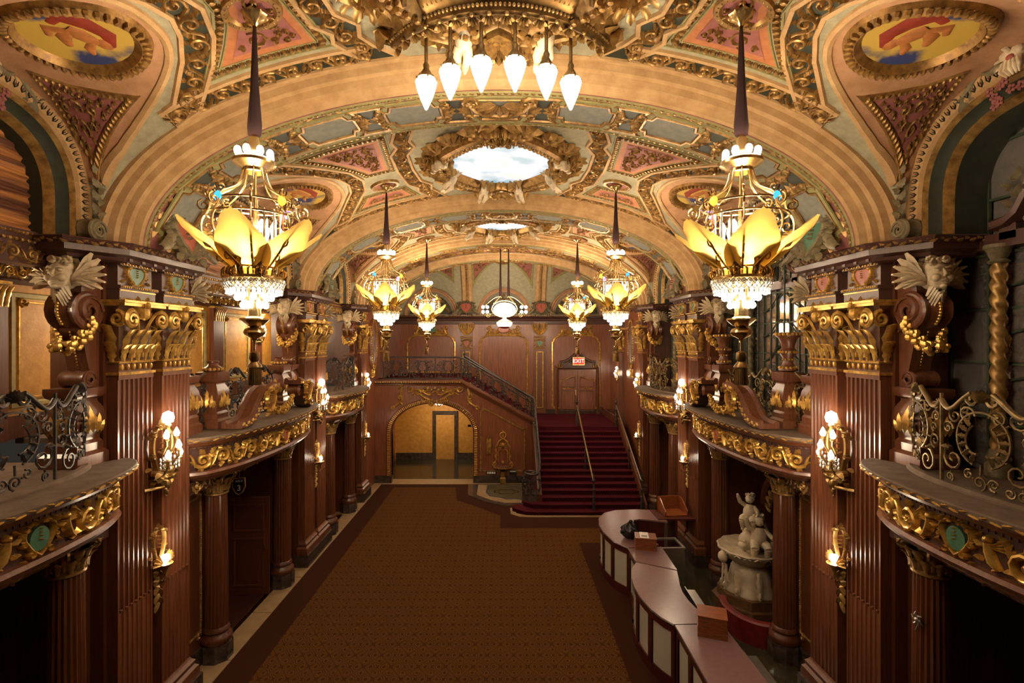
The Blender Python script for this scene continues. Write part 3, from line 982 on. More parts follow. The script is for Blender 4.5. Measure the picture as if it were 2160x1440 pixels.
def pilaster_parts(shield_mat, w=.31, nf=7, zlo=.58):
    sec, p = flute_section(w, nf, .035, -.16, 0)
    sec2, _ = flute_section(w, nf, .014, -.16, 0)
    m = MB()
    m.grid([[(x, y, z) for x, y in sec2] for z in (zlo, 2.05)])
    m.grid([[(x, y, z) for x, y in sec] for z in (2.05, 5.0)])
    m.box(-.16, .012, -w, w, 5.0, 5.06)
    shaft = m.mesh('pilaster', WOODL, True, .4)
    m = MB()
    for i in range(nf): m.ball((-.004, -w * .94 + p * (i + .5), 2.06), .022, 6, 4)
    beads = m.mesh('flute_beads', WOODL)
    m = MB()
    path = [(-.16, w), (0, w), (0, -w), (-.16, -w)]
    sweep(m, MXY, path[::-1], [(-o, z) for o, z in ((.0, .62), (.02, .58), (.06, .54), (.05, .48), (.09, .44), (.10, .36), (.10, .30))])
    base = m.mesh('base', WOODL, True, .5)
    m = MB().box(-.2, .13, -w - .13, w + .13, 0, .30); plinth = m.mesh('plinth', MARBD, False)
    # capital
    m = MB()
    z0 = 5.06
    m.box(-.16, .03, -w - .02, w + .02, z0, z0 + .035)
    for i in range(6): dome(m, lambda a, b, h: (.0 + h, a, b), -w + .05 + (2 * w - .1) * i / 5, z0 + .10, .03, .05, .03, 6)
    sweep(m, MXY, [(-.16, -w), (.02, -w), (.02, w), (-.16, w)], [(0, z0 + .15), (-.02, z0 + .165), (0, z0 + .18)])
    for i in range(5):
        yy = -w + .06 + (2 * w - .12) * i / 4
        leaf3(m, lambda a, b, h, yy=yy: (.0 + h, yy + a, z0 + .17 + b), .135, .23, .075)
    for i in range(4):
        yy = -w * .76 + w * .507 * i
        leaf3(m, lambda a, b, h, yy=yy: (.0 + h, yy + a, z0 + .22 + b), .135, .38, .11)
    for sg in (-1, 1):
        leaf3(m, lambda a, b, h: (-.06 + a, sg * (w + h), z0 + .17 + b), .17, .27, .06)
        leaf3(m, lambda a, b, h: (-.05 + a, sg * (w + h), z0 + .22 + b), .16, .44, .10)
        # volutes, front and side
        pts = bez((.06, sg * .05, z0 + .52), (.10, sg * .10, z0 + .66), (.13, sg * .14, z0 + .80), (.14, sg * .24, z0 + .82), 6)
        sp = [(.15, a, b) for a, b in spiral(sg * .27, z0 + .71, .115, PI / 2, 1.75, -sg, 22, .14)]
        m.tube(pts[:-1] + sp, [.022] * len(pts[:-1]) + [.034 - .016 * i / len(sp) for i in range(len(sp))], 6)
        sp = [(a, sg * (w + .06), b) for a, b in spiral(.04, z0 + .71, .105, PI / 2, 1.6, -1, 18, .14)]
        m.tube(sp, [.03 - .014 * i / len(sp) for i in range(len(sp))], 6)
    # crowned bird at the centre
    m.ball((.11, 0, z0 + .80), (.06, .075, .10), 8, 6); m.ball((.15, 0, z0 + .90), (.045, .045, .05), 8, 5)
    for sg in (-1, 1):
        for j in range(4): leaf(m, lambda a, b, h: (.08 + h, a, b), sg * .05, z0 + .72 + .05 * j, PI / 2 - sg * (.9 - .2 * j), .16, .07, .05)
    m.box(-.16, .14, -w - .07, w + .07, z0 + .88, z0 + .92); m.box(-.16, .16, -w - .09, w + .09, z0 + .92, z0 + .95)
    capital = m.mesh('capital', GILT, True, .6)
    bell = MB().box(-.16, -.005, -w + .02, w - .02, z0, z0 + .9).mesh('capital_bell', mat_bell, False)
    # entablature block
    m = MB()
    m.box(-.16, .03, -w - .01, w + .01, 6.01, 6.16); m.box(-.16, .06, -w - .03, w + .03, 6.16, 6.20); m.box(-.16, -.01, -w + .01, w - .01, 6.20, 6.47)
    m.box(-.16, .05, -w - .02, w + .02, 6.45, 6.49)
    block = m.mesh('entablature_block', WOODS, True, .3)
    m = MB()
    eggs(m, lambda a, b, h: (.06 + h, -w - .02 + a, 6.18 + b), 2 * w + .04, .035, .035, .018, 0, False, 5)
    eggs(m, lambda a, b, h: (.03 + h, -w + a, 6.035 + b), 2 * w, .028, .02, .012, 0, False, 5)
    m.box(.03, .04, -w - .01, w + .01, 6.13, 6.145)
    eggs(m, lambda a, b, h: (.05 + h, -w + a, 6.47 + b), 2 * w, .05, .035, .016, 0, False, 5)
    cartouche(m, lambda a, b, h: (-.01 + h, a, 6.335 + b), .36, .28, .04)
    trim = m.mesh('block_gilding', GILT)
    sh = MB().prism(shield(.34, .27), lambda a, b, h: (-.01 + h, a, 6.335 + b), 0, .022).mesh('shield', shield_mat, True, .5)
    return shaft, [('flute_beads', beads, 'stuff'), ('base', base), ('plinth', plinth), ('capital_bell', bell), ('capital', capital, 'stuff'), ('entablature_block', block), ('block_gilding', trim, 'stuff'), ('shield', sh)]
mat_bell = mat('capital_ground', (0.20, 0.075, 0.03), 0.5, var=.3, scale=9)
PIL = {k: pilaster_parts(mm) for k, mm in (('green', GRN), ('red', RED))}

def cornice_parts(hy, con=True):
    """cornice of a pier with half length hy; steps out over the consoles at both ends"""
    if con: path = [(-.75, -hy - .42), (-.22, -hy - .42), (.0, -hy - .10), (.10, -hy + .02), (.10, hy - .02), (.0, hy + .10), (-.22, hy + .42), (-.75, hy + .42)]
    else: path = [(-.5, -hy), (.08, -hy), (.08, hy), (-.5, hy)]
    m = MB(); R = path[::-1]
    sweep(m, MXY, path, [(-o, z) for o, z in ((-.06, 6.47), (.0, 6.49), (.02, 6.53), (.10, 6.56), (.11, 6.63), (.14, 6.64), (.17, 6.69), (.16, 6.705))])
    top = [(x, y) for x, y in path]
    m.prism(inset(top, -.15), MXY, 6.69, 6.705)
    body = m.mesh('cornice', WOODD, True, .5)
    m = MB(); pp = Path(inset_open(path, .155)); Mp = pp.M(MXY)
    n = int(pp.L / .07)
    for i in range(n):
        a = (i + .5) * pp.L / n
        leaf(m, lambda u, v, h: Mp(u, -h * .6 - .0, 6.665 + v), a - .035, -.006, .35 if i % 2 else -.35, .085, .055, .04)
    gold = m.mesh('cornice_gilding', GILTD)
    return body, gold
def inset_open(path, d):
    out = []
    for i, c in enumerate(path):
        a = path[max(i - 1, 0)]; b = path[min(i + 1, len(path) - 1)]
        dx, dy = b[0] - a[0], b[1] - a[1]; l = math.hypot(dx, dy)
        out.append((c[0] + dy / l * d, c[1] - dx / l * d))
    return out
modillion = MB().box(0, .11, -.028, .028, 6.50, 6.545).box(0, .07, -.022, .022, 6.47, 6.50).mesh('modillion', WOODS, False)
CORN2 = cornice_parts(.77)
CORN1 = cornice_parts(.38)
PBODY2 = MB().box(-.8, -.14, -.77, .77, .3, 6.5).box(-.85, -.08, -.83, .83, 0, .3).mesh('pier_body', WOOD, False)
PBODY1 = MB().box(-.8, -.14, -.42, .42, .3, 6.5).box(-.85, -.08, -.46, .46, 0, .3).mesh('pier_body', WOOD, False)
def pier(s, yc, double, col, label):
    t = thing('wall_pier', label, 'pier', [('pier_body', PBODY2 if double else PBODY1)], sloc(s, yc), -s)
    for dy in ((-.405, .405) if double else (0,)):
        shaft, kids = PIL[col]
        p = new('pilaster', shaft, t); p.location = (0, dy, 0)
        for k in kids: new(k[0], k[1], p, k[2] if len(k) > 2 else None)
    b, g = CORN2 if double else CORN1
    c = new('cornice', b, t); new('cornice_gilding', g, c, 'stuff')
    for dy in ((-.66, -.44, -.22, 0, .22, .44, .66) if double else (-.26, 0, .26)):
        q = new('modillion', modillion, c); q.location = (0.02, dy, 0)
ORD = {0: 'first', 1: 'second'}
for i, yc in enumerate(PIERS):
    for s, _ in SIDES:
        col = ('green', 'red')[(i + (s > 0)) % 2]
        pier(s, yc, True, col, f'{ORD[i]} fluted double-pilaster pier {SN[s]}, {col} shields above gilded capitals')
for s, _ in SIDES:
    pier(s, 17.3, False, 'green' if s < 0 else 'red', f'narrow single-pilaster pier before the staircase {SN[s]}')
    pier(s, 20.3, False, 'red' if s < 0 else 'green', f'narrow single-pilaster pier beside the back wall {SN[s]}')

# ---- consoles with cherub heads
def cherub():
    m = MB()
    m.ball((0, -.02, 0), (.115, .12, .145), 14, 10)                       # skull; face looks to -y
    m.ball((0, -.075, -.055), (.085, .075, .085), 12, 8)                  # jaw and cheeks
    for sg in (-1, 1):
        m.ball((sg * .052, -.115, -.035), (.042, .036, .04), 8, 6)        # cheeks
        m.ball((sg * .043, -.125, .032), (.026, .016, .014), 8, 5)        # eyes
        m.tube([(sg * .015, -.135, .058), (sg * .045, -.138, .066), (sg * .075, -.118, .055)], [.007, .011, .006], 5)  # brows
        m.ball((sg * .118, -.01, -.01), (.022, .03, .04), 7, 5)           # ears
    m.tube([(0, -.128, .045), (0, -.155, -.005), (0, -.135, -.022)], [.010, .019, .014], 6)
    m.tube([(-.035, -.138, -.065), (0, -.15, -.056), (.035, -.138, -.065)], [.006, .011, .006], 5)
    m.tube([(-.026, -.138, -.083), (0, -.148, -.089), (.026, -.138, -.083)], [.006, .012, .006], 5)
    m.ball((0, -.125, -.112), (.03, .03, .024), 7, 5)
    head = m
    m2 = MB(); R = random.Random(4)
    for k in range(26):
        a = R.uniform(-PI, PI); b = R.uniform(.12, .95)
        y = -.02 - .10 * cos(a) * cos(b * 1.5) * 1.1; x = .12 * sin(a) * cos(b * 1.35)
        z = .045 + .11 * sin(b * 1.6)
        if y < -.10 and z < .08: z += .05
        r = R.uniform(.024, .036)
        m2.tube([(x + r * cos(t) * (1 - t / 9), y - .02 + .004 * t, z + r * sin(t) * (1 - t / 9)) for t in [j * .8 for j in range(8)]], .014, 5)
        m2.ball((x, y, z), r * .8, 6, 4)
    w = MB()
    for sg in (-1, 1):
        for row, (n, l0, zz) in enumerate(((6, .29, .0), (6, .21, -.02), (5, .14, -.04))):
            for j in range(n):
                a = 1.15 - j * .30
                l = l0 * (1 - .05 * j)
                pts = [(sg * (.09 + l * t * cos(a)), .02 - .05 * t * (1 - t) - .018 * row, zz - .05 + l * t * sin(a) + .02 * sin(PI * t)) for t in (0, .25, .5, .75, 1)]
                w.tube(pts, [.034, .052, .058, .050, .022], 6, flat=.40)
        for j in range(5):
            pts = [(sg * (.05 - .012 * j), -.07 - .005 * j, -.10 - .02 * j), (sg * (.085 - .012 * j), -.05, -.20 - .03 * j)]
            w.tube(pts, [.03, .012], 6, flat=.5)
    return head, m2, w
_h, _hr, _w = cherub()
def console_parts():
    # local frame: x across, -y out of the jamb, z up; jamb plane at y = 0
    P = []
    m = MB(); sqlathe(m, [(.23, 4.0), (.23, 4.13), (.19, 4.17), (.19, 4.26), (.165, 4.30), (.165, 4.34), (.205, 4.44), (.215, 4.54), (.19, 4.68), (.15, 4.76), (.15, 4.79), (.19, 4.82), (.205, 4.86), (.205, 4.93), (0, 4.93)], (0, -.2))
    P.append(('pedestal', m.mesh('pedestal', WOODL, True, .5)))
    m = MB()
    for ax in range(3):
        for dx, l, wd in ((0, .34, .13), (-.07, .24, .10), (.07, .24, .10), (-.12, .15, .08), (.12, .15, .08)):
            def M(u, v, h, ax=ax):
                bul = .02 * sin(PI * min(1, max(0, (v - 4.36) / .40)))
                if ax == 0: return (u, -.2 - .205 - bul - h * .8 + max(0, v - 4.55) * .28, v)
                sg = 1 if ax == 1 else -1
                return (sg * (.205 + bul + h * .8 - max(0, v - 4.55) * .28), -.2 + u, v)
            leaf(m, M, dx, 4.38, PI / 2 + dx * -2.0, l, wd, .035)
    P.append(('pedestal_leaves', m.mesh('pedestal_leaves', GILT), 'stuff'))
    # lower scroll, shaft and upper volute share the console side profile in (y,z)
    def slab(w, pts):
        mm = MB(); mm.prism(pts, lambda a, b, h: (h, a, b), -w, w); return mm
    m = MB()
    m.join(slab(.13, [(0, 4.93), (-.10, 4.93), (-.14, 5.1), (-.20, 5.35), (-.27, 5.62), (-.3, 5.7), (0, 5.7)]))
    P.append(('shaft', m.mesh('shaft', WOODL, True, .4)))
    def roll(w, cy, cz, r):
        mm = MB()
        mm.lathe([(r * .25, -w - .012), (r * .35, -w), (r * .9, -w), (r, -w * .9), (r * .86, -w * .4), (r, 0), (r * .86, w * .4), (r, w * .9), (r * .9, w), (r * .35, w), (r * .25, w + .012)], 18)
        mm.tf(lambda x, y, z: (z, cy + x, cz + y))
        for sg in (-1, 1):
            sp = [(sg * (w + .004), a, b) for a, b in spiral(cy, cz, r * .82, 0, 1.6, 1, 20, .15)]
            mm.tube(sp, r * .10, 5)
        return mm
    P.append(('lower_scroll', roll(.16, -.17, 5.03, .105).mesh('lower_scroll', WOODL, True, .5)))
    m = roll(.18, -.20, 5.86, .235); m.join(slab(.15, [(0, 5.6), (-.2, 5.7), (-.3, 5.95), (-.28, 6.2), (-.24, 6.46), (0, 6.46)]))
    P.append(('volute', m.mesh('volute', WOODL, True, .5)))
    m = MB()
    for k in range(15):
        a = 1.35 - k * .15
        m.ball((0, -.20 - .245 * cos(a), 5.86 + .245 * sin(a)), .019, 7, 5)
    for k in range(16): m.ball((0, -.272 + .0105 * k, 5.60 - .036 * k), .014, 6, 4)
    P.append(('bead_line', m.mesh('bead_line', GILT), 'stuff'))
    m = MB(); R = random.Random(3)
    for k in range(34):
        t = k / 33
        a = PI * t
        x = .20 * cos(a) * (1.0 if abs(cos(a)) < .98 else 1.02); z = 5.74 - .33 * sin(a)**.8; y = -.16 - .18 * sin(a)
        r = .030 + .028 * sin(a)
        for j in range(3):
            m.ball((x + R.uniform(-1, 1) * r, y + R.uniform(-1.2, .6) * r, z + R.uniform(-1, 1) * r), R.uniform(.028, .046), 6, 4)
    P.append(('garland', m.mesh('garland', GILT), 'stuff'))
    def up(x, y, z): return (x * 1.36, -.32 + y * 1.25, 6.27 + z * 1.25)
    P.append(('cherub_head', MB().join(_h, up).mesh('cherub_head', IVORY, True, 1.2), None,
              [('hair', MB().join(_hr, up).mesh('hair', IVORY, True, 1.2), 'stuff'), ('wings', MB().join(_w, up).mesh('wings', IVORY, True, 1.2), 'stuff')]))
    return P
CONS = console_parts()
def console(s, y, near, label):
    # near: faces the camera; else faces away
    l = sloc(s, y, -.32)
    if near: thing('cherub_console', label, 'console', CONS, l, -s, group='cherub consoles beside the piers')
    else: thing('cherub_console', label, 'console', CONS, l, s, PI, group='cherub consoles beside the piers')
for s, _ in SIDES:
    for i, yc in enumerate(PIERS):
        console(s, yc - .77, True, f'winged cherub console facing the camera on the {ORD[i]} pier {SN[s]}')
        console(s, yc + .77, False, f'winged cherub console facing away on the {ORD[i]} pier {SN[s]}')
    console(s, 17.3 - .42, True, f'winged cherub console on the last pier before the staircase {SN[s]}')

# ---- volute brackets under the arches and cartouches on the cornices
m = MB()
m.lathe([(.02, -.50), (.13, -.50), (.135, -.42), (.11, -.36), (.135, -.30), (.11, -.24), (.14, -.16), (.12, -.10), (.14, -.02), (.13, 0), (.03, 0)], 18)
m.tf(lambda x, y, z: (z, x, 6.84 + y))
sp = [(.005, a, b) for a, b in spiral(0, 6.84, .118, 0, 2.0, 1, 26, .12)]
m.tube(sp, .018, 5)
VOL = [('scroll', m.mesh('scroll', STONEB, True, .6))]
m = MB()
for k in range(9): leaf(m, lambda a, b, h: (-.02 + h, a, b), .02 * (k % 2), 6.98 + .075 * k, PI / 2 + (.8 if k % 2 else -.8), .15, .10, .05)
VOL.append(('leaf_spray', m.mesh('leaf_spray', STONEB), 'stuff'))
for s, _ in SIDES:
    for i, yc in enumerate(PIERS):
        for d, nm in ((-.93, 'near'), (.93, 'far')):
            thing('volute_bracket', f'olive stone scroll at the arch foot, {nm} side of {ORD[i]} pier cornice {SN[s]}', 'bracket', VOL, sloc(s, yc + d, -.06), -s)
    thing('volute_bracket', f'olive stone scroll at the arch foot by the staircase pier {SN[s]}', 'bracket', VOL, sloc(s, 16.55, -.06), -s)

def crest_parts(col):
    def M(a, b, h): return (.32 - b * .22 + h, a, 6.97 + b)
    m = MB(); cartouche(m, lambda a, b, h: M(a, b, h), .62, .56, .09)
    for sg in (-1, 1):
        ribbon(m, M, bez((sg * .62, -.26), (sg * .45, -.22), (sg * .36, -.1), (sg * .28, .02), 8), .07, .07, .6, .8)
        for k in range(7): dome(m, M, sg * (.34 + .04 * (k % 3)), -.20 + .05 * k, .035, .035, .08, 6)
    fr = m.mesh('strapwork_frame', STONEB)
    body = MB().prism(inset(shield(.66, .62), -.02), M, -.12, 0.0).mesh('back_slab', STONEB, True, .5)
    sh = MB().prism(shield(.58, .54), M, 0, .03).mesh('shield', col, True, .5)
    return [('back_slab', body), ('strapwork_frame', fr, 'stuff'), ('shield', sh)]
CREST = {'green': crest_parts(GRN), 'rose': crest_parts(RED)}
for s, _ in SIDES:
    for i, yc in enumerate(PIERS):
        c = ('rose', 'green')[(i + (s > 0)) % 2]
        thing('cornice_crest', f'{c} shield crest in carved strapwork on the {ORD[i]} pier cornice {SN[s]}', 'crest', CREST[c], sloc(s, yc + .12), -s)

# ---- fluted columns carrying the balconies
m = MB(); m.lathe([(.175, .56), (.178, .62), (.175, 1.6), (.160, 2.86)], 80, fl=.045, nf=20)
COLS = [('shaft', m.mesh('shaft', WOOD, True, .9))]
m = MB(); m.lathe([(.18, .58), (.20, .55), (.21, .51), (.19, .48), (.20, .45), (.245, .41), (.25, .35), (.23, .30)], 28)
COLS.append(('base', m.mesh('base', WOOD, True, .8)))
m = MB(); m.lathe([(.25, .30), (.26, .27), (.26, 0)], 8, a0=PI / 8, a1=PI / 8 + 2 * PI); m.prism([(.26 * cos(PI / 8 + PI * k / 4), .26 * sin(PI / 8 + PI * k / 4)) for k in range(8)], MXY, .28, .295)
COLS.append(('plinth', m.mesh('plinth', MARBD, True, .4)))
m = MB(); m.lathe([(.16, 2.84), (.19, 2.86), (.19, 2.885), (.165, 2.90), (.165, 2.95), (.20, 3.08), (.25, 3.14)], 24)
for k in range(10):
    a = 2 * PI * k / 10
    for (l, cu, z) in ((.16, .05, 2.90), (.24, .09, 2.93)):
        an = a + (0 if l < .2 else PI / 10)
        leaf3(m, lambda u, v, h: ((.165 + h) * cos(an) - u * sin(an), (.165 + h) * sin(an) + u * cos(an), z + v), .12, l, cu, 6)
for k in range(4):
    a = PI / 4 + PI / 2 * k
    sp = [((.2 + p) * cos(a), (.2 + p) * sin(a), z) for p, z in spiral(.05, 3.12, .06, PI / 2, 1.5, -1, 14, .15)]
    m.tube(sp, .02, 5)
COLS.append(('capital', m.mesh('capital', GILTD, True, .7), 'stuff'))
m = MB(); sqlathe(m, [(.21, 3.17), (.24, 3.19), (.24, 3.24), (0, 3.24)]); COLS.append(('abacus', m.mesh('abacus', WOODD, True, .4)))
CW = {(0, 1): 'under the nearest balcony', (1, 0): 'near end of the middle balcony', (1, 1): 'far end of the middle balcony', (2, 0): 'near end of the last balcony', (2, 1): 'far end of the last balcony'}
for s, _ in SIDES:
    for (b, k), txt in CW.items():
        yc, L = BAYS[b]
        y = yc + (-1, 1)[k] * (1.28 if b == 1 else .92)
        thing('fluted_column', f'fluted round column, {txt} {SN[s]}', 'column', COLS, sloc(s, y, -.13), -s, group='columns under the balconies')

# ---- balconies
def bal_path(L, bulge, n=40):
    pts = []
    for i in range(n + 1):
        y = (L - .02) * (1 - 2 * i / n)
        t = abs(y) / (L - .02)
        x = -.08 + (bulge + .06) * sqrt(max(0, 1 - t**2.1))
        pts.append((x, y))
    return pts
def balcony_parts(L, bulge, shield_mat, crest=True):
    path = bal_path(L, bulge)
    P = []
    low = [(-.35, 3.24), (-.16, 3.24), (-.08, 3.27), (-.06, 3.31), (.03, 3.34), (.07, 3.39), (.05, 3.43), (.0, 3.44)]
    up = [(.0, 3.79), (.03, 3.80), (.04, 3.83), (.10, 3.85), (.14, 3.90), (.19, 3.915), (.19, 3.925)]
    m = MB(); sweep(m, MXY, path, low); sweep(m, MXY, path, up); P.append(('fascia_moulding', m.mesh('fascia_moulding', WOODL, True, .5), 'stuff'))
    m = MB(); sweep(m, MXY, path, [(0, 3.44), (0, 3.79)]); P.append(('frieze', m.mesh('frieze', WOODD)))
    m = MB(); sweep(m, MXY, path, [(.19, 3.925), (.22, 3.94), (.23, 3.985), (.22, 4.0), (-.30, 4.0)]); top = inset_open(path, -.0)
    m.grid([[(x, y, 3.995), (-.75, y, 3.995)] for x, y in path]); P.append(('deck', m.mesh('deck', DUST, True, .4)))
    pp = Path(path); Mp = pp.M(MXY)
    m = MB()
    def Me(a, b, h): return Mp(a, .215 + h, 3.955 + b)
    k = int(pp.L / .085)
    for i in range(k): leaf(m, Me, (i + .1) * pp.L / k, 0, (.25 if i % 2 else -.25), .09, .045, .03)
    P.append(('edge_gilding', m.mesh('edge_gilding', GILT), 'stuff'))
    m = MB(); k = int(pp.L / .06)
    for i in range(k):
        a = (i + .5) * pp.L / k
        c = [Mp(a + da, .0 + db, 3.80 + dz) for dz in (0, .028) for db in (0, .045) for da in (-.017, .017)]
        m.add(c, [(0, 2, 3, 1), (4, 5, 7, 6), (0, 1, 5, 4), (2, 6, 7, 3), (0, 4, 6, 2), (1, 3, 7, 5)])
    P.append(('dentils', m.mesh('dentils', WOODD, False), 'stuff'))
    def Mf(a, b, h): return Mp(a, h, 3.615 + b)
    m = MB(); c = pp.L / 2
    half = c - .42
    rinceau(m, lambda a, b, h: Mf(a + .06, b, h), half - .06, .32, .06, .33)
    rinceau(m, lambda a, b, h: Mf(pp.L - a - .06, b, h), half - .06, .32, .06, .33)
    cartouche(m, lambda a, b, h: Mf(c + a, b, h), .36, .34, .06)
    for sg in (-1, 1):      # small winged figures beside the cartouche
        x = c + sg * .30
        dome(m, Mf, x, .11, .035, .04, .08, 8)
        ribbon(m, Mf, [(x, .08), (x + sg * .01, 0), (x + sg * .04, -.08), (x + sg * .09, -.13), (x + sg * .05, -.15)], .045, .07, .8, .4)
        ribbon(m, Mf, [(x, .05), (x - sg * .07, .03), (x - sg * .12, .06)], .02, .06)
        for j in range(4): leaf(m, Mf, x + sg * .02, .05, (0 if sg > 0 else PI) + sg * (.7 - .25 * j), .15, .05, .05)
    P.append(('frieze_scrollwork', m.mesh('frieze_scrollwork', GILT), 'stuff'))
    P.append(('shield', MB().prism(oval(0, 0, .10, .115, 18), lambda a, b, h: Mf(c + a, b, h), 0, .035).mesh('shield', shield_mat, True, .5)))
    # beam with gilded scroll over the columns
    m = MB().box(-.45, -.06, -L, L, 3.06, 3.26); P.append(('beam', m.mesh('beam', WOODD, False)))
    m = MB(); rinceau(m, lambda a, b, h: (-.06 + h, -L + .1 + a, 3.16 + b), 2 * L - .2, .17, .04, .24); P.append(('beam_scrollwork', m.mesh('beam_scrollwork', GILTD), 'stuff'))
    return P
BAL = {b: balcony_parts(BAYS[b][1], (.42, .50, .42)[b], (GRN, RED, GRN)[b]) for b in range(3)}
BN = ('nearest', 'middle', 'last')
for s, _ in SIDES:
    for b in range(3):
        thing('balcony', f'{BN[b]} curved mahogany balcony with gilded scroll frieze {SN[s]}', 'balcony', BAL[b], sloc(s, BAYS[b][0]), -s)

# ---- wrought-iron railings
def iron(mb, M, pts, r, n=5, t=1.0):
    k = len(pts)
    mb.tube([M(a, b, 0) for a, b in pts], [r * (1 - (1 - t) * i / (k - 1)) for i in range(k)], n)
def iron_panel(mb, M, W, H, seed=1, r=.013, rich=True):
    """one scrolled panel, W wide and H high, with a ring medallion"""
    c = W / 2
    R = random.Random(seed)
    C = [(c, H * .56, H * .29)]
    # ring, acanthus in it
    iron(mb, M, [(c + H * .29 * cos(t), H * .56 + H * .29 * sin(t)) for t in [-PI / 2 + .35 + (2 * PI - .7) * i / 22 for i in range(23)]], r)
    for sg in (-1, 1):
        iron(mb, M, [(c + sg * x, y) for x, y in spiral(.17 * H, .80 * H, .1 * H, PI, 1.3, -1, 12)], r * .9)
        iron(mb, M, [(c + sg * x, y) for x, y in bez((.05, .40 * H), (.20 * H, .38 * H), (.24 * H, .58 * H), (.10 * H, .70 * H), 10)], r * 1.1, t=.6)
        for j in range(6):
            a = -1.1 + .38 * j
            leaf(mb, lambda u, v, h: M(u, v, h), c + sg * .17 * H * cos(a), H * .56 + .17 * H * sin(a), a if sg > 0 else PI - a, .13 * H, .07 * H, .03)
    for i in range(900):
        x = R.uniform(.02, W - .02); y = R.uniform(.05, H * .90)
        rr = min(x - .01, W - x - .01, y - .03, H * .93 - y)
        for a, b, q in C: rr = min(rr, math.hypot(x - a, y - b) - q)
        big = .19 * H * (1.15 if i < 300 else .75)
        if rr < (.13 * H if i < 300 else .055 * H): continue
        C.append((x, y, min(rr, big)))
    for j, (x, y, q) in enumerate(C[1:]):
        sg = 1 if x < c else -1
        a0 = R.uniform(0, 2 * PI)
        iron(mb, M, spiral(x, y, q * .97, a0, 1.45, sg, 14, .14), r * (.75 + .4 * q / (.2 * H)), 5, .75)
        if q > .1 * H:
            leaf(mb, lambda u, v, h: M(u, v, h), x + q * .8 * cos(a0), y + q * .8 * sin(a0), a0 + sg * 1.2, q * .9, q * .5, .03)
        # link to the nearest bigger neighbour
        best = min(((math.hypot(x - a, y - b) - z, a, b, z) for (a, b, z) in C[:j + 1]), default=None)
        if best and best[0] - q < .12 * H:
            _, a, b, z = best
            d = math.hypot(x - a, y - b) or 1
            iron(mb, M, [(x + (a - x) / d * q * .9, y + (b - y) / d * q * .9), (a + (x - a) / d * z * .9, b + (y - b) / d * z * .9)], r * .8)
def wavy_rail(mb, M, W, H, r=.026):
    c = W / 2
    for sg in (-1, 1):
        p = bez((c * sg * 1.0, H * 1.0), (c * sg * .72, H * .78), (c * sg * .62, H * .98), (c * sg * .22, H * 1.12), 12)
        iron(mb, M, [(c + x, y) for x, y in p], r, 7)
        iron(mb, M, [(c + sg * x, y) for x, y in spiral(.16 * c + .02, H * 1.05, .07, .3, 1.2, -1, 10)], r * .7)
    for j in range(7): leaf(mb, lambda u, v, h: M(u, v, h), c, H * 1.02, PI / 2 + (j - 3) * .33, .13, .06, .05)
def rail_bay(s, b, mm, label, L, bulge, H=.92):
    path = bal_path(L - .18, bulge, 40)
    pp = Path([(x - .22, y) for x, y in path]); Mp = pp.M(MXY)
    def M(a, z, h): return Mp(a, h, 4.03 + z)
    P = []
    n = 3
    for k in range(n):
        m = MB(); W = pp.L / n
        iron_panel(m, lambda a, z, h: M(a + k * W, z, h), W, H, 5 + k + b); P.append(('scroll_panel', m.mesh('scroll_panel', mm, True, 1.0), 'stuff'))
        m = MB(); wavy_rail(m, lambda a, z, h: M(a + k * W, z, h), W, H * .93); P.append(('top_rail', m.mesh('top_rail', mm, True, 1.0)))
    m = MB()
    for k in range(n + 1): iron(m, M, [(k * pp.L / n, 0), (k * pp.L / n, H)], .017, 6)
    P.append(('uprights', m.mesh('uprights', mm), 'stuff'))
    m = MB(); sweep(m, MXY, [(x, y) for x, y in pp.p], [(-.06, 3.99), (-.06, 4.02), (-.03, 4.045), (.03, 4.045), (.06, 4.02), (.06, 3.99)]); P.append(('kerb', m.mesh('kerb', DUST, True, .5)))
    thing('iron_railing', label, 'railing', P, sloc(s, BAYS[b][0]), -s)
for s, _ in SIDES:
    mm = IRON if s < 0 else IRONLIT  # mirrored side takes the iron coloured as lit, gallery side the dark one
    nm = 'black wrought-iron' if s < 0 else 'lamplit-toned gold wrought-iron'
    rail_bay(s, 0, mm, f'{nm} scroll railing on the nearest balcony', 1.45, .42)
    rail_bay(s, 2, mm, f'{nm} scroll railing on the last balcony before the stairs', 1.45, .42)
    # middle bay: straight railing in three stretches between pedestals
    P = []
    def Mst(y0): return lambda a, z, h: (-.22 + h, y0 + a, 4.0 + z)
    for y0, W in ((-1.83, .38), (-1.06, 2.12), (1.46, .38)):
        k = 1 if W < 1 else 2
        for j in range(k):
            m = MB(); iron_panel(m, Mst(y0 + j * W / k), W / k, .86, 11 + j); P.append(('scroll_panel', m.mesh('scroll_panel', mm, True, 1.0), 'stuff'))
            if W > 1:
                m = MB(); wavy_rail(m, Mst(y0 + j * W / k), W / k, .86); P.append(('top_rail', m.mesh('top_rail', mm, True, 1.0)))
            else:
                m = MB(); iron(m, Mst(y0), [(0, .95), (W * .5, .86), (W, .95)], .02, 6); P.append(('top_rail', m.mesh('top_rail', mm, True, 1.0)))
    m = MB().box(-.25, -.19, -1.83, 1.84, 4.0, 4.03); P.append(('bottom_rail', m.mesh('bottom_rail', mm, False)))
    thing('iron_railing', f'{nm} scroll railing behind the volutes of the middle balcony', 'railing', P, sloc(s, BAYS[1][0]), -s)

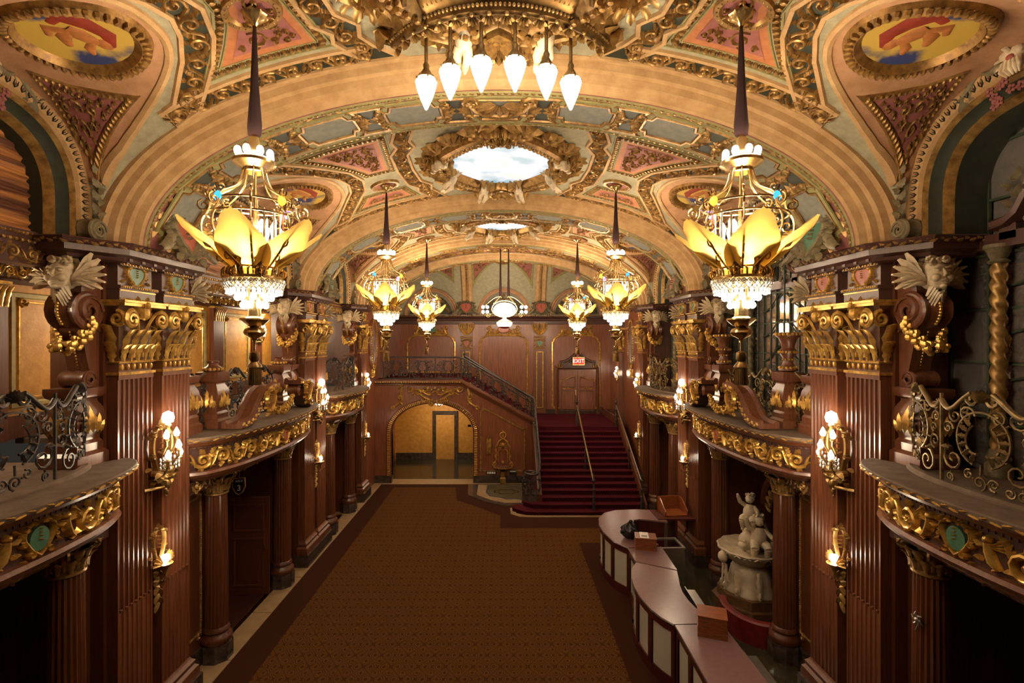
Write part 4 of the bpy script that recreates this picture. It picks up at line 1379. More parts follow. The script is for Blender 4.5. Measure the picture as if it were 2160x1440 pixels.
# ---- middle balcony: pedestals, urns, scrolled volutes and garland
def pedestal_parts(urn):
    P = []
    m = MB(); sqlathe(m, [(.21, 4.0), (.21, 4.12), (.175, 4.16), (.175, 4.24), (.15, 4.28), (.15, 4.31), (.19, 4.42), (.20, 4.52), (.175, 4.66), (.135, 4.74), (.135, 4.77), (.175, 4.80), (.19, 4.84), (.19, 4.95), (.17, 4.96), (0, 4.96)])
    P.append(('pedestal_body', m.mesh('pedestal_body', WOODL, True, .5)))
    m = MB()
    for ax in range(4):
        ca, sa = cos(ax * PI / 2), sin(ax * PI / 2)
        for dx, l, wd in ((0, .32, .13), (-.07, .23, .10), (.07, .23, .10), (-.12, .14, .08), (.12, .14, .08)):
            def M(u, v, h):
                d = .19 + .018 * sin(PI * min(1, max(0, (v - 4.33) / .4))) + h * .8 - max(0, v - 4.53) * .27
                return (d * ca - u * sa, d * sa + u * ca, v)
            leaf(m, M, dx, 4.35, PI / 2 - dx * 2, l, wd, .035)
    P.append(('pedestal_leaves', m.mesh('pedestal_leaves', GILT), 'stuff'))
    if urn:
        m = MB(); m.lathe([(.10, 4.96), (.15, 4.98), (.15, 5.02), (.11, 5.06), (.075, 5.14), (.085, 5.20), (.13, 5.27), (.14, 5.33), (.10, 5.37), (.115, 5.45), (.15, 5.54), (.20, 5.58), (.205, 5.63), (.17, 5.64), (0, 5.60)], 24)
        P.append(('urn', m.mesh('urn', WOODL, True, .9)))
        m = MB()
        for r, z, n, br in ((.135, 5.03, 14, .028), (.14, 5.30, 14, .028), (.20, 5.61, 18, .03), (.085, 5.17, 10, .018)):
            for k in range(n): m.ball((r * cos(2 * PI * k / n), r * sin(2 * PI * k / n), z), br, 6, 4)
        P.append(('urn_gilding', m.mesh('urn_gilding', GILT), 'stuff'))
    else:
        m = MB(); m.lathe([(.14, 4.96), (.155, 4.99), (.14, 5.03), (.09, 5.06), (.075, 5.10), (.095, 5.12), (.095, 5.145), (0, 5.15)], 20); P.append(('finial', m.mesh('finial', WOODL, True, .9)))
        m = MB()
        for k in range(14): m.ball((.145 * cos(2 * PI * k / 14), .145 * sin(2 * PI * k / 14), 5.005), .03, 6, 4)
        P.append(('finial_gilding', m.mesh('finial_gilding', GILT), 'stuff'))
    return P
PED = {-1: pedestal_parts(False), 1: pedestal_parts(True)}
def volute_parts():
    P = []
    # profile in (y,z); rises from the outer end towards the middle
    cur = bez((1.55, 4.03), (1.15, 4.02), (1.15, 4.18), (1.00, 4.36), 8) + bez((1.00, 4.36), (.90, 4.50), (.78, 4.62), (.52, 4.60), 8)[1:]
    m = MB()
    def M(y, z, h): return (.16 + h + (.26 - .11 * y * y * .6), y, z)
    sweep(m, M, cur, [(.0, -.16), (-.10, -.15), (-.12, -.10), (-.07, -.06), (-.07, .10), (-.13, .13), (-.10, .19), (0, .20), (.02, .18), (.02, -.14)], False, True)
    sp = spiral(.66, 4.44, .12, 0.4, 1.6, 1, 22, .12)
    sweep(m, M, sp, [(-.035, -.1), (-.035, .12), (.03, .15), (.03, -.1)])
    m2 = MB()
    pp = Path(cur); Mp = pp.M(M)
    n = int(pp.L / .06)
    for i in range(n): leaf(m2, lambda a, b, h: Mp(a, -.035 + b, .185 + h * .6), (i + .1) * pp.L / n, 0, .5 if i % 2 else -.5, .085, .085, .05)
    m3 = MB(); sweep(m3, M, cur, [(.025, .185), (.03, .0), (.025, -.14)])
    return [('volute_body', m.mesh('volute_body', WOODL, True, .5)), ('leaf_edging', m2.mesh('leaf_edging', GILT), 'stuff'), ('dusty_top', m3.mesh('dusty_top', DUST, True, .5))]
VOLU = volute_parts()
m = MB(); R = random.Random(9)
for k in range(46):
    t = k / 45; y = -.60 + 1.2 * t; z = 4.40 - .28 * sin(PI * t)**.75; rr = .028 + .03 * sin(PI * t)
    for j in range(4): m.ball((.42 + R.uniform(-1, 1) * rr, y + R.uniform(-1, 1) * rr, z + R.uniform(-1, 1) * rr), R.uniform(.022, .036), 6, 4)
GARL = m.mesh('garland', GILT)
m = MB(); cartouche(m, lambda a, b, h: (.02 + h, a, b), .34, .42, .06); MEDG = m.mesh('cartouche_gilding', GILT)
m = MB().prism(oval(0, 0, .13, .18, 20), lambda a, b, h: (h, a, b), -.06, .03); MEDB = m.mesh('cartouche_body', WOODL, True, .5)
for s, _ in SIDES:
    yc = BAYS[1][0]
    for d, nm in ((-1.27, 'near'), (1.27, 'far')):
        what = 'mahogany pedestal with gilt leaves and low finial' if s < 0 else 'mahogany pedestal carrying a gilt-beaded urn'
        thing('pedestal', f'{what}, {nm} end of the middle balcony', 'pedestal', PED[s], sloc(s, yc + d, -.20), -s)
    thing('volute_scroll', f'far swan-neck scroll with gilded edge on the middle balcony {SN[s]}', 'scroll', VOLU, sloc(s, yc), -s)
    o = thing('volute_scroll', f'near swan-neck scroll with gilded edge on the middle balcony {SN[s]}', 'scroll', VOLU, sloc(s, yc), s, PI)
    for nm, d in (('near', -1), ('far', 1)):
        o = thing('cartouche', f'small gilded cartouche, {nm} scroll of the middle balcony {SN[s]}', 'cartouche', [('cartouche_body', MEDB), ('cartouche_gilding', MEDG, 'stuff')], (s * (XP - .58), yc + d * .86, 4.40), -s)
    g = new('garland', GARL); g.location = sloc(s, yc); g.scale = (-s, 1, 1)
    g['label'] = f'gilded fruit garland hung between the balcony scrolls {SN[s]}'; g['category'] = 'garland'; g['kind'] = 'thing'
# ================================================================ SIDE BAYS: gallery, drapery, mirrored windows
def gside(name, mesh, par, kind=None):
    o = new(name, mesh, par, kind); o.location = (-XP, 0, 0); return o
# gallery behind the left openings (local x negative = away from the hall)
gx = -2.65
m = MB().box(gx - .1, gx, 1.0, 17.2, MEZ, 7.2); gside('gallery_wall', m.mesh('gallery_wall', YEL, False), wl)
m = MB().box(gx, -.8, 1.0, 17.2, 6.98, 7.1); gside('gallery_ceiling', m.mesh('gallery_ceiling', YELT, False), wl)
m = MB().box(gx, -.3, 1.0, 1.1, MEZ, 7.0); m.box(gx, -.6, 17.1, 17.2, MEZ, 7.0); gside('gallery_end_wall', m.mesh('gallery_end_wall', WOODS, False), wl, 'stuff')
m = MB(); sweep(m, lambda y, z, h: (gx + h, y, z), [(1.0, 6.98), (17.2, 6.98)], [(0, .30), (-.06, .30), (-.10, .22), (-.16, .20), (-.20, .10), (-.30, .08), (-.34, .05), (-.52, .05), (-.56, .09), (-.60, .06), (-.62, .0)]); gside('gallery_cornice', m.mesh('gallery_cornice', WOODD, True, .5), wl)
m = MB(); rinceau(m, lambda a, b, h: (gx + .05 + h, 1.2 + a, 6.55 + b), 15.8, .17, .03, .2)
eggs(m, lambda a, b, h: (gx + .10 + h, 1.2 + a, 6.80 + b), 15.8, .07, .05, .03)
eggs(m, lambda a, b, h: (gx + .27 + h, 1.2 + a, 6.93 + b), 15.8, .09, .05, .03); gside('gallery_cornice_gilding', m.mesh('gallery_cornice_gilding', GILT), wl, 'stuff')
m = MB().box(gx, gx + .04, 1.1, 17.1, MEZ, MEZ + .35); gside('gallery_skirting', m.mesh('gallery_skirting', WOOD, False), wl)
gp = MB().box(0, .12, -.22, .22, MEZ, 6.4).mesh('gallery_pilaster', WOODL, False)
m = MB()
for k in range(5): leaf3(m, lambda a, b, h: (.12 + h, -.18 + .09 * k + a, 6.0 + b), .12, .32, .07)
m.box(0, .16, -.25, .25, 6.33, 6.38); gcap = m.mesh('gallery_capital', GILT, True, .7)
gys = (3.2, 5.4, 7.2, 9.35, 10.55, 12.9, 15.0)
for y in gys:
    o = gside('gallery_pilaster', gp, wl); o.location = (-XP + gx, y, 0)
    new('gallery_capital', gcap, o, 'stuff')
def frame2(mb, M, x0, x1, z0, z1, w=.03, h=.03, notch=.0):
    if notch:
        q = [(x0, z0), (x1, z0), (x1, z1 - notch)] + [(x1 - notch + notch * cos(-t) * -1 + notch * 0, z1 - notch * 0 - notch * sin(t) * 0) for t in ()] + [(x1 - notch * .35, z1 - notch * .35), (x1 - notch, z1), (x0 + notch, z1), (x0 + notch * .35, z1 - notch * .35), (x0, z1 - notch)]
    else: q = rect(x0, x1, z0, z1)
    sweep(mb, M, q, [(-w, 0), (-w * .6, h), (w * .6, h), (w, 0)], True)
for a, b in zip(gys, gys[1:]):
    m = MB(); frame2(m, lambda y, z, h: (gx + h, y, z), a + .40, b - .40, 4.5, 6.2, .05, .025); gside('gallery_panel_moulding', m.mesh('gallery_panel_moulding', YELT, True, .5), wl)
    m = MB(); frame2(m, lambda y, z, h: (gx + h, y, z), a + .50, b - .50, 4.6, 6.1, .02, .02)
    c = (a + b) / 2
    for sg in (-1, 1):
        for z in (4.6, 6.1): ribbon(m, lambda y, zz, h: (gx + h, y, zz), spiral(c + sg * ((b - a) / 2 - .55), z, .09, 0, 1.3, sg, 10), .025, .05)
    gside('gallery_panel_gilding', m.mesh('gallery_panel_gilding', GILT), wl, 'stuff')
# openings: gilded transom beam and pleated drapery in the lunettes
for b in range(3):
    yc, L = BAYS[b]; hw = CELL[b][0]
    P = [('beam', MB().box(-.72, -.50, -L, L, 6.36, 6.74).mesh('beam', WOODD, False))]
    m = MB(); rinceau(m, lambda a, c, h: (-.50 + h, -L + a, 6.47 + c), 2 * L, .17, .03, .22)
    eggs(m, lambda a, c, h: (-.50 + h, -L + a, 6.62 + c), 2 * L, .07, .05, .03); eggs(m, lambda a, c, h: (-.50 + h, -L + a, 6.70 + c), 2 * L, .05, .04, .04)
    P.append(('beam_gilding', m.mesh('beam_gilding', GILTD), 'stuff'))
    thing('transom_beam', f'gilded transom beam under the drapery of the {BN[b]} gallery arch', 'beam', P, sloc(-1, yc), 1)
    rows = []
    for i in range(121):
        z = 6.70 + 1.75 * i / 120
        rows.append([(-.60 + .014 * sin(z * 62 + 1.3 * sin(y * 1.1 + z) + y * 2.5) + .009 * sin(z * 97 + y * 4), y, z) for y in [hw * (2 * j / 30 - 1) for j in range(31)]])
    o = new('arch_drapery', MB().grid(rows).mesh('arch_drapery', FABR, True, 3)); o.location = sloc(-1, yc)
    o['label'] = f'brown striped pleated drapery filling the {BN[b]} gallery arch'; o['category'] = 'drapery'

# keystones: grotesque mask with leaf scrolls and hanging flowers
def keystone_parts():
    P = []
    m = MB()
    m.ball((.10, 0, 0), (.10, .13, .17), 12, 8)
    for sg in (-1, 1):
        m.ball((.18, sg * .05, .05), (.03, .035, .025), 7, 5); m.tube([(.17, sg * .02, .09), (.20, sg * .06, .10), (.17, sg * .11, .07)], .015, 5)
        m.ball((.16, sg * .07, -.04), (.04, .045, .045), 7, 5)
        for j in range(4): m.tube([(.10, sg * .11, .10 - .06 * j), (.12, sg * (.19 + .01 * j), .13 - .08 * j), (.14, sg * .15, .18 - .09 * j)], [.03, .022, .01], 5)
    m.tube([(.19, 0, .06), (.23, 0, -.01), (.19, 0, -.03)], [.015, .03, .02], 6)
    for j in range(7): m.tube([(.10, (j - 3) * .035, .13), (.15, (j - 3) * .05, .20), (.12, (j - 3) * .065, .27)], [.03, .025, .008], 5)
    for j in range(5): m.tube([(.17, (j - 2) * .035, -.11), (.18, (j - 2) * .045, -.19), (.15, (j - 2) * .03, -.25)], [.025, .022, .008], 5)
    P.append(('mask', m.mesh('mask', IVORY, True, 1.2)))
    m = MB().ball((.185, 0, -.085), (.02, .04, .028), 8, 5); P.append(('mouth', m.mesh('mouth', RED)))
    m = MB()
    M = lambda a, b, h: (.02 + h, a, b)
    for sg in (-1, 1):
        ribbon(m, M, [(sg * x, y) for x, y in spiral(.28, .02, .13, PI / 2, 1.5, -1, 18)], .045, .09)
        ribbon(m, M, [(sg * x, y) for x, y in bez((.36, .0), (.5, .02), (.52, -.16), (.72, -.2), 8)], .05, .07)
        for j in range(6): leaf(m, M, sg * (.36 + .06 * j), .02 - .04 * j, (0 if sg > 0 else PI) + sg * (-.3 + (.8 if j % 2 else -.8)), .2, .12, .06)
    P.append(('leaf_scrolls', m.mesh('leaf_scrolls', STONEB), 'stuff'))
    m = MB(); R = random.Random(2)
    for sg in (-1, 1):
        for k in range(9):
            y, z = sg * R.uniform(.03, .36), -.26 - R.uniform(0, .20) - (.1 if k < 3 else 0)
            for j in range(5): m.ball((.10 + .03, y + .03 * cos(j * 1.256), z + .03 * sin(j * 1.256)), .019, 5, 4)
            m.ball((.145, y, z), .016, 5, 4)
    P.append(('flower_clusters', m.mesh('flower_clusters', PINK), 'stuff'))
    return P
KEY = keystone_parts()
for s, _ in SIDES:
    for b in range(3):
        thing('arch_keystone', f'grotesque mask keystone with hanging flowers on the {BN[b]} side arch {SN[s]}', 'keystone', KEY, (s * (XP + .27), BAYS[b][0], CELL[b][1] + CELL[b][2] + .02), -s)

# mirrored windows with green glazing bars (right side)
def twist(mb, y, z0, z1, x, r=.065):
    rows = []
    n = 64
    for i in range(n + 1):
        z = z0 + (z1 - z0) * i / n
        rows.append([(x + r * (1 + .22 * cos(3 * (2 * PI * j / 15 - i * .42))) * cos(2 * PI * j / 15), y + r * (1 + .22 * cos(3 * (2 * PI * j / 15 - i * .42))) * sin(2 * PI * j / 15), z) for j in range(15)])
    mb.grid(rows, cv=True)
wx = -.85
for b in range(3):
    yc, L = BAYS[b]; hw, sp, r = CELL[b]
    w = struct('window_%d' % (b + 1)); w.location = sloc(1, yc); w.scale = (-1, 1, 1)
    w['label'] = f'{BN[b]} mirrored window with green glazing bars and twisted gilded columns'
    pw, ph = (2 * L) / (9 if b == 1 else 6), .62
    pane = MB().box(wx - .012, wx, 0, pw - .02, 0, ph - .02).mesh('pane', MIRR, False)
    nz = int((8.4 - MEZ) / ph) + 1
    for j in range(nz):
        for i in range(9 if b == 1 else 6):
            y = -L + pw * i; z = MEZ + ph * j
            if z > 6.9:
                t = (abs(y + pw / 2) - pw * .45) / hw
                if t > 1 or z > sp + r * hump(max(0, t)): continue
            o = new('pane', pane, w); o.location = (0, y + .01, z + .01); o.rotation_euler = (0, 0.006 * ((i * 7 + j * 3) % 5 - 2), .006 * ((i * 5 + j * 11) % 5 - 2))
    nb = 9 if b == 1 else 6
    vb = MB().box(wx, wx + .035, -.014, .014, MEZ, 8.4).mesh('glazing_bar', GREENI, False)
    for i in range(nb * 2 + 1):
        if i % 2 == 0 or b == 1:
            o = new('glazing_bar', vb, w); o.location = (0, -L + pw * i / 2, 0)
            if i % 2: o.scale = (.7, .6, 1)
    hb = MB().box(wx, wx + .03, -L, L, -.013, .013).mesh('cross_bar', GREENI, False)
    for j in range(1, nz):
        o = new('cross_bar', hb, w); o.location = (0, 0, MEZ + ph * j)
    m = MB()
    for k in range(4):
        for sg in (-1, 1):
            zz = 4.6 + .52 * k
            m.tube([(wx + .03, sg * p[0], p[1]) for p in bez((.05, zz + .28), (.28, zz + .26), (.34, zz - .02), (.75, zz - .06), 10)], .016, 6)
    new('lattice_curves', m.mesh('lattice_curves', GREENI), w, 'stuff')
    for sg in (-1, 1):
        m = MB(); twist(m, sg * (L * .52), MEZ + .3, 6.35, wx + .12); o = new('twisted_column', m.mesh('twisted_column', GILTD if b == 0 else STONEB, True, 1.2), w)
        q = MB(); q.lathe([(.075, 6.35), (.10, 6.37), (.07, 6.40), (.11, 6.50), (.13, 6.52), (.13, 6.56), (0, 6.56)], 14, (wx + .12, sg * L * .52, 0)); q.lathe([(.12, MEZ), (.12, MEZ + .12), (.09, MEZ + .16), (.11, MEZ + .2), (.075, MEZ + .3)], 14, (wx + .12, sg * L * .52, 0)); new('column_cap', q.mesh('column_cap', STONEB, True, .7), o)
    new('transom', MB().box(wx - .05, wx + .16, -L, L, 6.52, 6.68).mesh('transom', WOODD, False), w)
    # broken pediment with cartouche over the transom
    P = []
    m = MB()
    M = lambda y, z, h: (wx + .06 + h, y, z)
    for sg in (-1, 1):
        c = [(sg * y, z) for y, z in [(.78, 6.78), (.62, 6.80), (.50, 6.88), (.42, 7.02), (.36, 7.06), (.34, 7.2), (.24, 7.34), (.12, 7.36)]]
        sweep(m, M, c, [(-.06, 0), (-.05, .12), (-.02, .16), (.03, .14), (.06, .18), (.08, 0)])
        m.box(wx, wx + .16, sg * .62 - .09, sg * .62 + .09, 6.60, 6.76)
    P.append(('swan_necks', m.mesh('swan_necks', WOODS, True, .5), 'stuff'))
    m = MB(); cartouche(m, lambda a, c, h: M(a, 7.22 + c, h + .12), .42, .44, .09)
    R = random.Random(5)
    for sg in (-1, 1):
        for k in range(26): m.ball((wx + .2 + R.uniform(-.03, .03), sg * (.30 + R.uniform(-.06, .06)), 7.18 - .022 * k), R.uniform(.025, .04), 5, 4)
        for k in range(5): leaf(m, lambda a, c, h: M(a, c, h + .05), sg * .6, 6.85 + .09 * k, PI / 2 - sg * (.9 if k % 2 else -.5), .16, .1, .06)
    P.append(('carved_foliage', m.mesh('carved_foliage', STONEB), 'stuff'))
    P.append(('shield', MB().prism(shield(.36, .38), lambda a, c, h: M(a, 7.22 + c, h + .1), 0, .05).mesh('shield', RED, True, .5)))
    thing('window_pediment', f'broken pediment with rose shield over the {BN[b]} mirrored window', 'pediment', P, sloc(1, yc), -1)
    # carved foliage strips at the jambs of the window
    m = MB(); R = random.Random(6)
    for sg in (-1, 1):
        for k in range(38):
            z = MEZ + .3 + k * .06
            leaf(m, lambda a, c, h: (wx + .05 + h, sg * (L * .52 + .17) + a, c), 0, z, PI / 2 + (1 if k % 2 else -1) * .9, .13, .10, .06)
    if b: new('jamb_foliage', m.mesh('jamb_foliage', GREENI if b else STONEB), w, 'stuff')
    # wooden dado and back closure
    new('window_backing', MB().box(wx - .10, wx - .04, -L - .3, L + .3, MEZ, 8.9).mesh('window_backing', DARK, False), w)

# ---- lower bays: panels with gilded frames, dado lines, dark doorways
for s, w in ((-1, wl), (1, wr)):
    for b in range(3):
        yc, L = BAYS[b]; cw = (1.28 if b == 1 else .92)
        for sg in (-1, 1):
            y0, y1 = sorted((yc + sg * (cw - .05), yc + sg * (L + .05)))
            o = new('side_panel', MB().box(-1.5, -.30, y0, y1, 0, 3.1).mesh('side_panel', WOOD, False), w); o.location = sloc(s, 0); o.scale = (-s, 1, 1)
            m = MB(); M = lambda y, z, h: (-.30 + h, y, z)
            a0, a1 = (y0 + .24, y1 - .14) if sg > 0 else (y0 + .14, y1 - .24)
            frame2(m, M, a0, a1, .55, 2.85, .016, .02)
            for z, t in ((2.85, 1), (.55, -1)):
                for e, d in ((a0, 1), (a1, -1)): ribbon(m, M, spiral(e + d * .06, z + t * .05, .07, 0, 1.2, d * t, 9), .02, .035)
            pth = Path(rect(a0, a1, .55, 2.85), closed=True)
            eggs(m, pth.M(M), pth.L, .035, .02, .03, 0, False, 4)
            o = new('panel_gilding', m.mesh('panel_gilding', GILTD), w, 'stuff'); o.location = sloc(s, 0); o.scale = (-s, 1, 1)
        o = new('skirting', MB().box(-1.46, -.26, yc - L - .05, yc - cw + .02, 0, .3).box(-1.46, -.26, yc + cw - .02, yc + L + .05, 0, .3).mesh('skirting', MARBD, False), w, 'stuff'); o.location = sloc(s, 0); o.scale = (-s, 1, 1)
# open door in the middle gallery-side bay, with the aisle sign
yd = BAYS[1][0]
m = MB().box(-.43, .43, -.02, .02, .02, 2.12)
P = [('leaf', m.mesh('leaf', WOOD, False))]
m = MB()
for z0, z1 in ((.22, 1.22), (1.40, 1.95)):
    for sg in (-1, 1):
        frame2(m, lambda x, z, h: (x, sg * (.02 + h), z), -.30, .30, z0, z1, .03, .018)
        m.prism(rect(-.22, .22, z0 + .08, z1 - .08), lambda x, z, h: (x, sg * (.02 + h), z), 0, .008)
P.append(('raised_panels', m.mesh('raised_panels', WOOD, True, .4), 'stuff'))
P.append(('handle', MB().box(.34, .38, -.05, .05, .98, 1.10).mesh('handle', BRASS, False)))
thing('panelled_door', 'dark mahogany panelled door standing open beneath the middle gallery balcony', 'door', P, (-5.45, 10.75, 0.0), 1, .10)
m = MB().box(-1.44, -1.40, 8.95, 10.9, 0, 2.6); o = gside('dark_doorway', m.mesh('dark_doorway', DARK, False), wl)
def text(body, size, mat_, loc, rot, parent, ext=.004, nm='lettering'):
    c = bpy.data.curves.new('lettering', 'FONT'); c.body = body; c.size = size; c.align_x = 'CENTER'; c.align_y = 'CENTER'; c.extrude = ext
    c.materials.append(mat_)
    o = bpy.data.objects.new(nm, c); COL.objects.link(o)
    bpy.context.view_layer.update()
    me = bpy.data.meshes.new_from_object(o.evaluated_get(bpy.context.evaluated_depsgraph_get()))
    bpy.data.objects.remove(o)
    o = bpy.data.objects.new(nm, me); COL.objects.link(o); o.parent = parent; o.location = loc; o.rotation_euler = rot
    return o
t = thing('aisle_sign', 'small black shield sign with gold figure 3 hanging under the balcony', 'sign', [('plate', MB().prism([(-.10, .14), (.10, .14), (.11, -.02), (.06, -.13), (0, -.17), (-.06, -.13), (-.11, -.02)], lambda a, c, h: (a, -h, c), -.012, .012).mesh('plate', BLACK, False)),
     ('rim', sweep(MB(), lambda a, c, h: (a, -h, c), [(-.10, .14), (.10, .14), (.11, -.02), (.06, -.13), (0, -.17), (-.06, -.13), (-.11, -.02)], [(-.008, .0), (-.006, .018), (.006, .018), (.008, 0)], True).mesh('rim', GILT))], (-4.97, 9.45, 2.75), 1, .35)
text('3', .15, WHITE, (0, -.014, -.05), (PI / 2, 0, 0), t); text('AISLE', .055, WHITE, (0, -.014, .085), (PI / 2, 0, 0), t)
thing('aisle_sign_hanger', 'thin iron rod holding the aisle sign', 'bracket', [('rod', MB().tube([(0, 0, 0), (0, 0, .32)], .01, 6).mesh('rod', IRON)), ('collar', MB().ball((0, 0, .30), .025, 8, 5).mesh('collar', IRON))], (-4.97, 9.45, 2.89))

# ================================================================ SCONCES
def candle(mb_b, mb_g, x, y, z, r=.032, h=.10):
    mb_b.lathe([(.004, h), (r * .55, h * .72), (r, h * .35), (r * .75, h * .05), (r * .4, 0)], 10, (x, y, z))
    mb_g.lathe([(r * .5, 0), (r * .9, -.02), (r * .45, -.035), (r * .45, -.09)], 8, (x, y, z))
def sconce_parts():
    mb, mg, mc = MB(), MB(), MB()
    M = lambda a, b, h: (.03 + h, a, b)
    cartouche(mg, M, .34, .62, .05)
    for z, dy, x in ((.18, .085, .16), (-.04, .10, .19), (.06, 0, .24)):
        for sg in ((-1, 1) if dy else (1,)):
            candle(mb, mg, x, sg * dy, z)
            mg.tube([(.03, sg * dy * .3, z - .16), (x * .7, sg * dy * .8, z - .17), (x, sg * dy, z - .08)], .014, 6)
    mb.lathe([(.005, .135), (.05, .11), (.062, .06), (.05, .01), (.02, 0)], 12, (.12, 0, .34))
    mg.lathe([(.02, 0), (.04, -.02), (.02, -.04), (.02, -.12)], 8, (.12, 0, .34))
    for j in range(7):
        a = -.5 - j * .36
        ribbon(mg, M, spiral(.15 * cos(a + .2), -.16 + .12 * sin(a), .06, a, 1.2, 1, 9), .02, .08)
        leaf(mg, lambda u, v, h: (.10 + h, u, v), .10 * cos(a), -.14 + .10 * sin(a), a, .12, .08, .05)
    mg.ball((.10, 0, -.34), (.05, .05, .07), 8, 6); mg.ball((.10, 0, -.43), (.025, .025, .05), 7, 5)
    mg.tube([(.0, -.20, -.36), (.10, -.08, -.36), (.10, .08, -.36), (.0, .20, -.36)], .016, 6)
    for j in range(10):
        a = 2 * PI * j / 10
        for k in range(3): mc.ball((.14 + .07 * cos(a), .12 * sin(a), -.06 - .045 * k), (.012, .012, .02), 5, 4)
    return [('gilded_frame', mg.mesh('gilded_frame', BRONZE), 'stuff'), ('bulbs', mb.mesh('bulbs', BULB), 'stuff'), ('crystals', mc.mesh('crystals', CRYST), 'stuff')]
def torch_parts():
    mb, mg = MB(), MB()
    M = lambda a, b, h: (.02 + h, a, b)
    cartouche(mg, lambda a, b, h: M(a, b + .20, h), .26, .52, .05)
    for sg in (-1, 1):
        for j in range(4): leaf(mg, lambda u, v, h: (.10 + h, u, v), sg * .05, -.04, PI / 2 - sg * (.4 + .35 * j), .17, .08, .05)
    mg.lathe([(.015, -.22), (.04, -.12), (.09, -.06), (.10, -.04), (.08, -.04)], 12, (.13, 0, 0))
    for k in range(9): leaf(mg, M, .02 * (k % 2), -.10 - .06 * k, -PI / 2 + (.5 if k % 2 else -.5), .15, .12 * (1 - k * .05), .05)
    mb.lathe([(.004, .09), (.05, .07), (.06, .02), (.03, -.03)], 12, (.13, 0, 0))
    return [('gilded_bracket', mg.mesh('gilded_bracket', GILTD), 'stuff'), ('flame_bulb', mb.mesh('flame_bulb', BULB))]
SCON, TORC = sconce_parts(), torch_parts()
for s, _ in SIDES:
    for i, yc in enumerate(PIERS):
        t = thing('wall_sconce', f'lit cluster sconce with candle bulbs between the pilasters of the {ORD[i]} pier {SN[s]}', 'sconce', SCON, sloc(s, yc, .0, 3.92), -s, sc=1.25)
        lamp('sconce_light', t, (.40, 0, .12), 26, .10)
        t = thing('torch_sconce', f'small lit torch bracket low on the {ORD[i]} pier {SN[s]}', 'sconce', TORC, sloc(s, yc, -.02, 2.42), -s)
        lamp('torch_light', t, (.28, 0, .08), 7, .05)
    t = thing('wall_sconce', f'lit cluster sconce on the narrow pier before the staircase {SN[s]}', 'sconce', SCON, sloc(s, 17.3, .0, 3.95), -s, sc=.9)
    lamp('sconce_light', t, (.45, 0, .12), 10, .10)
    t = thing('torch_sconce', f'small lit torch bracket on the narrow pier before the staircase {SN[s]}', 'sconce', TORC, sloc(s, 17.3, .0, 2.2), -s)
    lamp('torch_light', t, (.28, 0, .08), 3, .05)
t = thing('wall_sconce', 'lit double sconce on the staircase side wall near the exit door', 'sconce', SCON, (4.9, 21.0, 4.05), -1, sc=.75)
lamp('sconce_light', t, (.45, 0, .1), 9, .1)
for y, txt in ((9.35, 'nearer pair position'), (10.55, 'farther pair position'), (5.4, 'by the nearest arch'), (15.0, 'by the last arch')):
    t = thing('gallery_sconce', f'lit gallery sconce on a yellow wall pilaster, {txt}', 'sconce', SCON, (-XP + gx + .13, y, 5.75), 1, sc=.8)
    lamp('gallery_light', t, (.6, 0, .2), 55, .15)

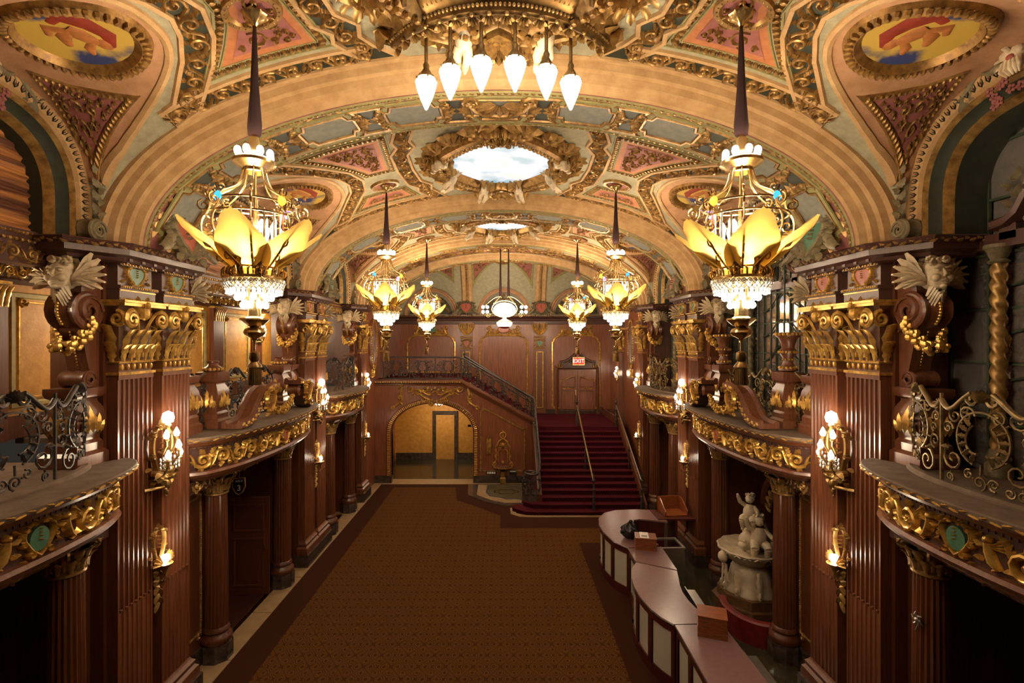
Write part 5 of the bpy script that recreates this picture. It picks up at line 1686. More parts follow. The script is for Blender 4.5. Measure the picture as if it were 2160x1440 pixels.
# ================================================================ CHANDELIERS
def chandelier_parts(seed=0):
    P = []
    # heights are relative to the point where petals meet (z = 0)
    m = MB(); m.lathe([(.0, 2.62), (.10, 2.60), (.12, 2.56), (.09, 2.52), (.04, 2.49), (.02, 2.44)], 18, fl=.10, nf=9); P.append(('ceiling_rose', m.mesh('ceiling_rose', BRASS, True, .8)))
    m = MB(); m.lathe([(.014, 2.46), (.022, 2.3), (.038, 1.85), (.066, 1.45), (.060, 1.36)], 12, fl=.14, nf=4); P.append(('velvet_sleeve', m.mesh('velvet_sleeve', VELV, True, 1)))
    m = MB()
    m.lathe([(.03, 1.36), (.05, 1.32), (.05, 1.20), (.08, 1.16), (.17, 1.12), (.20, 1.10), (.20, 1.07), (.15, 1.04), (.11, 1.02), (.11, .99)], 24)
    m.tube([(0, 0, 1.0), (0, 0, -.7)], .022, 8)
    for k in range(8):
        a = 2 * PI * (k + .5) / 8
        def Q(r, z): return (r * cos(a), r * sin(a), z)
        pr = bez((.10, 1.02), (.13, .86), (.14, .82), (.34, .72), 8) + bez((.34, .72), (.41, .68), (.36, .60), (.43, .53), 6)[1:] + bez((.43, .53), (.52, .38), (.40, .22), (.17, .02), 9)[1:]
        m.tube([Q(r, z) for r, z in pr], .016, 6, flat=.6)
        for cr, cz, rr, st in ((.44, .62, .06, 1.3), (.37, .75, .055, 0), (.40, .42, .07, .6), (.38, .27, .075, 2.0), (.29, .12, .055, 2.5), (.31, .60, .05, 2.0)):
            m.tube([Q(x, z) for x, z in spiral(cr, cz, rr, st, 1.3, -1, 12)], .009, 5)
    for z, r in ((.66, .38), (.53, .42), (.04, .20)):
        m.tube([(r * cos(2 * PI * j / 32), r * sin(2 * PI * j / 32), z) for j in range(33)], .011, 6, False)
    P.append(('cage', m.mesh('cage', BRASS, True, .9), 'stuff'))
    mb = MB()
    for k in range(8):
        a = 2 * PI * k / 8
        mb.ball((.155 * cos(a), .155 * sin(a), 1.17), (.036, .036, .048), 8, 6)
    P.append(('top_bulbs', mb.mesh('top_bulbs', BULBS), 'stuff'))
    mb, mc, mr = MB(), MB(), MB()
    for k in range(6):
        a = 2 * PI * k / 6 + .3
        mb.lathe([(.004, .50), (.028, .46), (.032, .42), (.02, .37)], 8, (.17 * cos(a), .17 * sin(a), 0))
        mb.lathe([(.004, .26), (.03, .22), (.034, .17), (.02, .12)], 8, (.15 * cos(a + .5), .15 * sin(a + .5), 0))
        mc.lathe([(.02, .37), (.02, .28), (.02, .14)], 8, (.17 * cos(a), .17 * sin(a), 0))
    for k in range(16):
        a = 2 * PI * k / 16
        (mr if k % 4 == 1 else mc).lathe([(.002, .60), (.014, .57), (.010, .45), (.014, .33), (.002, .28)], 6, (.26 * cos(a), .26 * sin(a), 0))
    P.append(('candle_bulbs', mb.mesh('candle_bulbs', BULBS), 'stuff')); P.append(('crystal_rods', mc.mesh('crystal_rods', CRYST), 'stuff')); P.append(('rose_rods', mr.mesh('rose_rods', ROSEC), 'stuff'))
    # petals
    def petal(a):
        rows = []
        for i in range(11):
            t = i / 10
            wd = .075 + .165 * sin(PI * min(1, t * .93 + .05))**.8 if t > 0 else .05
            if i == 10: wd = .12
            row = []
            for j in range(11):
                k = j / 5 - 1
                tt = t - (.05 * k * k if t > .5 else 0)
                r = .10 + .53 * tt**1.05 + .035 * (1 - k * k) ; z = .0 + .43 * tt - .06 * k * k + .008 * cos(k * 14)
                y = wd * k
                row.append((r * cos(a) - y * sin(a), r * sin(a) + y * cos(a), z + .04))
            rows.append(row)
        return MB().grid(rows)
    for k in range(6): P.append(('glass_petal', petal(2 * PI * k / 6 - PI / 2 + .18).mesh('glass_petal', PETAL, True, 2)))
    m = MB()
    for k in range(6):
        a = 2 * PI * k / 6 - PI / 2 + .18 + PI / 6
        leaf3(m, lambda u, v, h: ((.15 + h * 1.3) * cos(a) - u * sin(a), (.15 + h * 1.3) * sin(a) + u * cos(a), -.06 + v), .13, .30, .10)
        m.tube([((.14 + r) * cos(a), (.14 + r) * sin(a), z) for r, z in spiral(.12, -.02, .06, PI, 1.3, 1, 12)], .014, 5)
    P.append(('leaf_clasps', m.mesh('leaf_clasps', BRASS, True, .9), 'stuff'))
    # crown, lattice skirt
    m = MB()
    m.lathe([(.10, .06), (.16, .02), (.24, -.04), (.275, -.05), (.28, -.075), (.27, -.085)], 32)
    for k in range(24):
        a = 2 * PI * k / 24
        m.tube([(.275 * cos(a), .275 * sin(a), -.05), (.285 * cos(a), .285 * sin(a), .0), (.27 * cos(a + .05), .27 * sin(a + .05), .025)], .01, 5)
    P.append(('crown_band', m.mesh('crown_band', BRASS, True, .9), 'stuff'))
    m = MB()
    for k in range(36):
        a = 2 * PI * k / 36; d = 2 * PI / 36
        for sg in (-1, 1):
            m.tube([(.278 * cos(a), .278 * sin(a), -.085), (.272 * cos(a + sg * d), .272 * sin(a + sg * d), -.135), (.258 * cos(a), .258 * sin(a), -.185)], .006, 4)
        m.ball((.278 * cos(a), .278 * sin(a), -.11), .013, 5, 4); m.ball((.255 * cos(a), .255 * sin(a), -.205), (.009, .009, .02), 5, 4)
    P.append(('crystal_skirt', m.mesh('crystal_skirt', CRYST), 'stuff'))
    mb = MB()
    for n, r, z in ((10, .215, -.20), (8, .15, -.255), (6, .10, -.33)):
        for k in range(n): mb.ball((r * cos(2 * PI * (k + .5) / n), r * sin(2 * PI * (k + .5) / n), z), .034, 8, 6)
    P.append(('lower_bulbs', mb.mesh('lower_bulbs', BULBS), 'stuff'))
    m = MB()
    m.lathe([(.24, -.09), (.17, -.16), (.10, -.26), (.07, -.32), (.06, -.36), (.065, -.44), (.12, -.47), (.135, -.46), (.14, -.475), (.08, -.53), (.04, -.545), (.09, -.565), (.105, -.60), (.085, -.63), (.03, -.66), (.012, -.70), (.012, -.80)], 24, fl=.03, nf=8)
    P.append(('bowl_and_finial', m.mesh('bowl_and_finial', BRASS, True, .8)))
    m = MB()
    m.lathe([(.012, -.78), (.045, -.80), (.05, -.86), (.035, -.89), (.06, -.92), (.07, -.945), (.05, -.955)], 14)
    for k in range(22):
        a = 2 * PI * k / 22
        m.tube([(.048 * cos(a), .048 * sin(a), -.95), (.058 * cos(a), .058 * sin(a), -1.12)], .009, 4)
    P.append(('tassel', m.mesh('tassel', BRONZE), 'stuff'))
    for k, mm in enumerate((BLUEG, AMBG, VIOLG, AMBG)):
        a = -PI / 2 - .45 + k * PI / 2
        j = MB(); j.ball((0, 0, 0), (.05, .05, .018), 12, 6)
        j.tf(lambda x, y, z: ((.385 + z) * cos(a) - x * sin(a), (.385 + z) * sin(a) + x * cos(a), .66 + y))
        P.append(('glass_jewel', j.mesh('glass_jewel', mm)))
    return P
CHAN = chandelier_parts()
CH = ((4.95, 'nearest'), (10.5, 'middle'), (16.0, 'farthest'))
for s, _ in SIDES:
    for y, nm in CH:
        t = thing('chandelier', f'{nm} amber-petal crystal chandelier {SN[s]}', 'chandelier', CHAN, (s * 2.42, y, 6.18), -s, group='six amber-petal chandeliers')
        fk = 1.5 if nm == 'farthest' else 1.0
        lamp('chandelier_top_light', t, (0, 0, 1.24), CHW * (.28 if nm == 'nearest' else .5) * fk, .16)
        lamp('chandelier_core_light', t, (0, 0, .34), CHW * (.75 if nm == 'nearest' else .9) * fk, .12)
        lamp('chandelier_low_light', t, (0, 0, -.38), CHW * .8 * fk, .16)
# oval hanging lamp over the stairs
P = []
m = MB()
for sg in (-1, 1): m.lathe([(.02, 2.45), (.035, 1.2), (.055, .52)], 10, (sg * .15, 0, 0))
P.append(('velvet_straps', m.mesh('velvet_straps', VELV), 'stuff'))
m = MB(); m.ball((0, 0, 0), (.42, .42, .26), 24, 14); P.append(('milk_glass_drum', m.mesh('milk_glass_drum', CLAMP)))
m = MB()
m.tube([(.47 * cos(t), -.40, .31 * sin(t)) for t in [2 * PI * j / 36 for j in range(37)]], .02, 6, False)
for sg in (-1, 1):
    m.tube([(sg * .15, 0, .52), (sg * .25, 0, .40), (sg * .40, -.2, .22)], .018, 6)
    m.tube([(sg * x, -.1, z) for x, z in bez((.40, -.10), (.60, -.35), (.95, -.2), (.80, -.05), 10)], .014, 6)
    m.tube([(sg * x, -.1, z) for x, z in spiral(.62, -.22, .12, 0, 1.4, 1, 14)], .012, 5)
    m.tube([(sg * x, -.1, z) for x, z in bez((.1, .45), (.3, .55), (.5, .35), (.75, .12), 10)], .012, 6)
m.lathe([(.05, -.30), (.10, -.36), (.30, -.44), (.31, -.47), (.28, -.48)], 24)
P.append(('brass_frame', m.mesh('brass_frame', BRASS), 'stuff'))
m = MB()
for sg in (-1, 1):
    for z in (.09, -.09):
        for x in (.64, .80): m.ball((sg * x, -.1, z), (.06, .06, .06), 10, 7)
P.append(('side_globes', m.mesh('side_globes', BULBS), 'stuff'))
m = MB(); m.lathe([(.29, -.47), (.28, -.55), (.22, -.63)], 24); P.append(('lower_globe', m.mesh('lower_globe', CLAMP)))
m = MB(); m.lathe([(.22, -.63), (.12, -.70), (.0, -.72)], 24); P.append(('lower_cup', m.mesh('lower_cup', RED)))
t = thing('oval_hanging_lamp', 'oval milk-glass lamp on two straps hanging over the stair landing', 'lamp', P, (0.08, 18.7, 6.66))
lamp('oval_light', t, (0, -.55, 0), 70, .25); lamp('oval_light', t, (0, .6, .1), 110, .25)
# ================================================================ BACK WALL
def MBK(x, z, h): return (x, YB - h, z)
def bpart(name, mesh, kind=None): return new(name, mesh, wb, kind)
m = MB(); sweep(m, MBK, [(5.2, 6.62), (-5.2, 6.62)], [(-.02, .30), (.03, .30), (.06, .24), (.10, .22), (.13, .12), (.20, .10), (.24, .05), (.36, .04), (.38, .0)]); bpart('cornice', m.mesh('cornice', WOODD, True, .5))
m = MB(); eggs(m, lambda a, b, h: MBK(-5 + a, 6.60 + b, .30 + h), 10, .09, .05, .03); eggs(m, lambda a, b, h: MBK(-5 + a, 6.40 + b, .05 + h), 10, .06, .04, .025); bpart('cornice_gilding', m.mesh('cornice_gilding', GILTD), 'stuff')
for c, z0, w in ((912, MEZ + .05, 1.08), (1065, 2.42, 1.08), (1218, 2.42, 1.08)):
    x = bx(c); z1 = bz(711)
    q = [(x - w, z0 + .12), (x - w + .10, z0), (x + w - .10, z0), (x + w, z0 + .12), (x + w, z1 - .32), (x + w - .05, z1 - .30)] + [(x + w - .05 - .28 * (1 - cos(t)), z1 - .30 + .26 * sin(t)) for t in (.4, .8, 1.2, 1.5)] + [(x + w - .36, z1), (x - w + .36, z1)] + [(x - w + .05 + .28 * (1 - cos(t)), z1 - .30 + .26 * sin(t)) for t in (1.5, 1.2, .8, .4)] + [(x - w + .05, z1 - .30), (x - w, z1 - .32)]
    m = MB(); sweep(m, MBK, q, [(-.045, 0), (-.03, .035), (.0, .05), (.03, .035), (.045, 0)], True)
    bpart('panel_frame', m.mesh('panel_frame', GILT))
    m = MB()
    M = lambda a, b, h: MBK(x + a, bz(700) + b, h)
    for sg in (-1, 1):
        ribbon(m, M, [(sg * a, b) for a, b in bez((.78, -.22), (.55, -.10), (.70, .10), (.45, .02), 10)], .05, .06, .7, .7)
        ribbon(m, M, [(sg * a, b) for a, b in spiral(.66, .12, .11, 0, 1.4, -1, 14)], .035, .07)
        ribbon(m, M, [(sg * a, b) for a, b in spiral(.70, -.14, .11, 2, 1.4, 1, 14)], .035, .07)
        ribbon(m, M, [(sg * a, b) for a, b in spiral(.34, -.06, .15, 1, 1.4, -1, 14)], .035, .07)
        for k in range(7): leaf(m, M, sg * (.10 + .09 * k), -.16 + .04 * (k % 3), (0 if sg > 0 else PI) + sg * (.7 if k % 2 else -.3), .2, .12, .06)
    ribbon(m, M, [(.26 * cos(t), .02 + .15 * sin(t)) for t in [2 * PI * k / 20 for k in range(21)]], .03, .07, 1, 1)
    bpart('panel_crest', m.mesh('panel_crest', GILT), 'stuff')
    m = MB().prism(oval(0, .02, .25, .14, 20), M, 0, .035); bpart('crest_cabochon', m.mesh('crest_cabochon', RED if c == 1065 else GRN, True, .5))
for c in (987, 1141):
    x = bx(c)
    m = MB().box(x - .27, x + .27, YB - .10, YB, 2.2 if c > 1060 else 3.6, 6.35); bpart('back_pilaster', m.mesh('back_pilaster', WOODL, False))
    m = MB(); M = lambda a, b, h: MBK(x + a, b, .10 + h)
    for k in range(5):
        for sg in (-1, 1): ribbon(m, M, bez((0, 5.72), (sg * .06 * k, 5.9), (sg * .10 * k, 6.0 + .03 * k), (sg * .075 * k, 6.28), 8), .035, .06, .5, .9)
    ribbon(m, M, [(-.27, 5.66), (.27, 5.66)], .03, .05, 1, 1); ribbon(m, M, [(-.24, 5.58), (.24, 5.58)], .02, .04, 1, 1)
    cartouche(m, lambda a, b, h: M(a, 5.36 + b, h), .40, .34, .05)
    ribbon(m, M, [(-.24, 5.14), (.24, 5.14)], .02, .04, 1, 1)
    z0 = 2.45 if c > 1060 else 4.05
    frame2(m, M, x * 0 - .14, .14, z0, 4.98, .03, .04)
    bpart('pilaster_gilding', m.mesh('pilaster_gilding', GILT), 'stuff')
    m = MB().prism(shield(.3, .28), lambda a, b, h: M(a, 5.36 + b, h), 0, .03); bpart('pilaster_shield', m.mesh('pilaster_shield', RED if c < 1060 else GRN, True, .5))
m = MB().box(1.3, 4.9, YB - .05, YB, 2.17, 2.38); bpart('skirting', m.mesh('skirting', MARBD, False))
# lunettes of the end wall
XC = [bx(912), bx(1066), bx(1219)]
RL = 1.22
for k, x in enumerate(XC):
    arc = [(x + RL * cos(PI * i / 28), 6.66 + RL * sin(PI * i / 28)) for i in range(29)]
    m = MB().prism([(x + RL, 6.6)] + arc + [(x - RL, 6.6)], MBK, 0, .02); bpart('lunette_field', m.mesh('lunette_field', GREY, True, .4))
    m = MB(); sweep(m, MBK, arc, [(-.02, .0), (.0, .08), (.06, .10), (.10, .06), (.16, .06), (.18, .0)]); bpart('lunette_moulding', m.mesh('lunette_moulding', TANP, True, .6))
    m, mg = MB(), MB()
    for sg in (-1, 1):
        q = [(x + sg * .42, 6.72), (x + sg * .98, 6.72), (x + sg * .90, 7.0), (x + sg * .70, 7.30), (x + sg * .42, 7.5)]
        if sg < 0: q = q[::-1]
        m.prism(q, MBK, .0, .03); sweep(mg, MBK, q, [(-.02, .02), (0, .06), (.02, .02)], True)
        arabesque(mg, lambda a, b, h: MBK(a, b, .03 + h), inset(q, .04), .20, .07, .03, .05, 31 + k)
    bpart('lunette_panels', m.mesh('lunette_panels', DGRN, False), 'stuff')
    arabesque(mg, lambda a, b, h: MBK(a, b, .02 + h), [(x - .34, 6.7), (x + .34, 6.7), (x + .36, 7.4), (x, 7.75), (x - .36, 7.4)], .2, .07, .035, .06, 41 + k)
    bpart('lunette_scrollwork', mg.mesh('lunette_scrollwork', GILTD), 'stuff')
for c in (987, 1143):     # crests over the end cornice
    o = thing('cornice_crest', f'rose shield crest on the end wall cornice, {"beside the landing" if c < 1060 else "beside the door bay"}', 'crest', CREST['rose'], (bx(c), YB + .06, 0), 1, -PI / 2)
# coved end vault
def ez(x, y):
    zb = ZC + (BV - .1) * sqrt(max(0, 1 - (x / AV)**2))
    t = max(0, (y - 20.5) / (YB - 20.5)); zv = 6.66 + 2.42 * sqrt(max(0, 1 - t * t))
    z = min(zb, zv)
    for xc in XC:
        u = (x - xc) / RL
        if abs(u) < 1: z = max(z, min(6.66 + RL * sqrt(1 - u * u), zb))
    return z
rows = [[(x, y, ez(x, y)) for y in [20.4 + (YB - 20.4) * (1 - (1 - j / 26)**1.6) for j in range(27)]] for x in [AV * sin(PI / 2 * (i / 70 - 1)) for i in range(141)]]
new('end_vault', MB().grid(rows).mesh('end_vault', SAGE, True, 1.0), ceil)
def ME(x, y, h): return (x, y - h * .5, ez(x, y) - h * .85)
for x in ((XC[0] + XC[1]) / 2, (XC[1] + XC[2]) / 2):
    m = MB(); pth = [(x, YB - .02 - .0), (x, 22.3), (x, 21.8), (x, 21.3), (x, 20.7)]
    def MR(a, b, h):
        t = a; y = YB - .01 - t
        y = max(20.5, y); return (x + b, y - h, 6.66 + 2.42 * sqrt(max(0, 1 - ((y - 20.5) / (YB - 20.5))**2)) - h * .6)
    m.grid([[MR(2.1 * (i / 20)**2, b, h) for b, h in ((-.26, .02), (-.2, .08), (-.09, .08), (-.07, .04), (.07, .04), (.09, .08), (.2, .08), (.26, .02))] for i in range(21)])
    new('cove_rib', m.mesh('cove_rib', TAN, True, .5), ceil)
    m = MB()
    for i in range(26): dome(m, lambda a, b, h: MR(a, b, .04 + h), 2.0 * ((i + .5) / 26)**2, 0, .06, .05, .04, 6)
    new('cove_rib_beads', m.mesh('cove_rib_beads', GILTC), ceil, 'stuff')
mf, mo, ma = MB(), MB(), MB()
for q, sd in (([(-.95, 21.9), (-.4, 21.35), (-.75, 20.75), (-1.35, 20.75), (-1.3, 22.3)], 1), ([(.95, 21.9), (.4, 21.35), (.75, 20.75), (1.35, 20.75), (1.3, 22.3)], 2), ([(-2.2, 22.2), (-2.15, 20.8), (-3.6, 20.8), (-3.1, 21.7)], 3), ([(2.2, 22.2), (2.15, 20.8), (3.6, 20.8), (3.1, 21.7)], 4)):
    patch(mf, ME, q, .02, .12); sweep(mo, ME, resample(q, .1), [(-.05, .01), (-.04, .05), (.04, .05), (.05, .01)], True)
    arabesque(ma, lambda a, b, h: ME(a, b, h + .02), inset(q, .08), .2, .06, .03, .05, 50 + sd)
new('cove_panels', mf.mesh('cove_panels', PINK), ceil, 'stuff'); new('cove_panel_frames', mo.mesh('cove_panel_frames', OLIVE), ceil, 'stuff'); new('cove_arabesque', ma.mesh('cove_arabesque', GILTC), ceil, 'stuff')
m = MB(); ov = oval(0, 21.15, .34, .30, 24); sweep(m, ME, ov, [(-.06, .0), (-.04, .06), (.04, .07), (.06, .02)], True); new('cove_medallion', m.mesh('cove_medallion', GILTC), ceil); new('cove_medallion_painting', patch(MB(), ME, ov, .02, .1).mesh('cove_medallion_painting', PAINT), ceil)

# exit doors
P = []
x0, x1, zl, zt = bx(1180), bx(1261), 2.17, bz(782)
xm = (x0 + x1) / 2
m = MB(); sweep(m, lambda x, z, h: (x, -h, z), [(x0, zl), (x0, zt), (x1, zt), (x1, zl)], [(-.02, .0), (.0, .06), (.05, .10), (.10, .06), (.14, .06), (.16, .0)][::1]); P.append(('door_frame', m.mesh('door_frame', WOODL, True, .5)))
for sg in (-1, 1):
    a, b = sorted((xm + sg * .012, xm + sg * (xm - x0 - .05)))
    lf = MB().box(a, b, -.05, 0, zl, zt - .06).mesh('door_leaf', WOODP, False)
    m = MB(); M = lambda x, z, h: (x, -.05 - h, z)
    w = b - a; c = (a + b) / 2
    frame2(m, M, a + .10, b - .10, zl + .15, zl + 1.05, .02, .02)
    q = [(a + .10, zl + 1.22), (b - .10, zl + 1.22), (b - .10, zl + 1.52 + (.14 if sg < 0 else 0)), (c, zl + 1.58), (a + .10, zl + 1.52 + (.14 if sg > 0 else 0))]
    sweep(m, M, q, [(-.02, 0), (-.01, .02), (.01, .02), (.02, 0)], True)
    mg = MB()
    p = bez((xm + sg * .10, zl + 1.72), (xm + sg * .3, zl + 1.74), (xm + sg * .38, zl + 1.55), (xm + sg * (w - .02), zl + 1.48), 10)
    ribbon(mg, M, p, .022, .03, 1, 1)
    for k in range(5): leaf(mg, M, c + (k - 2) * .07, zl + 1.12, PI / 2 + (2 - k) * .6, .13, .07, .03)
    kids = [('leaf_panels', m.mesh('leaf_panels', WOODL, True, .5), 'stuff'), ('leaf_gilding', mg.mesh('leaf_gilding', GILT), 'stuff')]
    if sg < 0: kids.append(('push_plate', MB().box(b - .10, b - .04, -.062, -.05, zl + .85, zl + 1.1).mesh('push_plate', BRASS, False)))
    P.append(('door_leaf', lf, None, kids))
thing('double_door', 'double mahogany exit doors with gilded curved panels at the stair head', 'door', P, (0, YB, 0))
P = []
m = MB(); M = lambda a, b, h: (a, -h, b)
for sg in (-1, 1):
    c = bez((.10, .46), (.24, .42), (.34, .14), (.82, .10), 14)
    sweep(m, M, [(sg * a, b) for a, b in c], [(-.05, 0), (-.05, .14), (-.02, .18), (.03, .18), (.05, .10), (.05, 0)])
m.box(-.74, .74, -.12, 0, -.17, .08)
P.append(('pediment_body', m.mesh('pediment_body', WOODD, True, .5), 'stuff'))
m = MB(); cartouche(m, lambda a, b, h: M(a, b + .36, .12 + h), .30, .36, .06)
for sg in (-1, 1):
    ribbon(m, M, [(sg * a, b) for a, b in spiral(.72, -.06, .12, PI / 2, 1.5, -1, 16)], .035, .16); ribbon(m, M, [(sg * a, b) for a, b in bez((.80, -.14), (.92, -.14), (.95, -.02), (.86, .0), 8)], .03, .1)
    for k in range(6): leaf(m, lambda a, b, h: M(a, b, .12 + h), sg * (.12 + .07 * k), .26 - .03 * k, (0 if sg > 0 else PI) - sg * .4, .1, .06, .04)
P.append(('pediment_gilding', m.mesh('pediment_gilding', GILT), 'stuff'))
P.append(('pediment_jewel', MB().prism(oval(0, .36, .07, .11, 14), lambda a, b, h: M(a, b, .12 + h), 0, .06).mesh('pediment_jewel', RED)))
thing('door_pediment', 'carved swan-neck pediment with gilded scrolls above the exit doors', 'pediment', P, (xm, YB - .02, zt + .22))
EXR = emis('lit_red_glass', (1.0, 0.03, 0.015), .75, (.5, .02, .01)); EXW = emis('lit_white_letters', (1, .80, .72), 1.0)
P = [('sign_case', MB().box(-.27, .27, -.10, 0, -.18, .18).mesh('sign_case', BRASS, False)), ('red_face', MB().box(-.235, .235, -.105, -.1, -.145, .145).mesh('red_face', EXR, False))]
t = thing('exit_sign', 'lit red exit sign over the double doors', 'sign', P, (xm + .02, YB - .18, bz(765)))
text('EXIT', .25, EXW, (0, -.107, 0), (PI / 2, 0, 0), t)

# ================================================================ STAIRS
RIS, TRD, Y0 = .1447, .264, 15.58
XL, XR = 1.30, 4.50
st = new('staircase', None); st['label'] = 'wide flight of red carpeted stairs up to the exit landing'; st['category'] = 'staircase'
def step_outline(k):
    y = Y0 + TRD * k
    if k == 0: return [(XR, y), (XR, 19.3), (.95, 19.3), (.95, 16.35)] + [(.62 + .30 * cos(a), y + .38 + .38 * sin(a)) for a in [PI * .5 + PI * .1 * i for i in range(1, 6)]] + [(.75, y + .02), (1.1, y)]
    if k == 1: return [(XR, y), (XR, 19.3), (1.05, 19.3), (1.05, 16.4)] + [(.90 + .22 * cos(a), y + .28 + .28 * sin(a)) for a in [PI * .5 + PI * .1 * i for i in range(1, 6)]] + [(1.0, y + .01), (1.3, y)]
    return [(XR, y), (XR, 19.3), (XL, 19.3), (XL, y)]
for k in range(15):
    o = step_outline(k)
    z0, z1 = RIS * k, RIS * (k + 1)
    m = MB()
    m.prism(o, MXY, z1 - .035, z1)
    # nosing
    p = new('step', m.mesh('step', CRED, True, .4), st)
    m = MB(); y = Y0 + TRD * k
    xs = [q for q in (o if k > 1 else o)]
    q = inset(o, .012)
    m.prism(q, MXY, z0, z1 - .03)
    new('riser', m.mesh('riser', CDOT, False), p)
    m = MB().tube([(min(XL, 1.3) if k > 1 else (1.0 if k == 0 else 1.2), y, z1 - .018), (XR, y, z1 - .018)], .02, 8); new('nosing', m.mesh('nosing', CRED), p)
ko = [(XR, Y0 - .12), (XR, Y0), (1.1, Y0)] + [(.62 + .30 * cos(a), Y0 + .38 + .38 * sin(a)) for a in [PI * 1.0 - PI * .1 * i for i in range(0, 6)]][::-1][:0] + [(.75, Y0 + .02), (.45, Y0 + .2), (.40, Y0 + .7)] + [(.26, Y0 + .7), (.28, Y0 + .15), (.55, Y0 - .10), (1.0, Y0 - .13)]
new('stone_kerb', MB().prism(ko, MXY, 0, .035).mesh('stone_kerb', STONE, False), st)
LZ = 15 * RIS
new('landing', MB().box(XL, XR + .3, 19.27, YB, LZ - .2, LZ).mesh('landing', CRED, False), st)
n2 = 13
for k in range(n2):
    z1 = LZ + (MEZ - LZ) * (k + 1) / n2; x1 = XL - (XL + 1.62) * k / n2; x0 = XL - (XL + 1.62) * (k + 1) / n2
    new('upper_step', MB().box(x0 - .02, x1, YW + .12, YB, z1 - .16, z1).mesh('upper_step', CRED, False), st)
new('upper_landing', MB().box(-4.95, -1.60, YW + .10, YB, MEZ - .2, MEZ).mesh('upper_landing', CRED, False), st)
# side string of the main flight
m = MB(); q = [(16.15, 0), (19.3, 0), (19.3, LZ + .12), (19.1, LZ + .12), (16.4, .62), (16.15, .5)]
m.prism(q, lambda y, z, h: (h, y, z), 1.16, 1.30); new('side_string', m.mesh('side_string', WOOD, True, .4), st)
m = MB().prism([(15.6, 0), (YB, 0), (YB, LZ + .3), (19.3, LZ + .3), (15.6, .35)], lambda y, z, h: (h, y, z), XR, XR + .06); new('wall_string', m.mesh('wall_string', WOODL, False), st)

# stair wall with arched passage
ax0, ax1, azs, azt = -4.28, -1.13, 1.95, 3.06
axc, aw = (ax0 + ax1) / 2, (ax1 - ax0) / 2
arch = [(axc - aw * cos(PI * i / 32), azs + (azt - azs) * sin(PI * i / 32)) for i in range(33)]
wall_poly = [(-4.95, 0), (ax0, 0)] + arch + [(ax1, 0), (1.30, 0), (1.30, LZ + .16), (1.10, LZ + .20), (-1.60, 3.86), (-4.95, 3.86)]
sw = struct('wall_stair')
M = lambda x, z, h: (x, YW - h, z)
new('wall_face', MB().prism(wall_poly, M, -.22, 0).mesh('wall_face', WOODP, False), sw)
m = MB(); sweep(m, M, [(-4.95, 3.86), (-1.60, 3.86), (1.10, LZ + .22), (1.30, LZ + .10)], [(-.10, .0), (-.08, .05), (-.02, .07), (.0, .13), (.05, .16), (.10, .16), (.12, .12), (.14, .12), (.14, -.2)])
new('coping', m.mesh('coping', WOODL, True, .5), sw)
m = MB(); cp = Path([(-4.9, 3.90), (-1.60, 3.90)]); eggs(m, cp.M(lambda x, z, h: M(x, z, .15 + h)), cp.L, .09, .06, .03); new('coping_gilding', m.mesh('coping_gilding', GILT), sw, 'stuff')
full = [(ax0, .28), (ax0, azs)] + arch[1:-1] + [(ax1, azs), (ax1, .28)]
m = MB(); sweep(m, M, full, [(.20, .0), (.20, .03), (.17, .05), (.05, .05), (.02, .03), (.0, .0), (.0, -.22)]); new('arch_surround', m.mesh('arch_surround', WOODL, True, .5), sw)
m = MB(); fp = Path(full); Mp = fp.M(M)
k = int(fp.L / .065)
for i in range(k):
    a = (i + .5) * fp.L / k
    ribbon(m, lambda u, v, h: Mp(u, v, .04 + h), [(a, .045), (a, .165)], .021, .035, 1, 1)
new('arch_gilding', m.mesh('arch_gilding', GILT), sw, 'stuff')
# gilded carving above the arch
m = MB()
for sg in (-1, 1):
    C = lambda a, b, h: M(axc + .1 + sg * a, b, h)
    for p, w in ((bez((.10, 3.42), (.35, 3.28), (.55, 3.75), (.95, 3.58), 10), .05), (bez((.05, 3.2), (.30, 3.18), (.45, 3.35), (.70, 3.5), 10), .045), (bez((1.32, 3.78), (1.18, 3.66), (1.42, 3.5), (1.28, 3.25), 8), .05), (bez((1.28, 3.25), (1.25, 3.1), (1.55, 2.98), (1.62, 2.9), 8), .045)): ribbon(m, C, p, w, .07, .6, .6)
    for cx, cz, r in ((.95, 3.62, .14), (.62, 3.5, .13), (.36, 3.62, .12), (.42, 3.24, .12), (1.30, 3.80, .10), (1.34, 3.32, .10), (1.62, 2.92, .09), (.15, 3.05, .1)): ribbon(m, C, spiral(cx, cz, r, 1.0, 1.4, -1, 14), .035, .08)
    for j in range(9): leaf(m, C, .12 + .10 * j, 3.45 + .08 * sin(j * 2.1), PI / 2 + .9 * (-1)**j, .2, .13, .07)
    for j in range(6): leaf(m, C, 1.34, 3.72 - .12 * j, -PI / 2 + .7 * (-1)**j, .16, .1, .06)
    for j in range(4): leaf(m, C, .05 + .1 * j, 3.10 + .02 * j, .4, .2, .1, .07)
for j in range(5): dome(m, lambda a, b, h: M(axc + .1 + a, b, h), (j - 2) * .14, 3.66 - .06 * (j % 2), .06, .06, .1, 8)
new('arch_carving', m.mesh('arch_carving', GILT), sw, 'stuff')
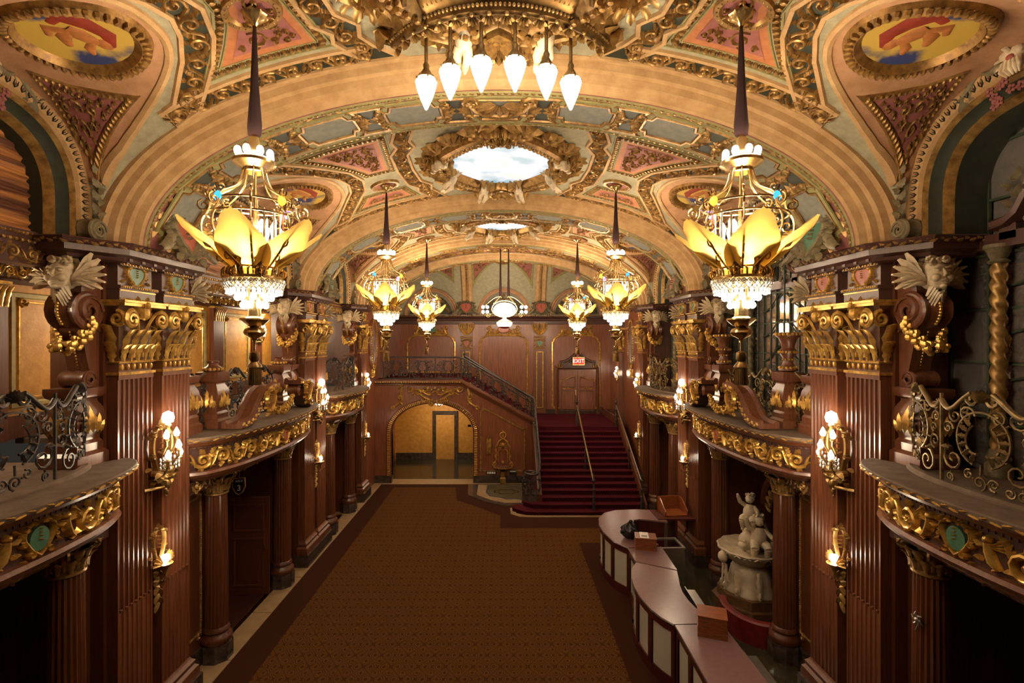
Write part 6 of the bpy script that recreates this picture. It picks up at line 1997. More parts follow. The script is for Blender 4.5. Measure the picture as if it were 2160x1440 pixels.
# panel frame beside the arch
m = MB(); fr = [(-.84, .46), (.78, .46), (.86, .56), (.86, 2.02), (.74, 2.1), (-.68, 2.86), (-.84, 2.78)]
sweep(m, M, fr, [(-.03, 0), (-.02, .03), (.02, .03), (.03, 0)], True)
for a, b in ((-.84, .5), (.84, 2.06), (-.78, 2.84), (.82, .5)): ribbon(m, M, spiral(a, b, .07, 0, 1.3, 1, 10), .02, .05)
new('panel_gilding', m.mesh('panel_gilding', GILTD), sw, 'stuff')
m = MB().box(ax1, 1.28, YW - .04, YW, 0, .28).box(-4.95, ax0, YW - .04, YW, 0, .28); new('skirting', m.mesh('skirting', MARBD, False), sw, 'stuff')
# passage behind the arch
new('passage_wall', MB().box(-5.6, 1.2, 23.1, 23.2, 0, 3.5).box(-5.0, -4.95, YW + .2, 23.1, 0, 3.5).box(1.2, 1.3, YW + .2, 23.1, 0, LZ).mesh('passage_wall', YEL, False), sw, 'stuff')
new('passage_ceiling', MB().box(-5.0, -1.0, YW + .2, 23.1, 3.4, 3.46).mesh('passage_ceiling', YELT, False), sw)
new('passage_floor', MB().box(-5.0, 1.2, YW + .55, 23.1, 0, .006).mesh('passage_floor', DFLOOR, False), sw)
new('passage_skirting', MB().box(-4.95, -3.25, 23.05, 23.1, 0, .30).mesh('passage_skirting', MARBD, False), sw)
new('passage_skirting', MB().box(-2.07, 1.2, 23.05, 23.1, 0, .30).mesh('passage_skirting', MARBD, False), sw)
P = [('door_leaf', MB().box(-.42, .42, -.03, 0, 0, 2.06).mesh('door_leaf', YEL, False))]
m = MB(); sweep(m, lambda x, z, h: (x, -h, z), [(-.42, 0), (-.42, 2.06), (.42, 2.06), (.42, 0)], [(0, .0), (0, .06), (.16, .06), (.18, 0)]); P.append(('door_frame', m.mesh('door_frame', MARBD, False)))
thing('framed_passage_door', 'ochre door in a wide black frame at the back of the passage', 'door', P, (-2.66, 23.08, 0))
thing('door_plate', 'small black wall plate beside the passage door', 'switch', [('plate', MB().box(-.12, .12, -.02, 0, -.05, .05).mesh('plate', BLACK, False)), ('button', MB().box(.05, .09, -.025, -.02, -.02, .02).mesh('button', WHITE, False))], (-1.5, 23.1, 1.55))
P = [('glass_bowl', MB().lathe([(.001, -.12), (.12, -.10), (.20, -.02), (.21, .0)], 18).mesh('glass_bowl', CLAMP)), ('canopy', MB().lathe([(.22, 0), (.22, .03), (.06, .06), (.05, .3)], 18).mesh('canopy', BRASS, True, .6))]
t = thing('passage_lamp', 'small lit ceiling bowl lamp in the arched passage', 'lamp', P, (-2.75, 21.6, 2.80)); lamp('passage_light', t, (0, -.1, -.35), 60, .15)
# drinking fountain and wall fittings
P = []
m = MB(); M2 = lambda a, b, h: (a, -h, b)
for sg in (-1, 1):
    ribbon(m, M2, [(sg * a, b) for a, b in [(.36, .72), (.30, .80), (.26, .9), (.26, 1.3), (.28, 1.38), (.20, 1.50), (.16, 1.60), (.06, 1.68), (0, 1.70)]], .03, .05, 1, 1)
    ribbon(m, M2, [(sg * a, b) for a, b in spiral(.34, .74, .09, 0, 1.4, -1, 14)], .03, .06)
    ribbon(m, M2, [(sg * a, b) for a, b in [(.18, .80), (.18, 1.22), (.10, 1.30), (0, 1.26)]], .018, .03, 1, 1)
    for j in range(4): leaf(m, M2, sg * .27, .85 + .12 * j, PI / 2 + sg * .4 * (-1)**j, .12, .07, .05)
    for j in range(3): leaf(m, M2, sg * .03, 1.44 - .04 * j, PI / 2 - sg * (.6 + .5 * j), .14, .07, .05)
ribbon(m, M2, [(.11 * cos(t), 1.84 + .12 * sin(t)) for t in [2 * PI * k / 18 for k in range(19)]], .025, .06, 1, 1); leaf(m, M2, 0, 1.76, PI / 2, .2, .14, .06); leaf(m, M2, 0, 1.95, PI / 2, .1, .07, .05)
dome(m, M2, 0, 1.48, .07, .08, .09, 8); dome(m, M2, 0, .80, .06, .06, .08, 8)
P.append(('gilded_backplate', m.mesh('gilded_backplate', GILT), 'stuff'))
m = MB(); m.lathe([(.36, .66), (.35, .62), (.26, .56), (.12, .50), (.08, .46)], 20, a0=PI, a1=2 * PI); m.prism([(0, 0)] + [(.36 * cos(PI + PI * k / 20), .36 * sin(PI + PI * k / 20)) for k in range(21)], MXY, .64, .665); P.append(('basin', m.mesh('basin', WOODL, True, .6)))
m = MB()
for k in range(15):
    a = PI + PI * (k + .5) / 15; m.ball((.355 * cos(a), .355 * sin(a), .63), .03, 6, 4)
P.append(('basin_beads', m.mesh('basin_beads', GILT), 'stuff'))
m = MB(); sqlathe(m, [(.11, 0), (.11, .22), (.08, .26), (.075, .42), (.10, .48)], (0, -.1)); P.append(('stem', m.mesh('stem', GILTD, True, .4)))
thing('drinking_fountain', 'gilded wall drinking fountain under the sloping stair panel', 'fountain', P, (.02, YW - .0, .0))
P = [('grille_plate', MB().box(-.10, .10, -.03, 0, -.32, .32).mesh('grille_plate', BRONZE, False))]
for k in range(3): P.append(('fluted_bar', MB().lathe([(.02, -.30), (.028, -.28), (.028, .28), (.02, .30)], 8, (-.06 + .06 * k, -.035, 0)).mesh('fluted_bar', GILT)))
thing('wall_grille', 'narrow gilded wall grille left of the drinking fountain', 'grille', P, (-.52, YW, 1.42))
P = [('box', MB().box(-.20, .20, -.05, 0, -.06, .06).mesh('box', BLACK, False))] + [('socket_cover', MB().box(-.17 + .085 * k, -.10 + .085 * k, -.056, -.05, -.04, .04).mesh('socket_cover', WHITE, False)) for k in range(4)]
thing('socket_strip', 'black outlet strip with four white covers low on the stair wall', 'outlet', P, (-.42, YW, .40))
P = [('box', MB().box(-.12, .12, -.08, 0, -.08, .08).mesh('box', BLACK, False)), ('lid', MB().box(-.11, .11, -.086, -.08, .02, .07).mesh('lid', WHITE, False)), ('cable', MB().tube([(.1, -.04, -.06), (.14, -.06, -.2), (.22, -.05, -.36), (.6, -.06, -.38)], .015, 6).mesh('cable', BLACK))]
thing('power_box', 'black power box with a cable right of the drinking fountain', 'outlet', P, (.40, YW, .42))
thing('wall_socket', 'single white socket above the marble skirting', 'outlet', [('plate', MB().box(-.055, .055, -.012, 0, -.04, .04).mesh('plate', WHITE, False)), ('slots', MB().box(-.02, .02, -.015, -.012, -.008, .008).mesh('slots', BLACK, False))], (-.82, YW, .22))
# mosaic hearth in the floor
P = []
oc = [(-1.30, 18.95), (-1.22, 17.7), (-.62, 16.95), (.05, 16.55), (.75, 16.55), (.95, 16.8), (.95, 18.98)]
P.append(('marble_border', MB().prism(oc, MXY, .012, .026).mesh('marble_border', MARBD, False)))
P.append(('stone_field', MB().prism([(-.92, 18.9), (-.90, 17.65), (-.40, 17.1), (.1, 16.8), (.78, 16.8), (.8, 18.9)], MXY, .02, .032).mesh('stone_field', STONE, False)))
P.append(('green_field', MB().prism([(-.52, 18.9), (-.56, 17.95), (-.42, 17.5), (-.05, 17.35), (.15, 17.15), (.45, 17.2), (.7, 17.1), (.75, 18.9)], MXY, .03, .037).mesh('green_field', mat('green_mosaic', (.10, .085, .035), .4, var=.3, scale=9), False)))
m = MB(); q = [(-.52, 18.9), (-.56, 17.95), (-.42, 17.5), (-.05, 17.35), (.15, 17.15), (.45, 17.2), (.7, 17.1)]; sweep(m, MXY, q, [(-.04, .03), (-.03, .04), (.03, .04), (.04, .03)]); 
P.append(('dark_edging', m.mesh('dark_edging', mat('slate_blue_mosaic', (.05, .05, .055), .4), True, .5)))
m = MB()
for sg in (-1, 1): ribbon(m, lambda a, b, h: (.15 + a, 18.0 + b, .037 + h), [(sg * a, b) for a, b in [(0, .22), (.2, .28), (.28, .12), (.42, .1), (.42, -.1), (.28, -.12), (.2, -.28), (0, -.22)]], .025, .004, 1, 1)
P.append(('strapwork_motif', m.mesh('strapwork_motif', CBORD), 'stuff'))
thing('mosaic_hearth', 'green mosaic floor panel with marble border before the drinking fountain', 'floor panel', P, (0, 0, 0))

# stair railings
def slope_rail(P, x0, x1, zb, n, seed, H=.80):
    W = (x1 - x0) / n
    for k in range(n):
        m = MB(); iron_panel(m, lambda a, b, h: (x0 + k * W + a, YW + .05 - h, zb(x0 + k * W + a) + b), W, H, seed + k, .016); P.append(('scroll_panel', m.mesh('scroll_panel', IRON, True, 1), 'stuff'))
P = []
slope_rail(P, -4.60, -1.60, lambda x: 4.02, 3, 60, .80)
def zr(x): return 4.02 - (x + 1.6) * (4.02 - 2.42) / 2.85
slope_rail(P, -1.60, 1.25, zr, 3, 70, .86)
# descending side panels beside the main flight
for k in range(2):
    W = 1.25
    m = MB(); iron_panel(m, lambda a, b, h: (1.24 + h, 19.1 - k * W - a, LZ + .12 - (k * W + a) * .55 + b), W, .86, 80 + k, .016); P.append(('scroll_panel', m.mesh('scroll_panel', IRON, True, 1), 'stuff'))
m = MB(); Rr = .30
for a0 in range(2):
    iron_panel(m, lambda a, b, h: (.97 + (Rr + h) * cos(a / Rr + a0 * PI * .85 - .3), 16.42 - (Rr + h) * sin(a / Rr + a0 * PI * .85 - .3), .36 + b), Rr * PI * .85, .74, 90 + a0, .015)
P.append(('newel_scrollwork', m.mesh('newel_scrollwork', IRON, True, 1), 'stuff'))
hr = [(-4.62, YW + .05, 4.86), (-1.70, YW + .05, 4.86), (-1.5, YW + .05, 4.80), (.95, YW + .05, 3.42), (1.12, YW - .02, 3.34), (1.22, YW - .15, 3.26), (1.24, YW - .35, 3.16), (1.24, 16.9, 1.94), (1.26, 16.55, 1.55), (1.24, 16.35, 1.28), (1.16, 16.18, 1.17)] + [(.97 + .28 * (1 - i / 26) * cos(-.9 - i * .36), 16.42 + .28 * (1 - i / 26) * sin(-.9 - i * .36), 1.15) for i in range(20)]
m = MB().tube(hr, .036, 8); P.append(('handrail', m.mesh('handrail', IRON, True, 1.2)))
m = MB().tube([(-4.62, YW + .05, 4.03), (-1.65, YW + .05, 4.03), (.95, YW + .05, 2.56), (1.15, YW - .05, 2.45), (1.24, YW - .3, 2.22), (1.24, 16.7, .82), (1.20, 16.3, .42)] + [(.97 + .30 * cos(-.9 - i * .5), 16.42 + .30 * sin(-.9 - i * .5), .36) for i in range(12)], .03, 6); P.append(('bottom_rail', m.mesh('bottom_rail', IRON, True, 1.2)))
for x in (-4.6, -3.6, -2.6, -1.6):
    P.append(('upright', MB().tube([(x, YW + .05, 4.02), (x, YW + .05, 4.86)], .022, 6).mesh('upright', IRON)))
m = MB().lathe([(.34, 0), (.34, .16), (.30, .34), (.31, .36), (0, .36)], 22, (.97, 16.42, .14)); P.append(('newel_base', m.mesh('newel_base', MARBD, True, .5)))
thing('stair_railing', 'dark wrought-iron scroll railing curving down the landing and stairs', 'railing', P, (0, 0, 0))
def newel(h=1.15):
    m = MB(); m.lathe([(.055, 0), (.055, .22), (.062, .24), (.05, .27), (.045, .40), (.055, .43), (.04, .46), (.040, .62), (.055, .65), (.035, .69), (.03, .86), (.055, .90), (.06, .94), (.03, .98), (.022, 1.02), (.03, 1.05), (.012, 1.10), (.004, 1.18)], 12)
    return m.mesh('newel_post', IRON, True, .7)
NW = newel()
def pipe_rail(x, label):
    t = new('pipe_handrail', None); t['label'] = label; t['category'] = 'handrail'
    for (y, z) in ((Y0 + .15, RIS), (19.35, LZ)):
        o = new('newel_post', NW, t); o.location = (x, y, z)
    o = new('baluster', NW, t); o.location = (x, 17.35, RIS * 7); o.scale = (.6, .6, .72)
    new('rail', MB().tube([(x, Y0 + .15, RIS + .86), (x, 19.35, LZ + .82)], .028, 8).mesh('rail', STEEL if x > 3.5 else IRONLIT), t)
pipe_rail(2.90, 'iron handrail with turned posts in the middle of the red stairs')
pipe_rail(4.42, 'iron handrail with turned posts along the wall side of the red stairs')
t = new('pipe_handrail', None); t['label'] = 'dark iron handrail climbing the upper flight behind the scroll railing'; t['category'] = 'handrail'
for (x, z) in ((-1.6, 4.0), (1.25, LZ)):
    o = new('newel_post', NW, t); o.location = (x, 20.9, z)
new('rail', MB().tube([(-1.6, 20.9, 4.86), (1.25, 20.9, LZ + .9)], .05, 8).mesh('rail', IRON), t)
new('lower_bar', MB().tube([(-1.6, 20.9, 4.66), (1.25, 20.9, LZ + .7)], .03, 8).mesh('lower_bar', IRON), t)

# niches with oval mirrors on the side walls beside the stairs
for s, _ in SIDES:
    M = lambda y, z, h: (-.10 + h, y, z)
    P = [('mirror_plate', MB().prism(oval(18.8, 5.35, .34, .85, 28), M, 0, .02).mesh('mirror_plate', MIRR, False))]
    m = MB(); ov = oval(18.8, 5.35, .40, .92, 36); sweep(m, M, ov, [(-.07, 0), (-.05, .06), (.03, .07), (.06, .02)], True); P.append(('wood_frame', m.mesh('wood_frame', WOODL, True, .6)))
    m = MB(); po = Path(ov, closed=True); eggs(m, po.M(lambda y, z, h: M(y, z, h + .06)), po.L, .09, .06, .04); cartouche(m, lambda a, b, h: M(18.8 + a, 4.35 + b, h), .3, .4, .06)
    P.append(('frame_gilding', m.mesh('frame_gilding', GILT), 'stuff'))
    thing('oval_mirror', f'tall oval mirror in a beaded frame between the narrow piers {SN[s]}', 'mirror', P, sloc(s, 0), -s)
# seated putti on the cornice beside the stairs are part of the ceiling statuary below
# ================================================================ LAYLIGHTS, PUTTI, PENDANT ARC
def putto(mb, sc=1.0, pose=0):
    """chubby child figure, about .55 tall, leaning; overlapping tapered forms fused as one carved mass"""
    k = sc
    def T(p, r, n=8): mb.tube([(x * k, y * k, z * k) for x, y, z in p], [q * k * 1.22 for q in r], n)
    def B(c, r): mb.ball(tuple(q * k for q in c), tuple(q * k for q in (r if isinstance(r, tuple) else (r, r, r))), 10, 7)
    T([(0, 0, .16), (0, -.01, .22), (0, -.015, .30), (0, 0, .37)], [.075, .085, .078, .045], 10)
    B((0, -.01, .47), (.066, .07, .075)); B((0, -.055, .455), (.05, .035, .045)); B((0, -.075, .455), (.013, .02, .016))
    for sg in (-1, 1): B((sg * .03, -.06, .445), (.022, .018, .02)); B((sg * .062, .0, .465), (.012, .018, .02))
    for j in range(12): B((.055 * cos(j * 2.4), .02 + .05 * sin(j * 2.4), .51 + .015 * (j % 3)), .026)
    if pose == 0:      # seated, one arm raised
        T([(.06, 0, .34), (.13, -.05, .29), (.15, -.13, .27)], [.034, .03, .022]); B((.155, -.15, .27), .024)
        T([(-.06, 0, .34), (-.15, -.02, .40), (-.17, -.06, .50)], [.034, .03, .022]); B((-.172, -.07, .52), .024)
        for sg in (-1, 1):
            T([(sg * .045, -.01, .17), (sg * .08, -.13, .16), (sg * .085, -.16, .13)], [.055, .05, .042]); T([(sg * .085, -.15, .14), (sg * .08, -.12, .04), (sg * .08, -.11, .0)], [.042, .036, .026]); B((sg * .08, -.14, -.012), (.024, .045, .018))
    else:              # clinging and leaning
        for sg in (-1, 1):
            T([(sg * .06, 0, .34), (sg * .13, -.02, .42), (sg * .12, -.08, .50)], [.034, .03, .022]); B((sg * .12, -.09, .52), .024)
            T([(sg * .04, .0, .17), (sg * .06, -.04 * sg, .07), (sg * .05, .03, .0)], [.055, .048, .036]); T([(sg * .05, .03, .0), (sg * .05, .09, -.07)], [.038, .026]); B((sg * .05, .08, -.09), (.022, .04, .018))
    return mb
def putto_mesh(sc, pose, rx, rz, mm=IVORY):
    m = putto(MB(), sc, pose)
    R = Matrix.Rotation(rz, 3, 'Z') @ Matrix.Rotation(rx, 3, 'X')
    m.tf(lambda x, y, z: tuple(R @ Vector((x, y, z))))
    return m.mesh('putto', mm, True, 1.2)
def laylight(b):
    yc, L = BAYS[b]; aw, al = SKY[b]
    zt = ZC + BV
    P = []
    def lobes(ka, kb, n=48):
        return [((aw + ka) * cos(t) * (1 + .05 * cos(4 * t)), (al + kb) * sin(t) * (1 + .05 * cos(4 * t))) for t in [2 * PI * i / n for i in range(n)]]
    P.append(('painted_glass', MB().prism(oval(0, 0, aw + .02, al + .02, 36), lambda a, b_, h: (a, b_, zt - .035 + h), 0, .02).mesh('painted_glass', SKYG, False)))
    m = MB(); R = random.Random(b)
    for i in range(9):
        p = bez((R.uniform(-.4, .0), R.uniform(-.3, .3) * al), (R.uniform(-.3, .3), R.uniform(-.4, .4) * al), (R.uniform(-.3, .3), R.uniform(-.4, .4) * al), (R.uniform(-.1, .35), R.uniform(-.3, .3) * al), 8)
        ribbon(m, lambda a, b_, h: (a, b_, zt - .037 - h * .1), p, R.uniform(.03, .07), .01)
    P.append(('painted_figures', m.mesh('painted_figures', emis('backlit_rose_figure', (.75, .42, .34), .8)), 'stuff'))
    rim = lobes(.06, .06)
    M = lambda a, b_, h: (a, b_, zt - .02 - h)
    m = MB(); sweep(m, M, rim, [(-.30, -.04), (-.28, .03), (-.20, .06), (-.16, .16), (-.08, .19), (-.02, .13), (.02, .05), (.05, .01)], True)
    P.append(('rim', m.mesh('rim', GILTC, True, .8)))
    po = Path(rim, closed=True); Mo = po.M(M)
    m = MB(); eggs(m, lambda a, b_, h: Mo(a, b_ - .05, .19 + h), po.L, .11, .10, .05); eggs(m, lambda a, b_, h: Mo(a, b_ - .24, .05 + h), po.L, .06, .05, .03)
    n = 8
    for i in range(n * 2):
        a = po.L * (i + .5) / (n * 2)
        ribbon(m, lambda u, v, h: Mo(a + u, -.34 + v, h), spiral(0, 0, .16, 0, 1.4, (-1)**i, 14), .05, .15)
        for j in range(4): leaf(m, lambda u, v, h: Mo(a + u, -.30 + v, h + .05), .0, 0, -PI / 2 + (j - 1.5) * .6, .30, .17, .12)
    for px, py, sz in ((0, -1, .55), (0, 1, .95), (-1, 0, .6), (1, 0, .6)):
        cx, cy = px * (aw + .20), py * (al + .22)
        ang = math.atan2(py, px)
        ca, sa = cos(ang - PI / 2), sin(ang - PI / 2)
        def MC(a, b_, h): return (cx + a * ca - b_ * sa, cy + a * sa + b_ * ca, zt - .08 - h - (.16 if b_ < 0 else 0) * 0)
        cartouche(m, MC, sz * 1.0, sz * .8, .16)
        for j in range(7): leaf(m, lambda a, b_, h: MC(a, b_, h + .10), 0, -.02, PI / 2 + (j - 3) * .3, sz * .34, sz * .13, .12)
        for q in (-1, 1):
            ribbon(m, MC, [(q * a, b_) for a, b_ in bez((sz * .3, 0), (sz * .6, .1), (sz * .7, -.1), (sz * 1.0, -.05), 10)], .06, .12)
    P.append(('sculpted_ornament', m.mesh('sculpted_ornament', GILTD if b else GILTC), 'stuff'))
    m = MB()
    for cy, sz in ((al + .22, .8), (-al - .2, .5)):
        m.prism([(x * sz, cy + y) for x, y in shield(.8, .5)], lambda a, b_, h: (a, b_, zt - .05 - h), 0, .18)
    P.append(('shield_bodies', m.mesh('shield_bodies', GILTC, True, .5), 'stuff'))
    thing('laylight', f'{("nearest", "large middle", "farthest")[b]} backlit oval sky painting in a sculpted gilded ceiling frame', 'skylight', P, (0, yc, 0))
    pp = []
    for sx in (-1, 1):
        pp += [(sx * (aw + .10), al * .48, 1, .9), (sx * (aw + .12), -al * .30, 0, -.9), (sx * .42, al + .10, 1, .35)]
    if b == 0: pp = [(-.42, .98, 1, .2), (.50, .98, 1, -.2)]
    for i, (x, y, pose, tl) in enumerate(pp):
        me = putto_mesh(.98, pose, .5 if y > 0 else -.3, -tl * (1 if x > 0 else -1) * 1.2)
        o = new('putto_figure', me); o.location = (x, yc + y, zt - .40)
        sd = 'gallery' if x < 0 else 'mirrored'
        ps = ('far side', 'near corner', 'far tip')[(i % 3)] if b else 'far tip'
        o['label'] = f'pale plaster putto on the {("nearest", "middle", "farthest")[b]} skylight frame, {sd} side, {ps}'; o['category'] = 'figure'; o['group'] = 'putti around the skylights'
for b in range(3): laylight(b)
for s, _ in SIDES:
    o = new('putto_figure', putto_mesh(1.15, 0, 0, s * -1.2)); o.location = (s * 4.45, 17.35, 6.73)
    o['label'] = f'pale putto seated on the cornice by the farthest chandelier {SN[s]}'; o['category'] = 'figure'; o['group'] = 'putti seated on the stair piers'
# gilded arc with pendant lamps below the nearest laylight
P = []
RC, YCc = 1.46, 1.46
def arcp(t, r=0.0): return ((RC + r) * sin(t), -(RC + r) * cos(t))
ts = [-.98 + 1.96 * i / 40 for i in range(41)]
pth = [arcp(t) for t in ts]
Mz = lambda a, b, h: (a, b, h)
m = MB(); sweep(m, Mz, pth, [(.06, -.06), (.02, -.08), (-.03, -.07), (-.05, -.02), (-.10, .02), (-.20, .10), (-.26, .22), (-.30, .30), (.1, .30), (.06, -.06)]); P.append(('arched_cornice', m.mesh('arched_cornice', BRONZE, True, .6)))
pa = Path(pth); Ma = pa.M(Mz)
m = MB()
eggs(m, lambda a, b, h: Ma(a, -.055 - h, -.03 + b), pa.L, .045, .04, .03, 0, False, 6)
k = int(pa.L / .05)
for i in range(k): ribbon(m, lambda u, v, h: Ma(u, -.12 - v * .6 - h * .7, .05 + v), [((i + .5) * pa.L / k, -.02), ((i + .5) * pa.L / k, .20)], .017, .03, .6, 1)
k = int(pa.L / .17)
for i in range(k):
    a = (i + .5) * pa.L / k
    for j in range(5): leaf(m, lambda u, v, h: Ma(a + u, .03 - h, -.10 + v), 0, .0, -PI / 2 + (j - 2) * .55, .10, .06, .04)
    dome(m, lambda u, v, h: Ma(a + u, -.02 - h, -.10 + v), 0, 0, .025, .025, .03, 8)
for e in (.08, pa.L - .08):
    for j in range(7): leaf(m, lambda u, v, h: Ma(e + u, -.15 - h, .05 + v), 0, 0, j * .9, .24, .12, .1)
P.append(('arc_gilding', m.mesh('arc_gilding', GILTD), 'stuff'))
for i, t in enumerate((-.62, -.385, -.13, .13, .385, .62)):
    x, y = arcp(t, -.10)
    q = MB(); q.tube([(x, y, .14), (x, y, -.30)], .02, 8); q.lathe([(.02, -.26), (.035, -.29), (.03, -.33), (.06, -.38), (.085, -.44), (.09, -.47)], 14, (x, y, 0), fl=.06, nf=5)
    for j in range(5):
        a = 2 * PI * j / 5; q.tube([(x + .06 * cos(a), y + .06 * sin(a), -.40), (x + .10 * cos(a), y + .10 * sin(a), -.47), (x + .12 * cos(a), y + .12 * sin(a), -.44)], [.02, .018, .008], 5)
    g = MB(); g.lathe([(.10, -.44), (.118, -.48), (.098, -.56), (.062, -.66), (.014, -.77), (.002, -.78)], 14, (x, y, 0))
    dz = -.04 - .15 * abs(t)
    dr = lambda a, b, c: (a, b, c + dz)
    q.tf(dr); g.tf(dr)
    P.append(('pendant_lamp', q.mesh('pendant_lamp', BRONZE, True, .9), None, [('flame_glass', g.mesh('flame_glass', BULB))]))
t = thing('pendant_arc_lamp', 'curved gilded ceiling fixture with six lit flame-shaped pendant lamps', 'lamp', P, (0, 5.09 + YCc, 8.93))
for i, x in enumerate((-.75, -.26, .26, .75)):
    lamp('pendant_light', t, (x, -RC + .12 + .30 * x * x, -.95), 15, .10)
for sx in (-1, 1):
    m = MB()
    for j in range(9): leaf3(m, lambda u, v, h: ((.05 + v) * cos(j * .7) - u * sin(j * .7), (.05 + v) * sin(j * .7) + u * cos(j * .7), -.05 - h), .16, .34, .10)
    thing('ceiling_boss', f'gilded leaf boss with fluted bowl beside the pendant arc {SN[sx]}', 'boss', [('leaves', m.mesh('leaves', GILTD, True, .8), 'stuff'), ('bowl', MB().lathe([(.26, .06), (.27, .0), (.20, -.08), (.08, -.12), (.03, -.16), (0, -.17)], 24, fl=.03, nf=12).mesh('bowl', BRONZE, True, .8))], (sx * 1.36, 5.02, 9.0), sc=.7)

# ================================================================ BAR COUNTER
CZ = 1.08
def counter(label, outer, inner, cut=True):
    poly = outer + inner[::-1]
    A = sum(poly[i][0] * poly[(i + 1) % len(poly)][1] - poly[(i + 1) % len(poly)][0] * poly[i][1] for i in range(len(poly)))
    P = [('counter_top', MB().prism(poly, MXY, CZ - .035, CZ).mesh('counter_top', LAM, False))]
    body = inset(poly, .06)
    P.append(('body', MB().prism(body, MXY, .0, CZ - .035).mesh('body', VELVW, False)))
    pp = Path(outer, step=.1); sd = 1 if A > 0 else -1
    Mp = pp.M(lambda x, y, h: (x, y, h))
    m = MB(); sweep(m, MXY, outer, [(0, CZ - .035), (-.008 * sd, CZ - .02), (0, CZ)]); P.append(('edge_strip', m.mesh('edge_strip', STEEL)))
    n = max(1, int(round(pp.L / .55)))
    for k in range(n):
        a0, a1 = pp.L * k / n + .07, pp.L * (k + 1) / n - .07
        q = MB(); q.grid([[Mp(a0 + (a1 - a0) * i / 4, .045 * sd, z) for z in (.20, .92)] for i in range(5)]); P.append(('frosted_panel', q.mesh('frosted_panel', FROST)))
        q = MB()
        for (b0, b1, z0, z1) in ((pp.L * k / n, a0, 0, CZ - .04), (a1, pp.L * (k + 1) / n, 0, CZ - .04), (a0, a1, 0, .20), (a0, a1, .92, CZ - .04)):
            q.grid([[Mp(b0 + (b1 - b0) * i / 3, o * sd, z) for o, z in ((.045, z0), (.02, z0), (.02, z1), (.045, z1))] for i in range(4)])
        P.append(('panel_frame', q.mesh('panel_frame', VELVW, True, .4)))
    thing('bar_counter', label, 'counter', P, (0, 0, 0), group='sections of the curved bar')
VELVW = mat('dark_cherry_laminate', (.085, .014, .008), .35, var=.3, scale=5, stretch=G)
counter('farthest curved bar counter section bending toward the mirrored wall', [(4.10, 12.98), (3.48, 13.04), (2.95, 12.98), (2.63, 12.78), (2.42, 12.4), (2.34, 11.95), (2.36, 11.5), (2.48, 10.97), (2.72, 10.62)], [(4.05, 12.15), (3.65, 12.28), (3.42, 12.34), (3.26, 12.28), (3.18, 12.05), (3.14, 11.8), (3.16, 11.5), (3.25, 11.1), (3.42, 10.80)])
counter('short straight bar counter section with a wooden box, between the two curves', [(2.70, 10.60), (2.70, 9.96)], [(3.44, 10.68), (3.40, 9.60)])
counter('middle curved bar counter section sweeping out into the hall', [(2.70, 9.93), (2.55, 9.68), (2.45, 9.35), (2.40, 8.95), (2.41, 8.6), (2.48, 8.2), (2.58, 7.95), (2.71, 7.76)], [(3.38, 9.56), (3.32, 9.3), (3.24, 9.0), (3.20, 8.75), (3.20, 8.45), (3.24, 8.2), (3.32, 7.98), (3.42, 7.80)])
counter('nearest long straight bar counter section', [(2.72, 7.74), (2.70, 6.6), (2.66, 5.4)], [(3.47, 7.76), (3.47, 6.6), (3.46, 5.4)])
def wbox(label, loc, rz, w=.42, d=.30, h=.26):
    P = [('case', MB().prism([(-d / 2, 0), (d / 2, 0), (d / 2, h * .55), (d * .15, h), (-d / 2, h)], lambda a, b, c: (c, a, b), -w / 2, w / 2).mesh('case', BOXW, False)), ('lid', MB().box(-w / 2 - .01, w / 2 + .01, -d / 2 - .01, d * .17, h, h + .014).mesh('lid', BOXW, False)), ('side_rim', MB().box(-w / 2 - .008, -w / 2, -d / 2, d / 2, 0, h * .5).box(w / 2, w / 2 + .008, -d / 2, d / 2, 0, h * .5).mesh('side_rim', BOXW, False), 'stuff')]
    return thing('wooden_box', label, 'box', P, loc, 1, rz)
wbox('slant-fronted wooden box on the nearest bar section', (3.24, 7.62, CZ), -.35, .40, .52, .30)
wbox('slant-fronted wooden box beside the black bag on the short bar section', (3.10, 10.72, CZ), -.2, .42, .5, .24)
thing('paper_card', 'small white card lying on the wooden box by the black bag', 'card', [('sheet', MB().box(-.09, .09, -.16, .16, 0, .004).mesh('sheet', WHITE, False)), ('printed_lines', MB().box(-.06, .06, -.10, -.02, .004, .0045).mesh('printed_lines', LAM, False))], (3.06, 10.66, CZ + .255), 1, -.2)
# open shelf box at the far end
P = [('back', MB().box(-.30, .30, .24, .27, 0, .36).mesh('back', BOXW, False)), ('left_side', MB().prism([(-.25, 0), (.27, 0), (.27, .36), (.1, .36), (-.25, .12)], lambda a, b, c: (c, a, b), -.30, -.27).mesh('left_side', BOXW, False)), ('right_side', MB().prism([(-.25, 0), (.27, 0), (.27, .36), (.1, .36), (-.25, .12)], lambda a, b, c: (c, a, b), .27, .30).mesh('right_side', BOXW, False)), ('bottom', MB().box(-.30, .30, -.25, .27, 0, .03).mesh('bottom', BOXW, False))]
thing('open_box', 'open slope-sided wooden tray box at the far end of the bar', 'box', P, (4.36, 12.7, CZ + .02), 1, .1)
thing('tray_shelf', 'dark shelf under the open wooden tray box at the wall', 'shelf', [('board', MB().box(-.5, .42, -.34, .34, -.04, 0).mesh('board', VELVW, False)), ('support', MB().box(-.06, .0, -.3, .3, -CZ - .02, -.04).mesh('support', VELVW, False))], (4.36, 12.62, CZ + .02))
m = MB(); R = random.Random(8)
rows = []
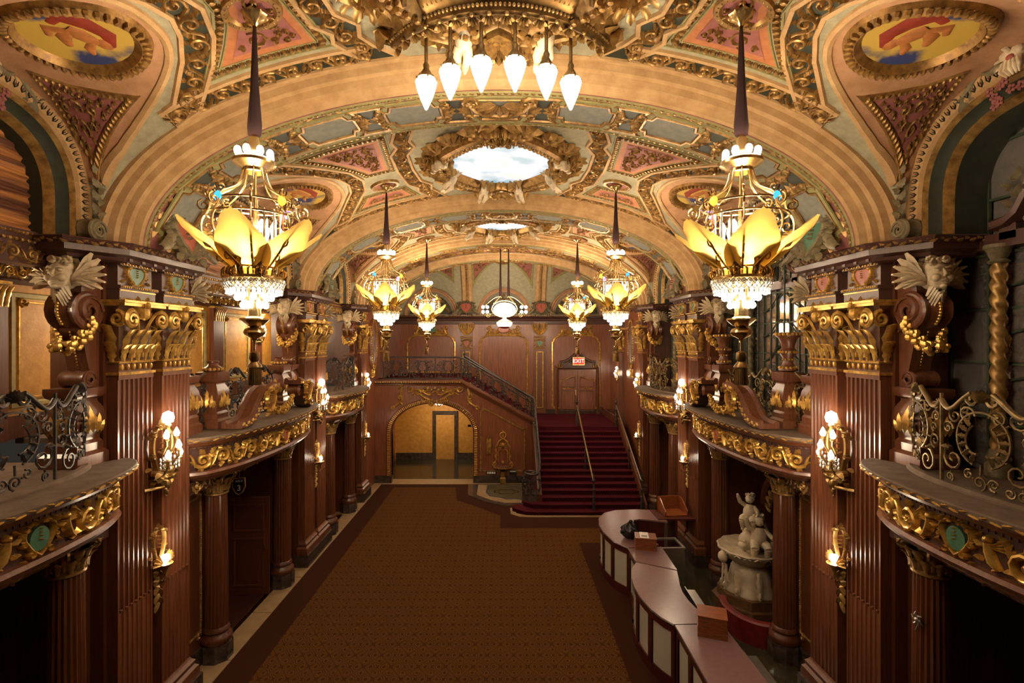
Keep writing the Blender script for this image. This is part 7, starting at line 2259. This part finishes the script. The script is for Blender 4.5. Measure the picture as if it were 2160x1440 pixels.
for i in range(13):
    t = i / 12
    rows.append([((.19 * sin(PI * (t * .86 + .10))**.7 * (1 + .16 * sin(5 * a + 9 * t) + .1 * sin(11 * a - 7 * t))) * cos(a) * 1.0, (.15 * sin(PI * (t * .86 + .10))**.7 * (1 + .16 * sin(4 * a + 7 * t))) * sin(a), .34 * t + .012 * sin(7 * a)) for a in [2 * PI * j / 28 for j in range(28)]])
m.grid(rows, cv=True); m.f.append(tuple(range(12 * 28, 13 * 28)))
thing('plastic_bag', 'crumpled black plastic bag on the curved bar counter', 'bag', [('bag_body', m.mesh('bag_body', BLACK, True, 1.5)), ('knot', MB().ball((.02, 0, .36), (.05, .04, .05), 8, 6).mesh('knot', BLACK))], (2.88, 11.15, CZ))
# steel sink unit and under-bar shelves
P = [('front', MB().box(-.42, .42, -.03, 0, 0, .78).mesh('front', STEEL, False)), ('rim', sweep(MB(), MXY, rect(-.42, .42, 0, .55), [(-.03, .78), (-.03, .82), (.03, .82), (.03, .78)], True).mesh('rim', STEEL, True, .4)), ('basin', MB().box(-.40, .40, .02, .53, .3, .60).mesh('basin', BLACK, False))]
thing('sink_unit', 'open steel bar sink unit behind the far curved counter', 'sink', P, (3.72, 11.25, 0), 1, .05)
for i, (x0, y0, x1, y1, z) in enumerate(((3.46, 9.3, 3.40, 8.1, .82), (3.62, 7.35, 3.60, 6.2, .82))):
    dx, dy = x1 - x0, y1 - y0; l = math.hypot(dx, dy); a = math.atan2(dy, dx)
    thing('under_bar_shelf', ('steel speed shelf behind the middle bar curve', 'steel speed shelf with a white phone behind the nearest bar section')[i], 'shelf', [('tray', MB().box(0, l, -.02, .16, 0, .03).mesh('tray', STEEL, False)), ('lip', MB().box(0, l, -.03, -.015, 0, .09).mesh('lip', STEEL, False)), ('leg', MB().box(.05, .09, .04, .08, -z, 0).mesh('leg', STEEL, False)), ('leg', MB().box(l - .09, l - .05, .04, .08, -z, 0).mesh('leg', STEEL, False))], (x0, y0, z), 1, a)
thing('phone_terminal', 'white card terminal with a dark screen at the bar edge', 'terminal', [('case', MB().box(-.07, .07, -.14, .14, 0, .03).mesh('case', WHITE, False)), ('screen', MB().box(-.045, .045, -.02, .08, .03, .034).mesh('screen', BLACK, False))], (3.68, 6.5, .855), 1, .2)
new('service_floor', MB().box(3.5, 5.9, 2.0, 15.4, .0, .014).mesh('service_floor', DFLOOR, False), fl)

# ================================================================ FOUNTAIN WITH PUTTI
P = []
m = MB()
for r, z0, z1 in ((.72, 0, .22), (.62, .22, .40)):
    m.lathe([(r, z0), (r, z1), (0, z1)], 8, a0=PI / 8, a1=PI / 8 + 2 * PI)
P.append(('wooden_plinth', m.mesh('wooden_plinth', mat('weathered_oak', (.16, .075, .025), .6, var=.5, scale=7), True, .3)))
m = MB(); m.lathe([(.50, .40), (.50, .46), (.44, .52), (.42, .62), (.38, .80), (.30, .94), (.33, 1.0)], 32, fl=.05, nf=6)
for a in (-PI / 2 - .9, -PI * .5 - .1, -PI - .2, PI - .9 + 1.0):
    leaf3(m, lambda u, v, h: ((.52 - v * .12 + h) * cos(a) - u * sin(a), (.52 - v * .12 + h) * sin(a) + u * cos(a), .42 + v), .16, .56, .04)
    m.tube([((.48 + r) * cos(a), (.48 + r) * sin(a), z) for r, z in spiral(.02, .50, .08, PI, 1.4, -1, 14)], .03, 6)
P.append(('pedestal', m.mesh('pedestal', MARB, True, .9)))
m = MB(); m.lathe([(.30, .98), (.42, 1.02), (.50, 1.09), (.56, 1.16), (.60, 1.22), (.62, 1.25), (.60, 1.28), (.54, 1.24), (.40, 1.20), (.1, 1.20)], 48, fl=.025, nf=12)
for k in range(20):
    a = 2 * PI * k / 20; m.tube([(.585 * cos(a), .585 * sin(a), 1.19), (.61 * cos(a + .1), .61 * sin(a + .1), 1.235), (.59 * cos(a + .2), .59 * sin(a + .2), 1.20)], .016, 5)
m.ball((-.60, -.10, 1.10), (.09, .11, .12), 10, 7)
P.append(('shell_basin', m.mesh('shell_basin', MARB, True, .9)))
m = MB(); R = random.Random(12)
for k in range(26):
    z = 1.22 + .62 * (k / 26); r = .26 * (1 - .55 * k / 26); a = R.uniform(0, 6.3)
    m.ball((.08 + r * .6 * cos(a), r * .6 * sin(a), z), (r * .55, r * .55, .11), 8, 6)
m.ball((-.10, -.10, 1.42), (.17, .15, .19), 12, 8); m.ball((-.22, -.16, 1.36), (.10, .09, .07), 10, 6)
for sg in (-1, 1): m.ball((-.16 + sg * .06, -.23, 1.47), (.035, .03, .03), 8, 5)
m.tube([(.05, .0, 1.3), (.25, -.1, 1.32), (.33, -.05, 1.52), (.28, .05, 1.75), (.34, .1, 1.9)], [.13, .12, .09, .06, .02], 9)
P.append(('dolphin_rock', m.mesh('dolphin_rock', MARB, True, 1.2)))
f = thing('marble_fountain', 'carved marble shell fountain in the middle niche among the columns', 'fountain', P, (5.12, 10.25, 0))
for (x, y, z, sc_, pose, rz, lb) in ((5.08, 10.16, 1.70, 1.22, 0, -.7, 'seated atop the marble fountain with a raised arm'), (5.16, 9.96, 1.22, 1.45, 0, -.25, 'reclining on the marble fountain basin')):
    o = new('putto_figure', putto_mesh(sc_, pose, 0, rz, MARB)); o.location = (x, y, z); o['label'] = f'marble putto {lb}'; o['category'] = 'figure'; o['group'] = 'fountain putti'
# niche behind the fountain and the red battered bench in front
m = MB().box(-1.40, -1.30, 8.9, 10.95, 0, 3.0); o = new('niche_back', m.mesh('niche_back', MARBD, False), wr); o.location = sloc(1, 0); o.scale = (-1, 1, 1)
m = MB(); q = [(9.92 + 1.0 * cos(PI * i / 20), 1.9 + .85 * sin(PI * i / 20)) for i in range(21)]
sweep(m, lambda y, z, h: (-1.0 + h, y, z), q, [(0, 0), (-.03, .06), (-.12, .06), (-.14, 0)]); o = new('niche_arch', m.mesh('niche_arch', WOODL, True, .5), wr); o.location = sloc(1, 0); o.scale = (-1, 1, 1)
m = MB()
for i in range(12):
    a = PI * (i + .5) / 12; leaf(m, lambda y, z, h: (-.95 + h, y, z), 9.92 + .86 * cos(a), 1.9 + .70 * sin(a), a + PI + .6, .24, .14, .08); ribbon(m, lambda y, z, h: (-.95 + h, y, z), spiral(9.92 + .72 * cos(a), 1.9 + .58 * sin(a), .09, a, 1.3, 1, 10), .025, .06)
o = new('niche_gilding', m.mesh('niche_gilding', GILTD), wr, 'stuff'); o.location = sloc(1, 0); o.scale = (-1, 1, 1)
m = MB(); arc = [(4.88 - .62 * cos(a), 9.55 - .75 * sin(a)) for a in [-.5 + 2.0 * i / 14 for i in range(15)]]
sweep(m, MXY, arc, [(0, 0), (0, .42), (.03, .45), (.12, .45), (.15, .42), (.15, 0)], False, True)
o = new('curved_barrier', m.mesh('curved_barrier', REDP, True, .5)); o['label'] = 'worn red curved timber barrier in front of the marble fountain'; o['category'] = 'barrier'
m = MB()
for k in range(6):
    a = k * 1.05; m.tube([(0, 0, 0), (-.03, .05 * cos(a), .06 * sin(a)), (-.02, .08 * cos(a + .3), .09 * sin(a + .3))], [.012, .010, .004], 5)
m.ball((-.03, 0, 0), .025, 7, 5)
thing('wall_hook', 'small bright metal flower ornament on the nearest column of the mirrored side', 'hook', [('flower', m.mesh('flower', STEEL), 'stuff'), ('stem', MB().tube([(0, 0, -.03), (-.02, .02, -.13)], .008, 5).mesh('stem', STEEL))], (XP + .13 - .185, 5.62, 2.35))
